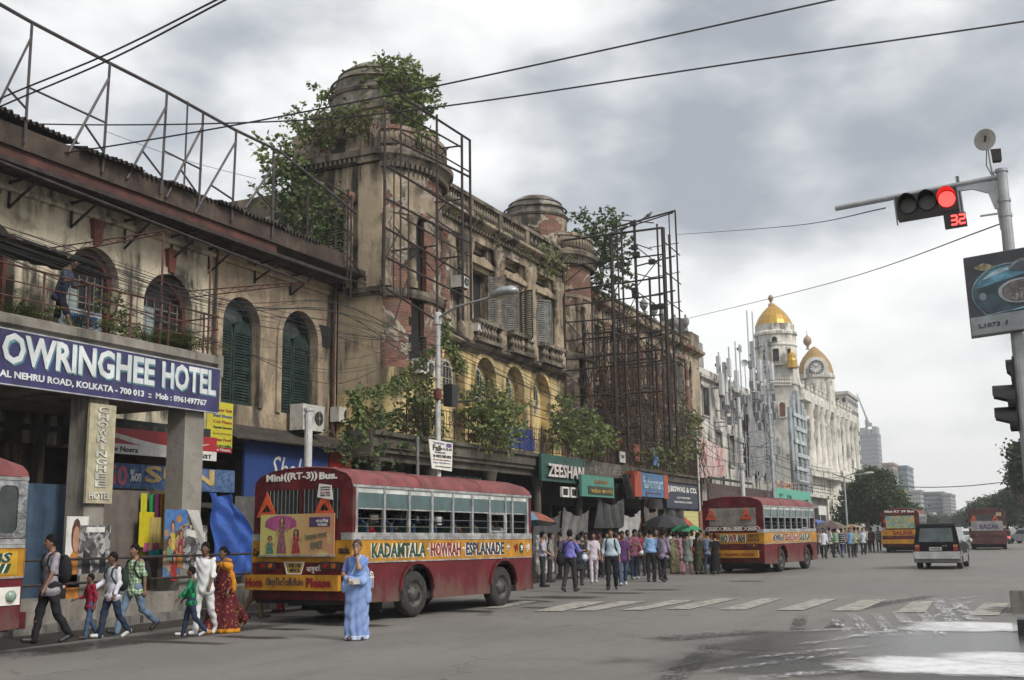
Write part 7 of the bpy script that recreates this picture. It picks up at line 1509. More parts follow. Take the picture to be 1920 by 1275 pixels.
r,i_=person('woman in a pale blue sari and glasses, hand at her mouth, standing in the road',wl,to(wl,CAMP)-.12,1.55,2,style='sari',sari=(blue,blueb,lightb),hand=((.10,.20,1.03),(-.01,.155,1.475)),leg=((3,3),(-2,3)),hair='bun',hairm=hair_b,glasses=True,vox=.012,girth=1.08,shoes=sandal,nod=-4,yaw=-6)
s=Sdf(.04); A=i_['A']; s.cone(A(.16,.10,.12),A(-.12,.17,.08),.055,.075).cone(A(.17,.08,.10),A(.21,.05,-.06),.06,.075,.7).cone(A(-.15,.10,.16),A(-.2,.04,-.25),.07,.085,.6); s.disp=folds(.012,5); V,Q=s.mesh(.013); mesh_obj('sari_tuck',V,Q,fabric('sari_tuck_light',(.24,.34,.58)),r,i_['hs'])
mb=MB(); mb.lathe([(.045,-.012),(.050,0),(.045,.012)],n=12,T=Matrix.Translation(i_['wr'][1])@Matrix.Rotation(.6,4,'Y')); mb.tube([i_['A'](.155,.06,.50),i_['A'](.17,.09,.36),i_['A'](.17,.06,.20)],.012,5)
for v in mb.v:v*=i_['hs']
mb.build('bangle_and_strap',mat('maroon_strap',(.10,.03,.03)),r,local=True)
Wm=i_['W']; c=i_['wr'][0]+np.array([-.09,.05,-.02]); mb=MB(); mb.add([Wm@Vector((c[0]+a*.095,c[1]+b*.025,c[2]+d*.05))for a in (-1,1)for b in (-1,1)for d in (-1,1)],[(0,1,3,2),(4,6,7,5),(0,4,5,1),(2,3,7,6),(0,2,6,4),(1,5,7,3)]); tag(mb.build('purse',mat('white_purse',(.6,.6,.58),.5)),'small white purse in the right hand of the woman in blue','purse')
p=PX(104,590,XS-.6); r,i_=person('young man in dark shorts and T-shirt leaning on the hotel terrace railing',(XS-.5,p.y),radians(-62),1.66,1,fabric('tshirt_slate',(.05,.06,.095)),fabric('shorts_black',(.02,.02,.03)),.42,lean=16,leg=((24,6),(-10,2)),hand=((.16,.40,1.15),(-.20,.42,1.14)),yaw=20,vox=.016,bare=True,z=5.60)
p=PX(1157,830,XS-.4); person('man in a pink shirt leaning over the derelict building balcony rail',(XS-.45,p.y),radians(-70),1.66,1,fabric('shirt_pink',(.50,.14,.12)),dk_tr,.45,lean=30,hand=((.15,.45,1.05),(-.2,.45,1.05)),vox=.024,z=4.56)
MG='people crossing and waiting beside the stalls'
def mid(label,px,py,hd,h,top,bot,**k):k.setdefault('vox',.024); k.setdefault('group',MG); k.setdefault('shoes',shoe_m); return person(label,Wk(px,py),hd,h,k.pop('skin',0),top,bot,**k)
cam_=lambda px,py:to(Wk(px,py),CAMP)
AWAY=0.0
mid('man in pale lavender shirt standing sideways at the front of the first bus',1018,1101,radians(-75),1.66,lav,dk_tr,sleeve=.45,tuck=True,arm=((15,8,45),(10,8,50)))
r,i_=mid('man in violet blue shirt seen from behind with a big black shoulder bag',1070,1110,radians(-5),1.70,fabric('shirt_violet_blue',(.17,.16,.45)),dk_tr,sleeve=.75,tuck=True,leg=stride(10,8),arm=((20,15,70),(10,14,50))); A=i_['A']; bag('big black shoulder bag of the man in violet blue',i_,A(-.26,-.05,-.02),(.13,.15,.20),bp_black,[[A(-.25,-.06,.1),A(-.12,-.13,.35),A(.1,-.08,.53),A(.13,.08,.48),A(-.15,.14,.2),A(-.26,.0,.1)]],'shoulder_bag')
r,i_=mid('woman in dark clothes with hair tied back carrying a white bag',1086,1098,radians(10),1.56,fabric('kameez_dark',(.03,.03,.04)),dk_tr,style='kameez',hair='bun',arm=((20,10,60),(5,8,10))); A=i_['A']; bag('white and blue handbag of the woman in dark clothes',i_,A(.2,.05,.02),(.10,.17,.17),fabric('bag_white_blue',(.5,.53,.58),'hoop',(.12,.2,.35),4),None,'handbag')
mid('man in whitish pink shirt and trousers walking forward',1114,1093,cam_(1114,1093)+.15,1.62,fabric('shirt_pinkish',(.50,.44,.49)),fabric('trousers_pinkish',(.46,.41,.46)),leg=stride(10,8),shoes=shoe_w)
r,i_=mid('man in light blue shirt with rucksack straps walking towards the viewer',1148,1106,cam_(1148,1106)-.1,1.72,fabric('shirt_ice_blue',(.36,.45,.50)),black_tr,sleeve=.7,tuck=True,leg=stride(9,8),arm=((6,14,20),(0,12,15)),vox=.02); backpack('dark rucksack on the man in the light blue shirt',i_,bp_black)
mid('young man in purple T-shirt and jeans walking forward',1169,1098,cam_(1169,1098)+.1,1.66,fabric('tshirt_purple',(.085,.035,.11)),jean,leg=stride(16,10),arm=swing(10),shoes=shoe_w,skin=1)
r,i_=mid('stout man in maroon shirt looking down at a white cap in his hand',1190,1086,cam_(1190,1086)+.6,1.72,fabric('shirt_maroon_check',(.14,.045,.075),'plaid',(.20,.09,.11),20),jean2,nod=25,girth=1.15,hand=((.15,.36,1.18),(-.12,.34,.95)),shoes=shoe_w); bag('white cap held by the stout man in maroon',i_,i_['wr'][1]+np.array([0,.08,-.08]),(.14,.12,.09),whitec,None,'cap')
mid('man in sky blue shirt standing with his back turned',1222,1091,radians(15),1.70,fabric('shirt_sky_blue',(.20,.33,.53)),black_tr,sleeve=.5,tuck=True,arm=((8,10,25),(4,10,15)))
mid('man in mauve grey shirt stepping away to the right',1246,1091,radians(-15),1.70,fabric('shirt_mauve',(.25,.21,.29)),black_tr,sleeve=.7,leg=stride(16,8,-1),skin=1)
mid('bald-fronted man whose head shows between the sky blue and mauve shirts',1233,1086,cam_(1233,1086),1.68,fabric('shirt_dark_brown',(.06,.04,.035)),dk_tr,hair='bald',skin=1)
mid('woman in a green and brown patterned sari',1266,1076,radians(20),1.58,None,None,style='sari',sari=(fabric('sari_leaf_print',(.22,.22,.13),'print',(.13,.08,.05),12),fabric('blouse_brown',(.10,.06,.05)),fabric('sari_border_brown',(.12,.06,.04))),hair='bun')
mid('woman in a pink spotted sari behind the patterned sari',1279,1075,radians(60),1.56,None,None,style='sari',sari=(fabric('sari_pink_spot',(.32,.15,.23),'dots',(.45,.35,.4),14),fabric('blouse_plum',(.12,.04,.08)),fabric('sari_border_plum',(.18,.07,.12))),hair='bun')
mid('man in greenish grey long shirt with bare calves',1290,1078,radians(-10),1.60,fabric('kurta_sage',(.15,.17,.15)),None,style='kurta',skin=0,leg=stride(12,10),shoes=sandal)
r,i_=mid('woman in dark olive dress with a maroon handbag',1310,1077,radians(-15),1.56,fabric('dress_olive',(.05,.05,.032)),None,style='dress',hair='long'); bag('maroon handbag of the woman in dark olive',i_,i_['A'](-.2,-.08,.08),(.12,.08,.15),mat('maroon_leather',(.12,.02,.025)),[[i_['A'](-.2,-.05,.2),i_['A'](-.13,-.05,.5)]],'handbag')
mid('man in blue and white checked shirt beside the second bus',1329,1077,radians(10),1.60,fabric('shirt_blue_check',(.07,.10,.19),'plaid',(.22,.25,.32),18),jean2,leg=stride(12,8))
mid('person in long black dress at the corner of the second bus',1343,1077,radians(30),1.5,fabric('dress_black',(.015,.015,.017)),None,style='dress',hair='bun')
for k,(px,py,hh,c,l)in enumerate(((1160,1084,1.68,(.30,.06,.05),'man in red shirt half hidden behind the purple T-shirt'),(1204,1080,1.66,(.28,.05,.06),'man in crimson shirt behind the stout man in maroon'),(1100,1085,1.6,(.05,.06,.05),'woman in dark green behind the man in whitish pink'),(1300,1066,1.65,(.42,.42,.40),'man in white shirt behind the sage long shirt'),(1258,1066,1.66,(.45,.45,.46),'man in white shirt behind the mauve shirt'),(1032,1092,1.62,(.22,.20,.19),'vendor in grey vest standing by the poster wall'))):
 mid(l,px,py,cam_(px,py)+(k-2)*.5,hh,fabric('crowd_shirt_%s'%'abcdef'[k],c),dk_tr,vox=.03,skin=1)
for k,(px,py,hh,c,l)in enumerate(((1052,1084,1.66,(.07,.06,.08),'man in dark plum shirt in the shade behind the violet blue shirt'),(1128,1082,1.64,(.16,.14,.10),'man in drab khaki shirt between the pinkish and light blue shirts'),(1140,1078,1.6,(.25,.05,.09),'woman in crimson behind the light blue shirt'),(1178,1078,1.68,(.08,.11,.14),'man in slate shirt behind the purple T-shirt'),(1213,1074,1.62,(.33,.30,.24),'man in beige shirt in the shade of the black umbrella'),(1272,1064,1.64,(.10,.16,.26),'man in denim blue behind the patterned sari'),(1316,1062,1.66,(.36,.34,.30),'man in buff shirt behind the olive dress'),(1250,1060,1.6,(.05,.13,.09),'woman in bottle green deep behind the mauve shirt'),(1336,1066,1.6,(.20,.07,.05),'person in russet clothes beside the second bus rear corner'),(1092,1078,1.66,(.20,.20,.23),'man in ash grey shirt deep behind the dark clothed woman'))):
 mid(l,px,py,cam_(px,py)+(k%5-2)*.8,hh,fabric('shade_shirt_%s'%'abcdefghij'[k],c),dk_tr,vox=.03,skin=k%2,sleeve=.45+.4*(k%2),style='kameez' if 'woman' in l else 'trousers',hair='bun' if 'woman' in l else 'short')
FGp='far pedestrians by the umbrellas'
far=((1526,1044,(.50,.50,.50),'man in white shirt just right of the second bus',1),(1546,1048,(.56,.57,.6),'man in bright white long-sleeved shirt and dark trousers, nearest of the far group',1),(1557,1046,(.50,.50,.47),'man in off-white short-sleeved shirt in the far group',0),(1580,1045,None,'man in black and white hooped shirt and jeans in the far group',0),(1596,1046,'plaid','man in blue checked shirt in the far group',1),(1605,1044,(.35,.35,.2),'woman in yellowish green behind the blue checked shirt',0),(1620,1041,(.45,.50,.55),'man in pale blue white shirt seen from behind in the far group',1),(1636,1036,(.10,.04,.045),'man in dark maroon shirt in the far group',0),(1649,1034,None,'man in hooped shirt at the right end of the far group',1),(1569,1040,(.2,.3,.2),'person in faded green behind the hooped shirt',0),(1588,1038,(.3,.12,.1),'person in brick red deep in the far group',1),(1612,1036,(.12,.12,.15),'person in dark grey deep in the far group',0),(1537,1040,(.32,.22,.12),'person in tan clothes under the blue stall roof',1),(1627,1033,(.5,.45,.4),'person in cream shirt behind the dark maroon shirt',1),(1565,1036,(.15,.25,.4),'person in blue shirt deep under the umbrellas',0))
for k,(px,py,c,l,f_)in enumerate(far):
 fb_=fabric('shirt_hooped',(.03,.03,.04),'hoop',(.5,.5,.5),9)if c is None else (fabric('shirt_azure_check',(.08,.20,.38),'plaid',(.25,.38,.5),14)if c=='plaid' else fabric('far_shirt_%s'%'abcdefghijklmno'[k],c))
 mid(l,px,py,cam_(px,py)if f_ else radians(10*k-60),1.64+.04*(k%3),fb_,jean if c is None else dk_tr,vox=.036,sleeve=.45+.45*(k%2),leg=stride(8+3*(k%3),8,1-2*(k%2)),group=FGp,skin=k%2)
Mb=Matrix.Translation(c_)@Matrix.Rotation(-radians(4.05),4,'Z')
for k,(x,y,c,l)in enumerate(((.72,-2.45,(.35,.012,.02),'passenger in a red jacket at the rear window of the first bus'),(.72,-1.6,(.03,.035,.03),'passenger in dark green at the second side window of the first bus'),(.72,.8,(.10,.045,.03),'passenger in brown shawl at the middle window of the first bus'),(.72,1.55,(.09,.08,.06),'passenger in grey brown shirt two seats from the front of the first bus'),(.62,2.85,(.45,.48,.5),'driver in white shirt at the wheel of the first bus'),(-.7,-1.0,(.04,.05,.08),'passenger in navy on the far side seats of the first bus'),(-.7,1.2,(.12,.03,.03),'passenger in maroon on the far side seats of the first bus'))):
 q=Mb@Vector((x,y,0)); person(l,(q.x,q.y),-radians(4.05),1.6,1,fabric('passenger_%s'%'abcdefg'[k],c),dk_tr,.9,leg=((82,80),(80,78)),arm=((40,6,40),(35,6,45)),sit=True,z=.48,vox=.026,yaw=(-30,10,0,20,0,0,0)[k],group='passengers of the first bus')
 # ---------------------------------------------------------------- poles, signals, cables, stalls
def pole_thing(label,x,y,z0,z1,r0,r1,mt,name='street_lamp',cat='street lamp',group=None):
 o=thing(name,label,cat,(x,y,z0),0,group); mb=MB(); mb.tube([(x,y,z0),(x,y,z0+(z1-z0)*.33),(x,y,z0+(z1-z0)*.331),(x,y,z1)],[r0,r0,r0*.82,r1],12); mb.build('pole',mt,o,smooth=False); return o
whp=mat('white_painted_pole',(.50,.50,.49),.5,var=.25,sc=3,dirt=(.25,.22,.2))
def lamp_head(o,tip,d,s=1.0):
 d=Vector(d).normalized(); side_=Vector((0,0,1)).cross(d).normalized(); up=d.cross(side_)
 mb=MB(); secs=[(0,.05,.05),(.12,.13,.09),(.35,.17,.13),(.62,.15,.10),(.70,.05,.04)]
 n=10
 for t,w,h in secs:
  for k in range(n):
   a=2*pi*k/n; mb.v.append(Vector(tip)+d*t*s+side_*(w*cos(a)*s)+up*((h*sin(a)if sin(a)>0 else h*.45*sin(a))*s))
 for i in range(len(secs)-1):
  for k in range(n):mb.f.append([i*n+k,i*n+(k+1)%n,(i+1)*n+(k+1)%n,(i+1)*n+k]); mb.mi.append(0)
 mb.f+=[list(range(n)),list(range((len(secs)-1)*n,len(secs)*n))]; mb.mi+=[0,0]
 h_=mb.build('lamp_head',mat('lamp_housing_grey',(.40,.42,.43),.45,.3),o,smooth=True)
 mb=MB()
 for k in range(12):a=2*pi*k/12; mb.v.append(Vector(tip)+d*(.36+.24*cos(a))*s+side_*.12*sin(a)*s-up*.065*s)
 mb.f.append(list(range(12))); mb.mi.append(0); mb.build('lens',mat('lamp_lens',(.55,.57,.55),.25),h_)
p=PX(821,640,XK+.35); zt=PX(823,588,XK+.35).z; X0=XK+.35
lamp=pole_thing('white street lamp at the kerb with a curved arm and a hung paper notice',X0,p.y,0,zt,.10,.075,whp)
tip=PY(925,556,p.y-1.0); ar_=[Vector((X0,p.y,zt-.15)),Vector((X0,p.y,zt-.15)).lerp(tip,.35)+Vector((0,0,.12)),tip]
mb=MB(); mb.tube(ar_,[.045,.04,.035],8); mb.build('arm',steel,lamp); mb=MB(); mb.lathe([(.12,zt-.35),(.12,zt),(.06,zt+.03)],(X0,p.y,0),10); mb.build('cap',whp,lamp)
lamp_head(lamp,tip-(tip-ar_[1]).normalized()*.1,(tip-ar_[1]),1.55)
bx=PX(829,740,X0); mb=MB(); mb.box(X0+.05,X0+.35,bx.y-.02,bx.y+.34,bx.z-.35,bx.z+.30); mb.build('switch_box',black,lamp); bx=PX(817,740,X0); mb=MB(); mb.lathe([(.001,-.2),(.10,-.14),(.12,0),(.10,.14),(.001,.2)],(X0+.1,bx.y-.05,bx.z),10); mb.build('red_reel',mat('dull_red_reel',(.12,.03,.025)),lamp)
for a,b in (((826,755),(935,748)),((845,742),(900,728))):mb=MB(); mb.tube([PX(*a,X0),PX(*b,X0)+Vector((-.8,0,0))],.035,5); mb.build('stay_bar',rust2,lamp)
nt_=thing('paper_notice','white tuition notice board tied to the kerbside lamp post','notice',tuple(PX(828,880,X0+.14)))
c4=[PX(q[0],q[1],X0+.16)for q in ((803,823),(848,831),(846,884),(809,878))]; o_=c4[3]; mb=MB(); mb.panel([[(q.y,q.z)for q in (c4[3],c4[2],c4[1],c4[0])]],FX(X0+.16),0,.02); mb.build('board',signw,nt_)
ya,yb_,zb_,zt_=c4[3].y,c4[2].y,c4[2].z,c4[0].z; H_=zt_-zb_; W_=yb_-ya
for s_,a,b,c,d,m_2 in (('Tutorial Home',.05,.62,.87,.94,mat('pale_purple_ink',(.20,.17,.30))),('Fail',.03,.42,.64,.84,ink),('in X, XI, XII',.44,.98,.68,.77,ink),('Madhyamik',.12,.66,.56,.62,ink),('By NIOS CBSE NIOS',.06,.96,.40,.52,ink),('No year loss admission',.06,.95,.32,.37,redink),('Opp. Raj Bhavan',.05,.92,.22,.28,mat('pale_purple_ink',(.20,.17,.30))),('Guru Nanak, Esplanade',.15,.95,.10,.15,ink)):
 letters(s_,FX(X0+.18),ya+W_*a,ya+W_*b,zb_+H_*c,zb_+H_*d,m_2,nt_,w=.008,bold=.03)
mb=MB(); mb.panel([rect(ya+W_*.72,ya+W_*.99,zb_+H_*.80,zb_+H_*.93)],FX(X0+.18),0,.006); mb.build('violet_block',mat('violet_print',(.12,.07,.28)),nt_)
p=PX(578,830,X0); zt=PX(578,766,X0).z; po=pole_thing('short white steel pole rising behind the rear of the first bus',X0,p.y,0,zt,.105,.10,whp,'steel_pole','pole')
mb=MB(); mb.lathe([(.125,zt-.06),(.125,zt+.01),(.0,zt+.02)],(X0,p.y,0),10); mb.build('cap',whp,po)
for k in range(3):mb=MB(); mb.lathe([(.12,0),(.12,.03)],(X0,p.y,zt-1.45-.12*k),10); mb.build('wire_band',iron,po)
p=PX(783,850,X0-.2); pole_thing('thin dark grey post between the short pole and the street lamp',X0-.2,p.y,0,PX(781,818,X0-.2).z,.05,.05,mat('grey_iron',(.16,.16,.155)),'steel_pole','pole')
p=PX(1308,860,XS+.1); pole_thing('thin white pole at the far corner of the derelict building',XS+.1,p.y,0,PX(1306,800,XS+.1).z,.07,.06,whp,'steel_pole','pole')
for px,pyt,Yd,lab,tipx,tipy in ((1588,893,98,'grey street lamp in front of the dark tree beyond the umbrellas',1632,886),(1612,915,135,'smaller street lamp farther behind, its head among the leaves',1655,905)):
 b=PY(px,975,Yd); t_=PY(px,pyt,Yd); o=pole_thing(lab,b.x,Yd,0,t_.z,.10,.07,steel,group='street lamps down the road'); tp=PY(tipx-14,tipy+3,Yd); mb=MB(); mb.tube([(b.x,Yd,t_.z-.1),(b.x+.5,Yd,t_.z+.15),tp],[.05,.045,.04],6); mb.build('arm',steel,o); lamp_head(o,tp,tp-Vector((b.x,Yd,t_.z)),1.3)
YT=15.0; pole_a,pole_b=PY(1874,318,YT),PY(1912,640,YT); XP=(pole_a.x+pole_b.x)/2
sig=thing('traffic_signal','grey traffic signal mast with a long arm, red light lit and a countdown of 32','traffic signal',(XP,YT,0))
galv=mat('signal_mast_grey',(.33,.34,.35),.45,.35,var=.2,sc=4)
mb=MB(); mb.tube([(XP,YT,0),(XP,YT,4.5),(XP,YT,pole_a.z)],[.09,.078,.066],14); mb.build('pole',galv,sig)
for zz in (pole_a.z-.02,pole_a.z-.42,pole_a.z-.62):mb=MB(); mb.lathe([(.08,-.02),(.08,.02)],(XP,YT,zz),14); mb.build('collar',galv,sig)
ar0=Vector((XP,YT,PY(1870,332,YT).z)); ar1=PY(1566,391,YT); ar1.y=YT
mb=MB(); mb.tube([ar0,ar1],.038,8); mb.build('arm',galv,sig); av=(ar1-ar0).normalized(); uv=Vector((-av.z,0,av.x)); uv=uv if uv.z>0 else -uv
mb=MB(); mb.panel([[(0,-.05),(-.55,-.03),(-.55,-.12),(-.30,-.12),(-.12,-.20),(-.06,-.42),(0,-.42)]],((XP-.06,YT,ar0.z),(1,0,0),(0,0,1),(0,-1,0)),-.02,.02); mb.build('gusset',galv,sig)
a_,b_=PY(1683,392,YT),PY(1797,372,YT); ax=(b_-a_).normalized(); vx=Vector((-ax.z,0,ax.x)); org=PY(1739,385,YT); L_h=(b_-a_).length; hh=.40*L_h
frh=(org+Vector((0,-.12,0)),ax,vx,Vector((0,-1,0)))
mb=MB(); mb.panel([rect(-L_h/2,L_h/2,-hh/2,hh/2)],frh,-.20,0); mb.build('signal_head',black,sig)
red_on=emit('signal_red_lit',(1.0,.035,.03),2.2); amb=mat('signal_dead_lens',(.055,.052,.045),.35)
for k,nm in ((-1,'g'),(0,'a'),(1,'r')):
 u0=k*L_h*.315; r=L_h*.135
 mb=MB(); disc(mb,frh,u0+.01,.0,r,.005,.03,24); mb.build('lens',red_on if nm=='r' else amb,sig)
 N=20; mb=MB(); o_,U_,V_,N_=[Vector(x)for x in frh]
 for i in range(N+1):
  a=pi*(-.12)+pi*1.24*i/N
  for d in (0,.22*(.35+.65*max(0,sin(a)))+.03):mb.v.append(o_+U_*(u0+.01+r*1.12*cos(a))+V_*(r*1.12*sin(a))+N_*d)
 for i in range(N):mb.f.append([2*i,2*i+2,2*i+3,2*i+1]); mb.mi.append(0)
 mb.build('visor',mat('red_visor',(.16,.012,.014),.4)if nm=='r' else black,sig)
for dx in (-.12,.06):
 q=PY(1797+dx*60,372,YT); mb=MB(); mb.beam(org+ax*(L_h/2+.03+dx*.1)+vx*.32,org+ax*(L_h/2+.03+dx*.1)-vx*.2,.03); mb.build('hanger',galv,sig)
mb=MB(); mb.beam(org-ax*(L_h/2+.02)+vx*.20,org-ax*(L_h/2+.02)-vx*.2,.02); mb.build('hanger',galv,sig)
co_=PY(1792,416,YT); frc2=(co_+Vector((0,-.1,0)),ax,vx,Vector((0,-1,0))); cw,ch=.135,.09
mb=MB(); mb.panel([rect(-cw,cw,-ch,ch)],frc2,-.08,0); cd=mb.build('countdown_box',black,sig)
seg={'3':'abgcd','2':'abged'}; led=emit('countdown_red_led',(1.0,.04,.035),2.6)
def seg7(chr_,cx):
 w,h,t_=.035,.058,.011; P_=dict(a=rect(-w,w,h-t_,h+t_),g=rect(-w,w,-t_,t_),d=rect(-w,w,-h-t_,-h+t_),b=rect(w-t_,w+t_,t_,h-t_),c=rect(w-t_,w+t_,-h+t_,-t_),f=rect(-w-t_,-w+t_,t_,h-t_),e=rect(-w-t_,-w+t_,-h+t_,-t_))
 for s_ in seg[chr_]:mb=MB(); mb.panel([[(x+cx+y*.06,y)for x,y in P_[s_]]],frc2,.003,.010); mb.build('led_segment',led,cd)
seg7('3',-.012); seg7('2',.085)
for u0 in (-.9,.75):mb=MB(); mb.tube([co_+ax*cw*u0+vx*ch,co_+ax*(cw*u0-.02)+vx*(ch+.12 if u0<0 else ch+.5)],.01,5); mb.build('hanger',galv,sig)
st0=PY(1862,330,YT); st1=PY(1853,275,YT); mb=MB(); mb.tube([(XP-.06,YT,pole_a.z-.8),st0,st1],.022,6); mb.build('stalk',galv,sig)
dc=PY(1848,262,YT); nd=Vector((-.35,-.9,-.1)).normalized(); T=Matrix.Translation(dc)@nd.to_track_quat('Z','Y').to_matrix().to_4x4()
mb=MB(); mb.lathe([(.001,-.05),(.08,-.04),(.14,.01),(.145,.02),(.135,.02),(.07,-.02),(.001,-.03)],n=20,T=T); dsh=mb.build('dish',mat('dish_cream',(.48,.47,.43),.5),sig,smooth=True); mb=MB(); mb.beam(dc+nd*.005+Vector((0,0,.05)),dc+nd*.03-Vector((0,0,.03)),.02); mb.build('feed_horn',black,dsh)
fl_=PY(1867,290,YT); mb=MB(); mb.panel([rect(-.07,.07,-.08,.08)],(fl_,Vector((.97,.2,0)),(0,0,1),Vector((.2,-.97,0))),-.1,0); mb.build('floodlight',iron,sig)
mb=MB(); pts=[dc+Vector((.0,0,-.13)),dc+Vector((-.02,0,-.35)),dc+Vector((.03,0,-.48)),dc+Vector((.1,0,-.45))]; mb.tube(pts,.006,4); mb.build('loose_wire',black,sig)
q0,q1=PY(1880,399,YT),PY(1838,405,YT); mb=MB(); mb.tube([q0,q1],.014,5); mb.build('stub_bar',galv,sig)
ab=thing('advertising_box','dark advertising box with a blue helmet picture mounted on the signal mast','billboard',(XP-.1,YT-.3,3.6))
c0,c1,c2_=PY(1806,484,YT-.2),PY(1822,632,YT-.2),PY(1930,468,YT-.2); bx_=Vector((c2_.x-c0.x,0,c2_.z-c0.z)); U_=Vector((1,0,0)); V_=(c0-c1).normalized(); bh=(c0-c1).length; bw=1.15
frb=(c1,Vector((.995,-.06,.06)).normalized(),V_,Vector((.06,-.995,0)).normalized())
mb=MB(); mb.panel([rect(0,bw,0,bh)],frb,-.16,0); mb.build('box',mat('box_grey',(.10,.10,.11),.5),ab)
mb=MB(); mb.panel([rect(.01,bw-.01,bh*.235,bh-.01)],frb,0,.004); mb.build('dark_print',mat('print_charcoal',(.035,.038,.045),.35),ab); mb=MB(); mb.panel([rect(.01,bw-.01,.012,bh*.235)],frb,0,.004); mb.build('grey_print',mat('print_grey',(.25,.27,.28),.35),ab)
hx,hy=.48,bh*.52
el_=lambda rx,ry,a0,a1,cx=0,cy=0,n=20:[(hx+cx+rx*cos(a0+(a1-a0)*i/n),hy+cy+ry*sin(a0+(a1-a0)*i/n))for i in range(n+1)]
def pr_(nm,pts,d,c,**k):mb=MB(); mb.panel([pts],frb,d,d+.0015); mb.build(nm,mat('print_'+nm,c,.35,**k),ab)
rot=lambda pts,a:[(hx+(x-hx)*cos(a)-(y-hy)*sin(a),hy+(x-hx)*sin(a)+(y-hy)*cos(a))for x,y in pts]
pr_('helmet_glow',rot(el_(.43,.335,radians(-35),radians(215))+[(hx-.30,hy-.28),(hx+.40,hy-.27)],.05),.005,(.20,.30,.36),var=.5,sc=6)
pr_('helmet_shell',rot(el_(.415,.32,radians(-32),radians(212))+[(hx-.29,hy-.265),(hx+.385,hy-.255)],.05),.008,(.040,.075,.10),var=.6,sc=4)
pr_('helmet_crown',rot(el_(.40,.30,radians(35),radians(165)),.05),.011,(.10,.27,.37),var=.6,sc=5)
pr_('helmet_highlight',rot(el_(.36,.275,radians(70),radians(140)),.05),.014,(.36,.47,.53),var=.5,sc=6)
pr_('raised_visor',rot(el_(.20,.20,radians(-10),radians(150),.20,.16),.0),.017,(.16,.18,.20),var=.5,sc=8); pr_('visor_inside',rot(el_(.17,.165,radians(-10),radians(150),.20,.16),.0),.020,(.06,.075,.09))
def blobp(P_,n=4):
 o_=[]; N_=len(P_)
 for i in range(N_):
  p0,p1,p2,p3=[Vector(P_[(i+q)%N_])for q in (-1,0,1,2)]
  for k in range(n):t=k/n; v=.5*((2*p1)+(p2-p0)*t+(2*p0-5*p1+4*p2-p3)*t*t+(3*p1-p0-3*p2+p3)*t**3); o_.append((v.x,v.y))
 return o_
face=[(-.10,.03),(.02,.10),(.22,.115),(.38,.07),(.42,-.03),(.36,-.15),(.16,-.195),(-.02,-.16),(-.11,-.07)]
sc_p=lambda f,dx=0,dy=0:blobp([(hx+.15+dx+(x-.15)*f,hy-.05+dy+(y+.05)*f)for x,y in face])
pr_('helmet_rim',sc_p(1.0),.023,(.32,.35,.37)); pr_('helmet_lining',sc_p(.88,.01,0),.026,(.12,.11,.105),var=.5,sc=10); pr_('helmet_padding',blobp([(hx+.02,hy-.10),(hx+.10,hy-.02),(hx+.26,hy-.03),(hx+.30,hy-.11),(hx+.18,hy-.155),(hx+.06,hy-.15)]),.029,(.24,.21,.19),var=.85,sc=22)
pr_('chin_bar_shine',rot([(hx+.02,hy-.285),(hx+.34,hy-.262),(hx+.34,hy-.245),(hx+.02,hy-.265)],.05),.031,(.16,.32,.40)); pr_('side_bolt',rot(el_(.045,.05,0,2*pi,-.30,-.05,12),.0),.023,(.22,.25,.27))
mb=MB(); mb.panel([[(.10,bh-.16),(.24,bh-.22),(.36,bh-.17),(.22,bh-.11)]],frb,.006,.009); mb.build('gold_emblem_print',mat('print_gold',(.28,.24,.14),.5,var=.6,sc=20),ab)
mb=MB(); mb.panel([[(.92,bh-.02),(bw-.02,bh-.02),(bw-.02,bh-.45)]],frb,.006,.009); mb.build('violet_corner_print',mat('print_violet',(.07,.06,.24),.4),ab)
letters('L1073  f',frb,.10,.44,bh*.09,bh*.145,ink,ab,w=.006,bold=.02); letters('www.helmetworld.in',frb,.10,.50,bh*.05,bh*.07,ink,ab,w=.006)if False else None
sh2=thing('side_traffic_signal','black signal head with long visors pointing left at the right edge','traffic signal',tuple(PY(1930,800,YT)))
z_=lambda py:PY(1915,py,YT).z; xL,xR=PY(1903,740,YT).x,PY(1945,740,YT).x
mb=MB(); mb.box(xL,xR+.1,YT-.05,YT+.28,z_(808),z_(668)); mb.build('housing',black,sh2)
for i,(yc,xt)in enumerate(((700,1887),(748,1862),(790,1866))):
 T=Matrix.Translation((xL,YT+.11,z_(yc)))@Matrix.Rotation(-pi/2,4,'Y'); ln=xL-PY(xt,yc,YT).x; mb=MB(); n=16; rr=.20
 for k in range(n+1):
  a=-radians(30)+radians(240)*k/n
  for d in (0,ln*(1 if sin(a)>.2 else .35)):mb.v.append(Vector((xL-d,YT+.11+rr*cos(a),z_(yc)+rr*sin(a))))
 for k in range(n):mb.f.append([2*k,2*k+2,2*k+3,2*k+1]); mb.mi.append(0)
 mb.build('visor',black,sh2); mb=MB(); mb.lathe([(.001,.0),(.12,0),(.12,-.02)],n=14,T=T); mb.build('lens',amb,sh2)
kb=G(1909,1150); mb=MB(); mb.box(kb.x-.12,kb.x+1.2,kb.y,kb.y+1.6,0,.42); o=mb.build('median_stone',plaster('median_concrete',(.22,.21,.19),(.16,.15,.14),streak=.4)); tag(o,'grey concrete block at the end of the median by the crossing','kerb block')
kb=G(1912,1192); mb=MB(); mb.box(kb.x-.02,kb.x+.6,kb.y,kb.y+.5,0,.24); tag(mb.build('black_block',black),'black low block lying in the puddle at the right edge','block')
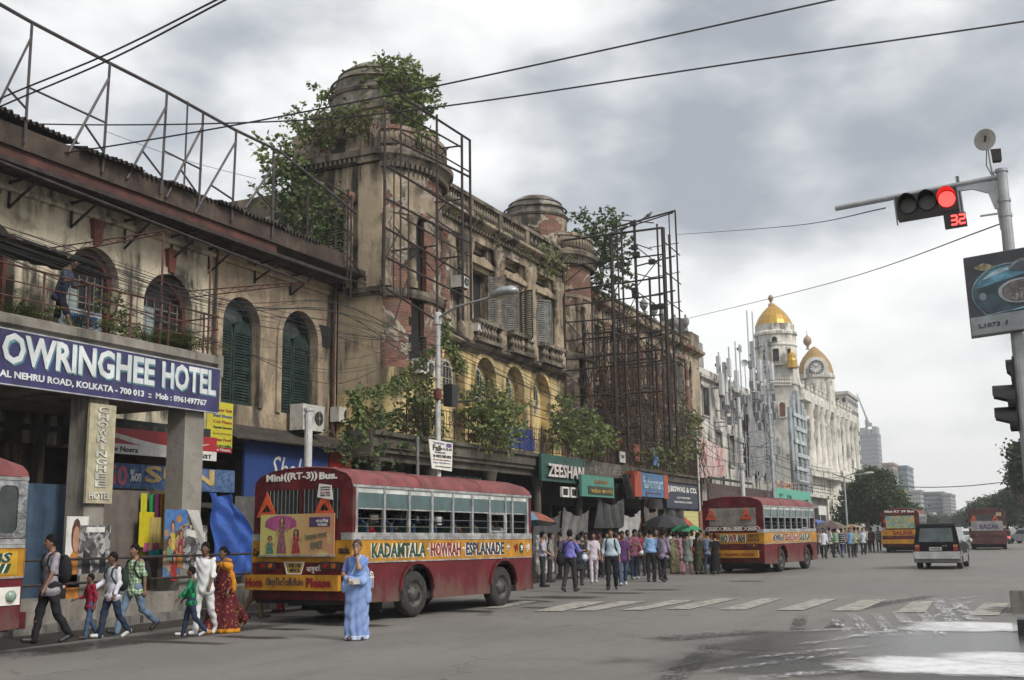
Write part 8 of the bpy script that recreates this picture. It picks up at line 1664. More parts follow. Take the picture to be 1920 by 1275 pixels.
# ---------------------------------------------------------------- cables
cab=mat('black_cable',(.018,.018,.02),.6)
def cable(label,pts,r=.012,sag=0.0,group=None,n=14):
 pts=[Vector(p)for p in pts]; out=[]
 if len(pts)==2:
  a,b=pts
  for i in range(n+1):f=i/n; out.append(a.lerp(b,f)-Vector((0,0,sag*4*f*(1-f))))
 else:
  for i in range(len(pts)-1):
   p0,p1,p2,p3=pts[max(i-1,0)],pts[i],pts[i+1],pts[min(i+2,len(pts)-1)]
   for k in range(6):
    t=k/6; out.append(.5*((2*p1)+(p2-p0)*t+(2*p0-5*p1+4*p2-p3)*t*t+(3*p1-p0-3*p2+p3)*t**3))
  out.append(pts[-1])
 mb=MB(); mb.tube(out,r,5); return tag(mb.build('cable',cab),label,'cable',group)
def cpx(*ps):return [PY(*p)for p in ps]
cable('thick overhead cable, upper one of the pair crossing the top left corner',cpx((-900,590,15.5),(-160,265,13),(0,185,12.5),(200,102,12),(405,0,11.5),(620,-110,11),(1500,-560,9.5),(3000,-1300,8)),.016)
cable('thick overhead cable, lower one of the pair crossing the top left corner',cpx((-900,600,15.5),(-160,275,13),(0,200,12.5),(210,110,12),(422,0,11.5),(620,-100,11),(1500,-550,9.5),(3000,-1290,8)),.016)
cable('overhead cable running from upper right down to the left edge over the rooftop frame',cpx((3300,-430,26),(2150,-130,22),(1560,0,21),(900,144,19.5),(640,196,19),(420,238,18.5),(200,275,18),(0,305,17.5),(-200,345,17)),.020)
cable('long overhead cable from the right edge to the left, levelling out over the hotel roof',cpx((3300,-210,28),(2150,0,24),(1920,40,23),(1400,115,22),(900,190,21),(640,220,20.5),(420,231,20),(200,234,19.5),(0,231,19),(-200,228,18.5)),.020)
cable('thin wire from the lattice hoarding to the signal arm',cpx((1268,440,48),(1480,424,30),(1660,390,15.2)),.010)
cable('thin wire from the lattice hoarding corner to the signal mast',cpx((1278,600,48),(1560,530,30),(1875,420,15.1)),.010)
cable('black cable slung over the far road between the trees',cpx((1560,888,95),(1620,905,95),(1705,913,95),(1800,912,95),(1890,903,95),(1960,893,95)),.035)
cable('faint thin wire slanting over the hotel roof',cpx((195,245,24),(340,298,25),(480,335,26)),.008)
cable('wire stretched from the second dome to the lattice hoarding',cpx((1055,398,47),(1130,402,47),(1185,405,48.5)),.014)
BG='telephone cables sagging across the facades'
rn=random.Random(11); XC=XS+.25
lp_=PX(822,640,X0)
for k in range(20):
 y0=430+k*2.8+rn.uniform(-1.2,1.2); y1=545+k*3.0+rn.uniform(-8,8)+(40 if k>15 else 0); yl=rn.choice((620,632,648,664,690,715)); r=rn.choice((.005,.006,.007,.010))
 lab='black cable in the sagging bundle across the hotel front, '+ORD[k]+' from top at left edge'
 pts=[PX(-60,y0-28,XC),PX(200,(y0+y1)/2+rn.uniform(-4,8),XC),PX(440,y1+18+rn.uniform(-8,8),XC-.2),PX(640,y1+50+rn.uniform(-40,40),XC-.1),Vector((X0+rn.uniform(-.1,.1),lp_.y+rn.uniform(-.1,.1),PX(822,yl,X0).z))]
 cable(lab,pts,r,group=BG)
for k in range(16):
 yl=598+k*9.5; a=Vector((X0+rn.uniform(-.08,.08),lp_.y+rn.uniform(-.08,.08),PX(822,yl,X0).z)); py=rn.uniform(760,850); b=PX(1306,py,XS+.2); m1,m2=a.lerp(b,.35),a.lerp(b,.7); s_=rn.uniform(.3,1.0)
 cable('black cable looping along the derelict facade, '+ORD[k]+' from top at the lamp',[a,m1-Vector((0,0,s_)),m2-Vector((0,0,s_*.9)),b],rn.choice((.008,.010,.013)),group=BG)
for k in range(7):
 a=PX(1306,772+k*12,XS+.2); b=PX(1435+rn.uniform(-10,20),rn.uniform(820,880),XB+1.9); cable('cable from the derelict corner to the telecom poles, '+ORD[k]+' from the top at the corner',[a,b],.016,rn.uniform(.3,1.0),group=BG)
for k in range(5):
 a=PX(1436,845+k*7,XB+1.9); b=PX(1575+rn.uniform(-8,8),880+k*7,XB+2.2); cable('cable strung past the white palace, '+ORD[k]+' from the top at the lattice mast',[a,b],.02,rn.uniform(.2,.7),group=BG)
 # ---------------------------------------------------------------- stalls, tarpaulins, posters, umbrellas
grey_t=mat('grey_tarpaulin',(.10,.095,.09),.6,var=.35,sc=3,bump=.3,bsc=7); brown_t=mat('brown_tarpaulin',(.125,.105,.09),.8,var=.25,sc=3,bump=.3,bsc=7); steel_bl=mat('slate_blue_tarpaulin',(.035,.065,.11),.6,var=.3,sc=3,bump=.3,bsc=7)
def yr(pxa,pya,pxb,pyb,X):a,b=PX(pxa,pya,X),PX(pxb,pyb,X); return a.y,b.y,b.z,a.z
XT_=XS-.95
y0,y1,z0,z1=yr(38,905,133,1105,XT_); cloth('tarpaulin','slate blue tarpaulin curtain left of the first terrace pillar',steel_bl,y0-.6,y1+.1,.5,z1,FX(XT_),.05,4,21,'tarpaulin')
y0,y1,z0,z1=yr(205,918,272,1105,XT_); cloth('tarpaulin','brownish grey tarpaulin stretched between the two terrace pillars',brown_t,y0-.15,y1,.5,z1,FX(XT_),.03,2,22,'tarpaulin')
y0,y1,z0,z1=yr(390,925,470,1110,XT_+.1);
mb=MB(); X1_=XT_+.15; q=[PX(393,923,X1_),PX(428,924,X1_),PX(470,1010,X1_),PX(474,1060,X1_),PX(392,1095,X1_)]
N=26;
for j in range(N+1):
 for i in range(N+1):
  a,b=i/N,j/N; L0=q[0].lerp(q[4],b); R0=q[1].lerp(q[2],min(1,b*1.6)).lerp(q[3],max(0,(b-.6)/.4)); p=L0.lerp(R0,a); p.x+=.10*sin(9*a+5*b+2*sin(4*b))+.07*sin(17*a-9*b+sin(6*a))+.05*sin(31*a+13*b)*b+.28*b; p.z-=.10*sin(pi*a)*(1-b); mb.v.append(p)
for j in range(N):
 for i in range(N):mb.f.append([j*(N+1)+i,j*(N+1)+i+1,(j+1)*(N+1)+i+1,(j+1)*(N+1)+i]); mb.mi.append(0)
tag(mb.build('tarpaulin',mat('bright_blue_tarpaulin',(.025,.085,.34),.75,var=.25,sc=4,bump=.25,bsc=6),smooth=True),'bright blue tarpaulin draped to a point beside the second terrace pillar','tarpaulin')
y0,y1,z0,z1=yr(440,945,520,1100,XT_-.3); cloth('tarpaulin','dark grey tarpaulin behind the blue one next to the bus',grey_t,y0,y1+1.5,.3,z1+.2,FX(XT_-.3),.05,3,23,'tarpaulin')
for k,(px,c,zz,l,nm)in enumerate(((273,(.42,.40,.03),0,'yellow green scarf hanging at the left end of the clothes stall',.16),(284,(.02,.20,.07),.1,'green scarf hanging beside the yellow one on the clothes stall',.14),(293,(.10,.02,.06),.05,'plum coloured scarf in the middle of the clothes stall',.18),(303,(.35,.17,.02),.08,'orange scarf hanging at the right end of the clothes stall',.14))):
 p=PX(px,925,XT_+.12); cloth('hanging_scarf',l,fabric('scarf_%s'%'abcd'[k],c),p.y-nm*.6,p.y+nm*.6,1.25+.2*(k%2),p.z-zz*.2,FX(XT_+.1+.03*k),.05,2,30+k,'scarf',6,8)
for k,(px,c,l)in enumerate(((276,(.48,.40,.02),'lemon yellow garment low on the clothes stall'),(289,(.36,.28,.10),'mustard garment low on the clothes stall'),(281,(.35,.06,.18),'folded pink cloth at the foot of the clothes stall'),(287,(.02,.28,.32),'folded turquoise cloth at the foot of the clothes stall'))):
 p=PX(px,(960,970,1018,1030)[k],XT_+.25); h=(.75,.7,.18,.16)[k]; cloth('garment',l,fabric('garment_%s'%'abcd'[k],c),p.y-.22,p.y+.24,p.z-h,p.z,FX(XT_+.25+.02*k),.05,3,40+k,'garment',8,6)
mb=MB(); mb.box(XS-1.0,XS+.1,6,23.5,.14,.55); tag(mb.build('plinth',conc),'low stained concrete plinth between the terrace pillars','plinth')
for k,z in enumerate((.85,1.3)):
 mb=MB(); mb.tube([(XS+.15,10,z),(XS+.15,24.5,z-.03)],.03,6); tag(mb.build('guard_rail',rust2),('lower' if k==0 else 'upper')+' rusty pipe of the pavement guard rail behind the walkers','railing')
def poster(label,a,b,X,mt,fn=None,words=()):
 p,q=PX(*a,X),PX(*b,X); o=thing('poster',label,'poster',(X,(p.y+q.y)/2,q.z)); fr=FX(X); mb=MB(); mb.panel([rect(p.y,q.y,q.z,p.z)],fr,-.008,0); mb.build('paper',mt,o)
 W_,H_=q.y-p.y,p.z-q.z
 for nm,c,pts,w in (fn or []):mb=MB(); mb.panel([[(p.y+W_*x,q.z+H_*y)for x,y in pts]],fr,w,w+.002); mb.build(nm,c,o)
 for s_,c,u0,u1,v0,v1 in words:letters(s_,fr,p.y+W_*u0,p.y+W_*u1,q.z+H_*v0,q.z+H_*v1,c,o,w=.012,bold=.02)
 return o
def bust(x,y,s,ca,cb,cc,w=.004):el2=lambda cx,cy,rx,ry:[(cx+rx*cos(2*pi*i/12),cy+ry*sin(2*pi*i/12))for i in range(12)]; return [('figure_print',ca,[(x-s*1.3,y-s*3.4),(x+s*1.3,y-s*3.4),(x+s*1.2,y-s*1.2),(x+s*.4,y-s*.7),(x-s*.4,y-s*.7),(x-s*1.2,y-s*1.2)],w),('hair_print',cc,el2(x,y+s*.1,s*.85,s*.95),w+.002),('face_print',cb,el2(x,y-s*.1,s*.6,s*.72),w+.004)]
psk,phr=mat('print_skin',(.42,.22,.14)),mat('print_hair',(.07,.03,.02)); por,pbl,pyl,prd,pgr=[mat('print_'+n,c,.6,var=.3,sc=8)for n,c in (('orange',(.42,.17,.03)),('azure',(.06,.16,.38)),('sunny',(.46,.36,.06)),('scarlet',(.34,.03,.03)),('sage',(.14,.24,.14)))]
XPP=XS-.02
poster('torn white poster with an orange robed figure on the left pillar',(126,968),(160,1100),XPP,wh,bust(.45,.70,.26,por,psk,phr)+[('red_foot_print',prd,[(.05,0),(.95,0),(.9,.18),(.1,.18)],.004)])
def print_mat(name,cols,sc):
 t=NT(name); v=t.n('ShaderNodeTexVoronoi'); v.inputs['Scale'].default_value=sc; mp=t.n('ShaderNodeMapping'); t.l(t.co(),mp.inputs[0]); nn=t.n('ShaderNodeTexNoise'); nn.inputs['Scale'].default_value=sc*.6; t.l(t.co(),nn.inputs[0]); ad=t.n('ShaderNodeVectorMath',operation='MULTIPLY_ADD'); t.l(nn.outputs[1],ad.inputs[0]); ad.inputs[1].default_value=(.25,.25,.25); t.l(mp.outputs[0],ad.inputs[2]); t.l(ad.outputs[0],v.inputs['Vector'])
 r=t.n('ShaderNodeValToRGB'); r.color_ramp.interpolation='CONSTANT'; e=r.color_ramp.elements; sp=t.n('ShaderNodeSeparateColor'); t.l(v.outputs['Color'],sp.inputs[0]); t.l(sp.outputs[0],r.inputs[0])
 for i,c in enumerate(cols):
  x=e[i]if i<2 else e.new(i/len(cols)); x.position=i/len(cols); x.color=(*c,1)
 c=t.mix(t.mth('MULTIPLY',t.noise(sc*3,4,.6),.7),r.outputs[0],(.08,.07,.07)); return t.out(c,.6)
filmp=print_mat('film_poster_print',[(.06,.16,.38),(.40,.22,.14),(.46,.36,.06),(.34,.05,.04),(.07,.20,.42),(.10,.05,.03),(.40,.25,.17)],7.5); bw=print_mat('print_black_white',[(.03,.03,.03),(.35,.35,.35),(.10,.10,.10),(.5,.5,.49),(.05,.05,.05),(.22,.22,.22)],11); poster('black and white film poster on the left pillar, right of the orange figure',(150,985),(203,1092),XPP+.015,bw,[('title_block',wh,[(.2,.88),(.8,.88),(.8,.97),(.2,.97)],.003),('dark_shape',mat('print_charcoal',(.035,.038,.045)),[(.1,.05),(.4,.1),(.35,.5),(.15,.6)],.003),('dark_shape',mat('print_charcoal',(.035,.038,.045)),[(.65,.1),(.9,.08),(.85,.55),(.7,.45)],.003)])
poster('blue film poster crowded with smiling faces on the right pillar',(310,955),(348,1080),XPP,filmp,[('sky_print',pbl,[(0,.72),(.3,.78),(.6,.74),(1,.8),(1,1),(0,1)],.002)]+bust(.35,.74,.10,pyl,psk,phr)+bust(.72,.62,.085,prd,psk,phr,.006)+bust(.22,.52,.085,pgr,psk,phr,.008)+bust(.70,.42,.085,por,psk,phr,.010)+bust(.45,.28,.10,prd,psk,phr,.012)+[('sun_print',por,[(.62+.13*cos(2*pi*i/14)*(1 if i%2 else .7),.86+.07*sin(2*pi*i/14)*(1 if i%2 else .7))for i in range(14)],.004)])
poster('grey torn film poster overlapping the blue one on the right pillar',(345,985),(386,1078),XPP+.012,bw,[('title_block',wh,[(.1,.8),(.9,.7),(.9,.85),(.1,.93)],.003)])
mb=MB(); p=PX(350,955,XPP+.02); mb.quad((XPP+.02,p.y,p.z),(XPP+.15,p.y+.25,p.z-.02),(XPP+.12,p.y+.55,p.z-.75),(XPP+.02,p.y+.5,p.z-.8)); tag(mb.build('torn_paper',wh),'torn white paper flap peeling off the right pillar','poster')
CN='wine olive cream plum teal rust charcoal ochre ivory navy'.split(); rn=random.Random(4); stall_c=[grey_t,mat('dark_grey_plastic',(.05,.05,.05),.5,var=.4,sc=4),brown_t,steel_bl,mat('pale_grey_sheet',(.30,.29,.28),.6,var=.25,sc=3,bump=.2,bsc=6)]
for k,(a,b,top,bot,mt,l,sl_)in enumerate(((1002,1055,955,1050,1,'dark plastic sheet hung over the first stall past the bus',.3),(1055,1105,950,1040,0,'slanting grey tarpaulin over the second stall past the bus',.9),(1160,1196,955,1010,4,'pale grey sheet hanging in folds over the stall behind the purple T-shirt',.5),(1203,1228,948,985,2,'pinkish brown cloth hung between the stall poles',0.),(1110,1160,930,990,1,'dark cloth hung under the jade board',0.),(1228,1290,930,990,1,'dark sheet behind the black umbrella',0.))):
 p,q=PX(a,top,XS-.1),PX(b,bot,XS-.1); cloth('stall_sheet',l,stall_c[mt],p.y,q.y,q.z,p.z,FX(XS-.1+.06*k),.16,3.2,50+k,'stall sheet',26,14,slant=-sl_,hang=.35)
cl_cols=[(.20,.04,.10),(.05,.08,.05),(.30,.28,.25),(.12,.06,.14),(.04,.12,.14),(.28,.10,.06),(.08,.08,.09),(.22,.16,.05),(.35,.33,.30),(.03,.05,.12)]
for k in range(22):
 y=33.5+k*1.15+rn.uniform(-.3,.3); z1_=rn.uniform(1.7,2.5); h=rn.uniform(.5,.9); cloth('hanging_garment',CN[k%10]+' garment hanging in the stalls, '+(('nearer' if k<10 else 'farther')if k<20 else 'farthest')+' of that colour from the first bus',fabric('stall_garment_%s'%'abcdefghij'[k%10],cl_cols[k%10]),y-.25,y+.25,z1_-h,z1_,FX(XS-.55+rn.uniform(-.2,.3)),.05,2,70+k,'garment',6,5,group='garments hanging in the stalls')
for k in range(9):
 y=33+k*3.0; mb=MB(); mb.box(XS-.8,XS+.1,y,y+1.7,.14,.95+.1*(k%3)); o=mb.build('stall_table',[dark,brown_t,grey_t][k%3]); tag(o,'cloth covered stall table under the balcony, '+ORD[k]+' counted from the first bus','stall table','stall tables under the balcony')
 for j in range(5):x=rn.uniform(-.7,.0); yy=y+.2+j*.3; mb=MB(); h=rn.uniform(.08,.22); mb.cbox((XS+x,yy,.95+.1*(k%3)+h/2+.003),.3,.24,h); tag(mb.build('goods_pile',fabric('stall_garment_%s'%'abcdefghij'[(k+j)%10],cl_cols[(k+j)%10])),CN[(k+j)%10]+' pile of folded goods on the '+ORD[k]+' stall table from the first bus','goods','piles of goods on the stall tables')
p,q=PX(1005,1003,XS+.9),PX(1040,1090,XS+.9); pw_=thing('poster_board','whitish board of torn black and white prints behind the lavender shirt','poster board',(XS+.9,p.y,.0)); mb=MB(); mb.panel([rect(p.y,q.y,.25,p.z)],FX(XS+.9),-.05,0); mb.build('board',mat('torn_prints',(.34,.33,.32),.7,var=.95,sc=5),pw_)
for y in (p.y+.2,q.y-.2):mb=MB(); mb.tube([(XS+.85,y,0),(XS+.85,y,.3)],.03,5); mb.build('leg',rust2,pw_)
def umbrella(label,c,r,h,cols,tilt=0.0,group=None,ptop=None):
 o=thing('umbrella',label,'umbrella',(c[0],c[1],0),0,group,local=True); n=8; R_=Matrix.Rotation(tilt,4,'X')
 for k in range(n):
  mb=MB(); a0,a1=2*pi*k/n,2*pi*(k+1)/n; M_=6
  for i in range(M_+1):
   t_=i/M_
   for j in range(4):
    a=a0+(a1-a0)*j/3; sag_=1-.05*t_*sin(pi*j/3); rr=r*t_*sag_; mb.v.append(R_@Vector((rr*cos(a),rr*sin(a),-(1-cos(t_*1.15))*r*.62-.03*t_*sin(pi*j/3)))+Vector((0,0,h)))
  for i in range(M_):
   for j in range(3):mb.f.append([i*4+j,i*4+j+1,(i+1)*4+j+1,(i+1)*4+j]); mb.mi.append(0)
  mb.build('canopy_panel',cols[k%len(cols)],o,local=True,smooth=True)
  mb=MB(); mb.tube([R_@Vector((r*t_*cos(a0),r*t_*sin(a0),-(1-cos(t_*1.15))*r*.62-.01))+Vector((0,0,h))for t_ in (0,.33,.66,1)],.008,4); mb.build('rib',steel,o,local=True)
 mb=MB(); mb.tube([(0,0,0),Vector((0,0,h+.08))],.022,6); mb.build('shaft',steel,o,local=True); return o
umb_b=[mat('umbrella_black_cloth',(.022,.022,.024),.5,var=.3)]
p=PX(1246,1000,XS+1.3); umbrella('big faded black umbrella over the stall beside the sky blue shirt',(p.x,p.y),1.05,PX(1246,966,XS+1.3).z,umb_b,radians(8))
p=PX(990,990,XS+1.2); umbrella('striped blue and red vendor umbrella at the front of the first bus',(p.x,p.y),1.05,PX(985,958,XS+1.2).z,[mat('umb_blue',(.12,.22,.33),.6),mat('umb_pale',(.38,.40,.40),.6),mat('umb_blue',(.12,.22,.33)),mat('umb_brick',(.25,.07,.04),.6)],radians(-6))
UG='vendor umbrellas by the far crowd'
for px,py,X,r,cs,l in ((1556,985,-13.5,1.2,((.10,.05,.045),(.12,.10,.08)),'brown patched umbrella over the far crowd'),(1540,985,-15.5,1.0,((.07,.11,.22),),'blue umbrella at the left of the far crowd'),(1596,990,-14.5,1.1,((.20,.08,.05),(.30,.25,.15)),'red and buff umbrella in the middle of the far crowd'),(1505,985,-16,1.0,((.05,.22,.2),),'teal umbrella just behind the second bus'),(1286,998,-15.6,.8,((.02,.20,.09),),'small green umbrella by the yellow cloth stall')):
 p=PX(px,py,X); umbrella(l,(p.x,p.y),r,max(2.0,p.z+.3),[mat('umb_far_%d_%d'%(px,i),c,.7)for i,c in enumerate(cs)],radians(5),UG)
p,q=PX(1281,958,XS+1.2),PX(1312,1005,XS+1.2); cloth('stall_cloth','yellow checked cloth hung as a stall front near the second bus',fabric('cloth_yellow_check',(.40,.36,.12),'plaid',(.48,.45,.25),5),p.y,q.y,q.z-.2,p.z,FX(XS+1.2),.05,3,91,'stall cloth',14,6)
p,q=PX(1312,958,XS+1.3),PX(1330,1040,XS+1.3); cloth('stall_cloth','rust striped cloth hanging right of the yellow checked cloth',fabric('cloth_rust_stripe',(.26,.09,.04),'stripe',(.16,.11,.09),7),p.y,q.y,q.z,p.z,FX(XS+1.3),.06,4,92,'stall cloth',12,6)
p,q=PX(1284,975,XS+1.5),PX(1305,993,XS+1.5); mb=MB(); mb.beam(p,q,.05,.25); tag(mb.build('plastic_strip',mat('orange_plastic',(.45,.07,.03),.5)),'slanting orange plastic strip across the yellow cloth','plastic sheet')
p,q=PX(1521,977,-15.6),PX(1551,990,-15.6); so2=thing('stall','street stall with a bright blue sheet roof and orange side flap','stall',(-15.8,p.y,0)); mb=MB(); mb.quad((-17,p.y,p.z+.3),(-15.2,p.y,p.z-.1),(-15.2,q.y,p.z-.1),(-17,q.y,p.z+.3)); mb.build('roof_sheet',blue_tarp,so2); mb=MB(); mb.panel([[(p.y,p.z-.65),(q.y,p.z-.65),(q.y,p.z-.1),(p.y,p.z-.1)]],FX(-15.2),-.01,.01); mb.build('front_flap',blue_tarp,so2); mb=MB(); mb.quad((-15.2,q.y+.05,p.z-.1),(-14.6,q.y+1.5,p.z-1.8),(-15.2,q.y+1.8,p.z-1.8),(-15.6,q.y+.1,p.z-.1)); mb.build('side_flap',mat('orange_plastic',(.45,.07,.03)),so2)
for y in (p.y+.1,q.y-.1):mb=MB(); mb.tube([(-15.25,y,0),(-15.25,y,p.z-.1)],.04,5); mb.build('post',rust2,so2)
p,q=PX(1535,948,-16.5),PX(1550,966,-16.5); mb=MB(); mb.box(-16.55,-16.5,p.y,q.y,q.z,p.z); tag(mb.build('notice',wh),'white notice on a post beside the mint green board','notice')
p,q=G(1636,1036),G(1654,1036); mb=MB(); mb.box(-17.5,-17.4,86,90,.3,3.2); tag(mb.build('poster_board',mat('pink_white_board',(.45,.40,.42),.7,var=.5,sc=1)),'pale board standing behind the far right pedestrians','board')
p=G(1892,1020); sc_=thing('scooter','small scooter with a red tail lamp near the right edge','scooter',(p.x,p.y,0),radians(4),None,local=True)
for y in (-.6,.6):wheel(sc_,0,y,.24,.12)
mb=MB(); mb.lathe([(.001,-.5),(.15,-.45),(.2,0),(.15,.4),(.001,.45)],n=10,T=Matrix.Translation((0,-.25,.55))@Matrix.Rotation(pi/2,4,'X')); mb.build('body',ps,sc_,local=True); mb=MB(); mb.box(-.13,.13,-.6,.25,.72,.82); mb.build('seat',black,sc_,local=True); mb=MB(); mb.tube([(0,.6,.3),(0,.45,1.0)],.04,6); mb.tube([(-.3,.42,1.02),(.3,.42,1.02)],.02,5); mb.build('handlebar',iron,sc_,local=True); mb=MB(); mb.cbox((0,-.76,.68),.2,.06,.12); mb.build('tail_lamp',emit('tail_red',(1,.05,.04),.8),sc_,local=True)
person('rider in a dark jacket on the far scooter',(p.x,p.y-.1),radians(4),1.66,1,fabric('jacket_dark',(.03,.03,.04)),dk_tr,.95,leg=((75,70),(75,70)),arm=((50,10,20),(50,10,20)),sit=True,z=-.12,vox=.04)
# ---------------------------------------------------------------- plants and trees
def leaf_mat(name,a,b,rough=.6):
 t=NT(name); n=t.noise(9,2,.5); n2=t.noise(.9,3,.5,loc=(3,1,2)); f=t.mth('ADD',t.mth('MULTIPLY',n,.6),t.mth('MULTIPLY',n2,.4)); c=t.mix(t.step(f,.36,.62),a,b); m_=t.out(c,rough,spec=.3)
 tr=t.n('ShaderNodeBsdfTranslucent'); t.l(c,tr.inputs[0]); mx=t.n('ShaderNodeMixShader'); mx.inputs[0].default_value=.25; t.l(t.b.outputs[0],mx.inputs[1]); t.l(tr.outputs[0],mx.inputs[2]); t.l(mx.outputs[0],t.t.nodes['Material Output'].inputs[0]); return m_
lf_a=leaf_mat('peepal_leaf',(.085,.122,.038),(.19,.235,.085)); lf_b=leaf_mat('dark_leaf',(.045,.074,.027),(.11,.15,.058)); lf_c=leaf_mat('olive_leaf',(.075,.098,.032),(.15,.17,.065)); lf_t=leaf_mat('street_tree_leaf',(.024,.046,.018),(.060,.090,.032)); lf_h=leaf_mat('far_tree_leaf',(.035,.055,.030),(.065,.09,.045)); lf_p=leaf_mat('palm_leaf',(.055,.085,.02),(.12,.14,.04))
bark=mat('bark',(.13,.10,.075),.95,var=.4,sc=5,bump=.4)
def leaf(mb,p,d,s,rn):
 d=d.normalized(); u=d.cross(Vector((rn.uniform(-1,1),rn.uniform(-1,1),rn.uniform(-.3,1))))
 if u.length<1e-3:return
 u.normalize(); n_=u.cross(d); w=s*.34; mb.add([p,p+d*s*.45+u*w-n_*s*.06,p+d*s,p+d*s*.45-u*w-n_*s*.06],[(0,1,2,3)])
def shrub(label,base,blobs,n,ls,mt,seed,group='wild shrubs rooted in the derelict masonry',name='shrub',cat='shrub',twig=.35,stem_r=.03,droop=.25,stem_parts=True):
 """base: root point; blobs: (centre, radius xyz) where twigs spread; leaves grow along every twig"""
 rn=random.Random(seed); o=thing(name,label,cat,tuple(base),0,group); base=Vector(base); st=MB(); fo=MB(); ls*=.80; n=int(n*1.15); tot=sum(b[1][0]*b[1][1]*b[1][2]for b in blobs)
 for c,r in blobs:
  c=Vector(c); k=max(6,int(n*(r[0]*r[1]*r[2])/tot/9)); mid=base.lerp(c,.55)+Vector((rn.uniform(-.1,.1),rn.uniform(-.1,.1),.05)); st.tube([base+Vector((rn.uniform(-.05,.05),rn.uniform(-.05,.05),0)),mid,c],[stem_r,stem_r*.7,stem_r*.35],5)
  for _ in range(k):
   while True:
    v=Vector((rn.uniform(-1,1),rn.uniform(-1,1),rn.uniform(-1,1)))
    if v.length<1:break
   v=v*(v.length**-.35 if v.length>.05 else 1); p=c+Vector((v.x*r[0],v.y*r[1],v.z*r[2])); d=(v+Vector((rn.uniform(-.6,.6),rn.uniform(-.6,.6),rn.uniform(-.2,.9)))).normalized(); L_=twig*rn.uniform(.5,1.2)*(1.9 if rn.random()<.22 else 1); q=p+d*L_
   if rn.random()<.6:st.tube([c.lerp(p,.4),p,q],stem_r*.22,3,cap=False)
   for j in range(9):
    f=j/9+rn.uniform(0,.1); pp=p+d*L_*f-Vector((0,0,.12*f*f*L_)); ld=d*.4+Vector((rn.uniform(-1,1),rn.uniform(-1,1),rn.uniform(-.6,.5)-droop)); leaf(fo,pp,ld,ls*rn.uniform(.6,1.2),rn)
 st.build('stem',bark,o,fix=False); fo.build('foliage',mt,o,fix=False); return o
def at(px,py,X):return PX(px,py,X)
S_=lambda *a,**k:shrub(*a,**k)
Y0_=YC-.4
py_=lambda px,py,Y=Y0_:PY(px,py,Y)
S_('big bushy fig shrub crowning the right side of the first dome',py_(700,175,33),[(py_(735,160,32.2),(1.1,.9,.8)),(py_(770,180,32.4),(1.0,.9,1.0)),(py_(705,165,32),(.7,.6,.5)),(py_(778,225,32.5),(.6,.7,.9)),(py_(750,138,32.5),(.55,.5,.45)),(py_(725,205,31.6),(.8,.5,.7)),(py_(765,250,31.6),(.5,.5,.5))],2700,.26,lf_a,1)
S_('thin young plant on the left shoulder of the first dome',py_(590,222,32),[(py_(602,175,32),(.35,.35,.35)),(py_(598,195,32),(.3,.3,.25)),(py_(620,185,32),(.25,.25,.2))],160,.22,lf_a,2)
S_('sprawling bush on the attic wall below the first dome',py_(640,258),[(py_(640,235),(1.2,.4,.55)),(py_(610,240),(.8,.35,.5)),(py_(665,225),(.8,.35,.35)),(py_(585,262),(.6,.35,.4))],1500,.18,lf_c,3)
S_('tuft of leaves at the left end of the tower attic',py_(560,255,31.5),[(py_(566,225,31.5),(.45,.4,.4)),(py_(570,245,31.5),(.5,.4,.3))],320,.2,lf_a,4)
S_('upright plant on the parapet left of the tower',py_(528,330,30),[(py_(520,290,30),(.7,.6,.5)),(py_(532,310,30),(.6,.6,.45))],420,.26,lf_a,5)
S_('large dark bush hanging between the hotel roof and the tower',py_(580,440,30.2),[(py_(560,370,30.2),(1.0,.5,.9)),(py_(580,400,30.2),(1.1,.5,.9)),(py_(545,345,30.2),(.7,.5,.7)),(py_(605,440,30.2),(.9,.5,.55)),(py_(530,325,30.2),(.5,.4,.5)),(py_(615,465,30),(.5,.4,.3)),(py_(620,385,30.4),(.5,.3,.7))],2200,.22,lf_b,6)
S_('little tuft on the hotel roof edge',py_(490,375,28),[(py_(490,365,28),(.35,.3,.3))],120,.16,lf_c,7)
S_('tall leafy tree growing out of the second domed bay',PY(1130,520,50),[(PY(1120,430,50),(1.2,1.0,1.0)),(PY(1105,460,50),(1.2,1.0,1.0)),(PY(1145,460,50),(1.0,1.0,1.0)),(PY(1125,500,50),(1.3,1.0,1.1)),(PY(1150,520,50),(.8,.9,.9)),(PY(1130,410,50),(.6,.6,.5)),(PY(1095,425,50),(.8,.8,.7)),(PY(1115,540,50),(.7,.8,.7))],2800,.27,lf_b,8,cat='tree',name='rooftop_tree')
S_('small green bush on the balustrade before the second bay',at(1035,500,XB+.5),[(at(1035,488,XB+.5),(.5,.9,.55)),(at(1028,478,XB+.4),(.3,.5,.3))],620,.17,lf_a,9)
for i,(px,py,r)in enumerate(((845,400,.25),(895,420,.22),(930,447,.2),(960,460,.22),(985,480,.25),(1180,580,.3),(1215,600,.3),(1245,620,.3),(1276,652,.45),(1288,640,.35))):
 S_('small weed tuft along the derelict parapet, '+ORD[i]+' from the left',at(px,py,XB+.3),[(at(px,py-4,XB+.3),(.25,r*1.6,r))],90,.13,(lf_a,lf_c)[i%2],60+i)
S_('broad bush with drooping leaves over the left balcony railing',at(925,832,XS+.1),[(at(915,770,XS+.3),(.7,1.1,.75)),(at(935,795,XS+.4),(.8,1.3,.65)),(at(905,795,XS+.3),(.7,.9,.6)),(at(950,775,XS+.3),(.5,.8,.45)),(at(930,815,XS+.5),(.6,1.2,.35)),(at(900,745,XS+.2),(.4,.5,.35))],2300,.20,lf_a,10)
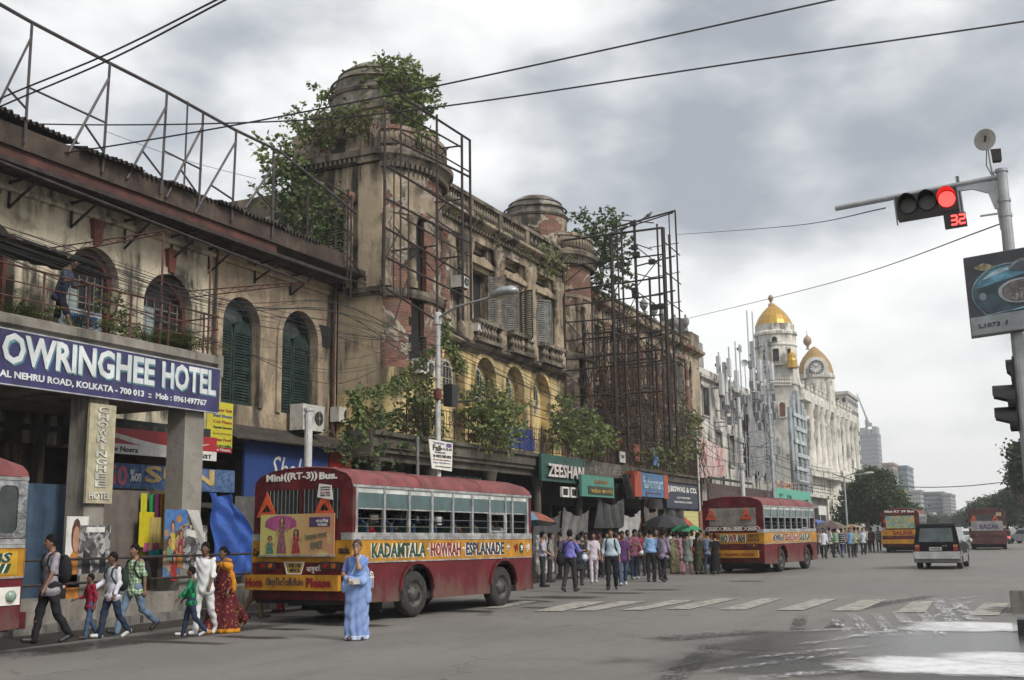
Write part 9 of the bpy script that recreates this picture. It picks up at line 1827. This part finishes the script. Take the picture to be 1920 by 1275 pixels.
S_('rambling bush over the middle of the balcony railing',at(1085,850,XS+.1),[(at(1062,775,XS+.2),(.5,.9,.6)),(at(1085,800,XS+.3),(.7,1.6,.7)),(at(1105,815,XS+.4),(.7,1.6,.6)),(at(1060,810,XS+.4),(.6,1.2,.6)),(at(1120,830,XS+.4),(.6,1.2,.5)),(at(1060,765,XS+.1),(.3,.4,.35))],2400,.21,lf_a,11)
S_('straggling bush at the far end of the balcony',at(1265,870,XS),[(at(1240,862,XS+.2),(.6,1.5,.5)),(at(1265,850,XS+.2),(.7,1.8,.8)),(at(1285,820,XS),(.7,1.3,1.2)),(at(1210,858,XS+.2),(.5,1.2,.35)),(at(1290,790,XS-.3),(.5,1.0,1.0))],2000,.22,lf_c,12)
S_('dark creeper thicket over the left end of the balcony',at(740,850,XS-.4),[(at(700,810,XS-.6),(.6,1.0,.65)),(at(740,815,XS-.5),(.7,1.0,.6)),(at(780,800,XS-.4),(.6,.8,.75)),(at(675,835,XS-.5),(.6,.8,.45)),(at(800,830,XS-.2),(.5,.8,.4)),(at(668,850,XS-.3),(.5,.9,.45)),(at(770,840,XS-.3),(.5,1.0,.35)),(at(680,780,XS-.8),(.4,.5,.5)),(at(720,840,XS-.4),(.5,1.2,.3))],2300,.17,lf_b,13)
S_('taller sapling rising from the balcony thicket beside the lamp post',at(790,840,XS-.3),[(at(798,750,XS-.3),(.3,.35,.5)),(at(775,760,XS-.4),(.35,.4,.5)),(at(800,785,XS-.3),(.35,.4,.45)),(at(808,735,XS-.3),(.2,.25,.3))],620,.2,lf_a,14)
def vine(label,pts,n,ls,mt,seed):
 rn=random.Random(seed); P_=[Vector(p)for p in pts]; o=thing('climbing_vine',label,'vine',tuple(P_[0]),0,'climbing vines'); st=MB(); st.tube(P_,.02,5); fo=MB(); seg_=[(P_[i+1]-P_[i]).length for i in range(len(P_)-1)]; T_=sum(seg_)
 for _ in range(n):
  d=rn.uniform(0,T_); i=0
  while i<len(seg_)-1 and d>seg_[i]:d-=seg_[i]; i+=1
  p=P_[i].lerp(P_[i+1],d/seg_[i])+Vector((rn.gauss(0,.08),rn.gauss(0,.12),rn.gauss(0,.09))); leaf(fo,p,Vector((rn.uniform(-1,1),rn.uniform(-1,1),rn.uniform(-1,.4))),ls*rn.uniform(.6,1.2),rn)
 st.build('stem',bark,o,fix=False); fo.build('foliage',mt,o,fix=False)
XV=XS-.1
vine('leafy vine slanting up a cable from the balcony thicket to the lamp post',[at(670,735,XV),at(700,738,XV),at(745,715,XV),at(780,690,XV),at(815,655,XV)],620,.14,lf_a,15)
vine('second thinner vine under the slanting one',[at(690,745,XV),at(740,735,XV),at(790,712,XV),at(812,700,XV)],260,.12,lf_a,16)
vine('vine hanging down from the slanting vine into the thicket',[at(665,735,XV),at(668,760,XV),at(680,800,XV)],360,.16,lf_a,17)
vine('creeper climbing the top of the kerbside lamp post',[at(835,595,X0),at(840,615,X0),at(830,640,X0),at(852,660,X0+.1),at(870,700,X0+.2)],420,.14,lf_a,18)
def palm(label,c,h,n,seed,fl=.75):
 rn=random.Random(seed); o=thing('potted_palm',label,'plant',tuple(c),0,'potted plants on the hotel terrace'); c=Vector(c); mb=MB(); mb.lathe([(.13,0),(.18,.3),(.2,.32),(.17,.33),(.001,.30)],(c.x,c.y,c.z),12); mb.build('pot',mat('terracotta',(.20,.08,.045),.85,var=.3),o)
 for k in range(n):
  a=rn.uniform(0,2*pi); el_=rn.uniform(.5,1.35); L_=fl*rn.uniform(.7,1.15); pts=[]
  for i in range(7):f=i/6; r_=L_*f*cos(el_)*1.1; zz=h*.3+L_*f*sin(el_)-.45*L_*f*f; pts.append(c+Vector((r_*cos(a),r_*sin(a),.3+zz)))
  mb=MB(); mb.tube(pts,.006,4,cap=False)
  for i in range(1,7):
   for s in (1,-1):
    for q in (0,.5):
     p=pts[i-1].lerp(pts[i],q+.2); d=(pts[i]-pts[i-1]).normalized(); sd=d.cross(Vector((0,0,1))).normalized()*s; v=d*.6+sd-Vector((0,0,.35)); l=.26*(1-.6*abs(i/6-.45)); w=Vector((0,0,1)).cross(v).normalized()*.014; mb.add([p-w*.3,p+v*l*.5+w,p+v*l,p+v*l*.5-w],[(0,1,2,3)])
  mb.build('frond',lf_p,o,fix=False)
for k,(px,X,h,n,l)in enumerate(((20,XS-.7,.5,16,'potted palm at the left edge of the hotel terrace'),(60,XS-.6,.3,12,'small potted palm left of the leaning man'),(150,XS-.5,.35,14,'potted palm right of the leaning man'),(310,XS-.55,.5,22,'fullest potted palm near the terrace corner'),(345,XS-.6,.55,20,'tall potted palm at the terrace corner'),(275,XS-.5,.25,12,'low yellowing potted palm beside the fullest one'))):
 y=PX(px,600,X).y; palm(l,(X,y,5.26),h+.35,n+6,80+k,1.05)
shrub('leggy potted shrub in the middle of the terrace',(XS-.5,PX(210,600,XS-.5).y,5.26),[((XS-.5,PX(210,600,XS-.5).y,6.2),(.25,.25,.45)),((XS-.5,PX(225,600,XS-.5).y,5.9),(.25,.3,.35))],380,.13,lf_c,88,group='potted plants on the hotel terrace',name='potted_shrub',cat='plant')
hb2=thing('hotel_notice','white and blue painted hotel board leaning behind the terrace railing','sign',(XS-.6,PX(170,600,XS-.6).y,5.26)); p,q=PX(112,555,XS-.75),PX(190,612,XS-.75); mb=MB(); mb.panel([rect(p.y,q.y,5.3,6.35)],FX(XS-.75),-.03,0); mb.build('board',mat('board_white_blue',(.42,.47,.52),.6,var=.2),hb2); bl_=mat('board_blue_ink',(.03,.10,.28),.6)
letters('CHOWRINGHEE HOTEL',FX(XS-.75),p.y+.1,q.y-.1,6.02,6.25,bl_,hb2,w=.01,bold=.03); letters('RECEPTION',FX(XS-.75),p.y+.1,q.y-.3,5.7,5.92,bl_,hb2,w=.01,bold=.02); letters('REST  T',FX(XS-.75),p.y+.1,q.y-.1,5.38,5.6,bl_,hb2,w=.01,bold=.02)
def tree(label,base,H,blobs,n,ls,mt,seed,group='street trees',trunk_r=.25):
 rn=random.Random(seed); o=thing('street_tree',label,'tree',tuple(base),0,group); base=Vector(base); tr=MB(); fork=base+Vector((rn.uniform(-.3,.3),rn.uniform(-.3,.3),H*.35)); tr.tube([base,base.lerp(fork,.5)+Vector((rn.uniform(-.1,.1),0,0)),fork],[trunk_r*1.2,trunk_r*.9,trunk_r*.75],9)
 fo=MB(); ls*=.75; n=int(n*1.6)
 tot=sum(b[1]**3 for b in blobs)
 for c,r in blobs:
  c=Vector(c); m_2=fork.lerp(c,.5)+Vector((rn.uniform(-.4,.4),rn.uniform(-.4,.4),rn.uniform(0,.5))); tr.tube([fork,m_2,c],[trunk_r*.5,trunk_r*.3,trunk_r*.1],6)
  k=int(n*r**3/tot/7)
  for _ in range(k):
   v=Vector((rn.gauss(0,1),rn.gauss(0,1),rn.gauss(0,1))).normalized()*rn.uniform(.35,1.05)**.6; p=c+Vector((v.x*r,v.y*r,v.z*r*.8)); s_=ls*rn.uniform(.7,1.3)
   for j in range(7):leaf(fo,p+Vector((rn.gauss(0,s_*.9),rn.gauss(0,s_*.9),rn.gauss(0,s_*.6))),Vector((rn.uniform(-1,1),rn.uniform(-1,1),rn.uniform(-.9,.4))),s_*rn.uniform(.7,1.2),rn)
 tr.build('trunk',bark,o,fix=False); fo.build('crown',mt,o,fix=False); return o
def treepx(label,px,Yd,blobs,n,ls,mt,seed,tr=.25,**k):
 b=PY(px,985,Yd); kk=(RW.transposed()@(b-Vector((0,0,EYE)))).z/F_PX; bl=[(PY(x,y,Yd+dy),r*kk)for x,y,r,dy in blobs]; top=max(c.z for c,r in bl); return tree(label,(b.x,Yd,0),top,bl,n,ls,mt,seed,trunk_r=tr,**k)
treepx('large dark street tree behind the far crowd, nearest to the clock building',1630,118,[(1640,905,32,0),(1615,930,34,1),(1660,930,32,-2),(1600,960,28,0),(1640,955,36,2),(1680,955,28,0),(1580,975,20,0),(1625,890,20,1),(1655,900,22,-1)],11000,.42,lf_t,1,.3)
treepx('lower dark tree at the right shoulder of the large street tree',1700,140,[(1695,960,24,0),(1715,968,20,0),(1680,975,22,1)],3500,.42,lf_t,2)
treepx('nearest park tree leaning in from the right edge',1935,96,[(1905,845,18,0),(1915,870,20,0),(1925,890,22,0),(1898,885,12,0),(1930,840,20,0),(1910,905,18,1),(1945,870,30,0)],3600,.42,leaf_mat('park_tree_leaf',(.032,.052,.022),(.065,.09,.035)),3,.3)
treepx('broad park tree at the right behind the farthest minibus',1890,150,[(1900,935,26,0),(1875,945,24,0),(1925,925,30,0),(1890,965,26,1),(1920,965,30,0),(1858,965,20,0)],8000,.45,lf_h,4)
treepx('rounded park tree left of the broad one',1845,190,[(1845,945,16,0),(1830,962,18,0),(1860,960,16,0),(1840,975,18,0),(1822,975,12,0)],5000,.5,lf_h,5)
treepx('small far tree at the end of the gap',1800,260,[(1805,968,12,0),(1795,975,10,0),(1812,978,12,0)],2500,.55,lf_h,6)
treepx('far hazy tree left of the gap at the road end',1768,300,[(1770,975,10,0),(1755,978,10,0),(1785,977,9,0)],2000,.6,lf_h,7)
treepx('far tree behind the third minibus',1735,240,[(1735,975,12,0),(1722,972,10,0),(1750,978,11,0)],2200,.55,lf_h,8)
# ---------------------------------------------------------------- the humid air of the street
hm_=bpy.data.materials.new('humid_air'); hm_.use_nodes=True; ht=hm_.node_tree; ht.nodes.clear(); ho=ht.nodes.new('ShaderNodeOutputMaterial'); hv=ht.nodes.new('ShaderNodeVolumePrincipled')
hv.inputs['Color'].default_value=(.93,.95,.97,1); hv.inputs['Density'].default_value=.0006; hv.inputs['Anisotropy'].default_value=.2; ht.links.new(hv.outputs[0],ho.inputs['Volume'])
mb=MB(); mb.box(-950,950,-350,1350,-1.0,80); tag(mb.build('haze',hm_),kind='stuff')
for o in COL.objects:
 if o.type=='MESH' and o.name.split('.')[0]in ('louvres','foliage','crown','guard_bars','lattice','wheel_nuts','fan_guard','grille','glazing_bars'):o['kind']='stuff'
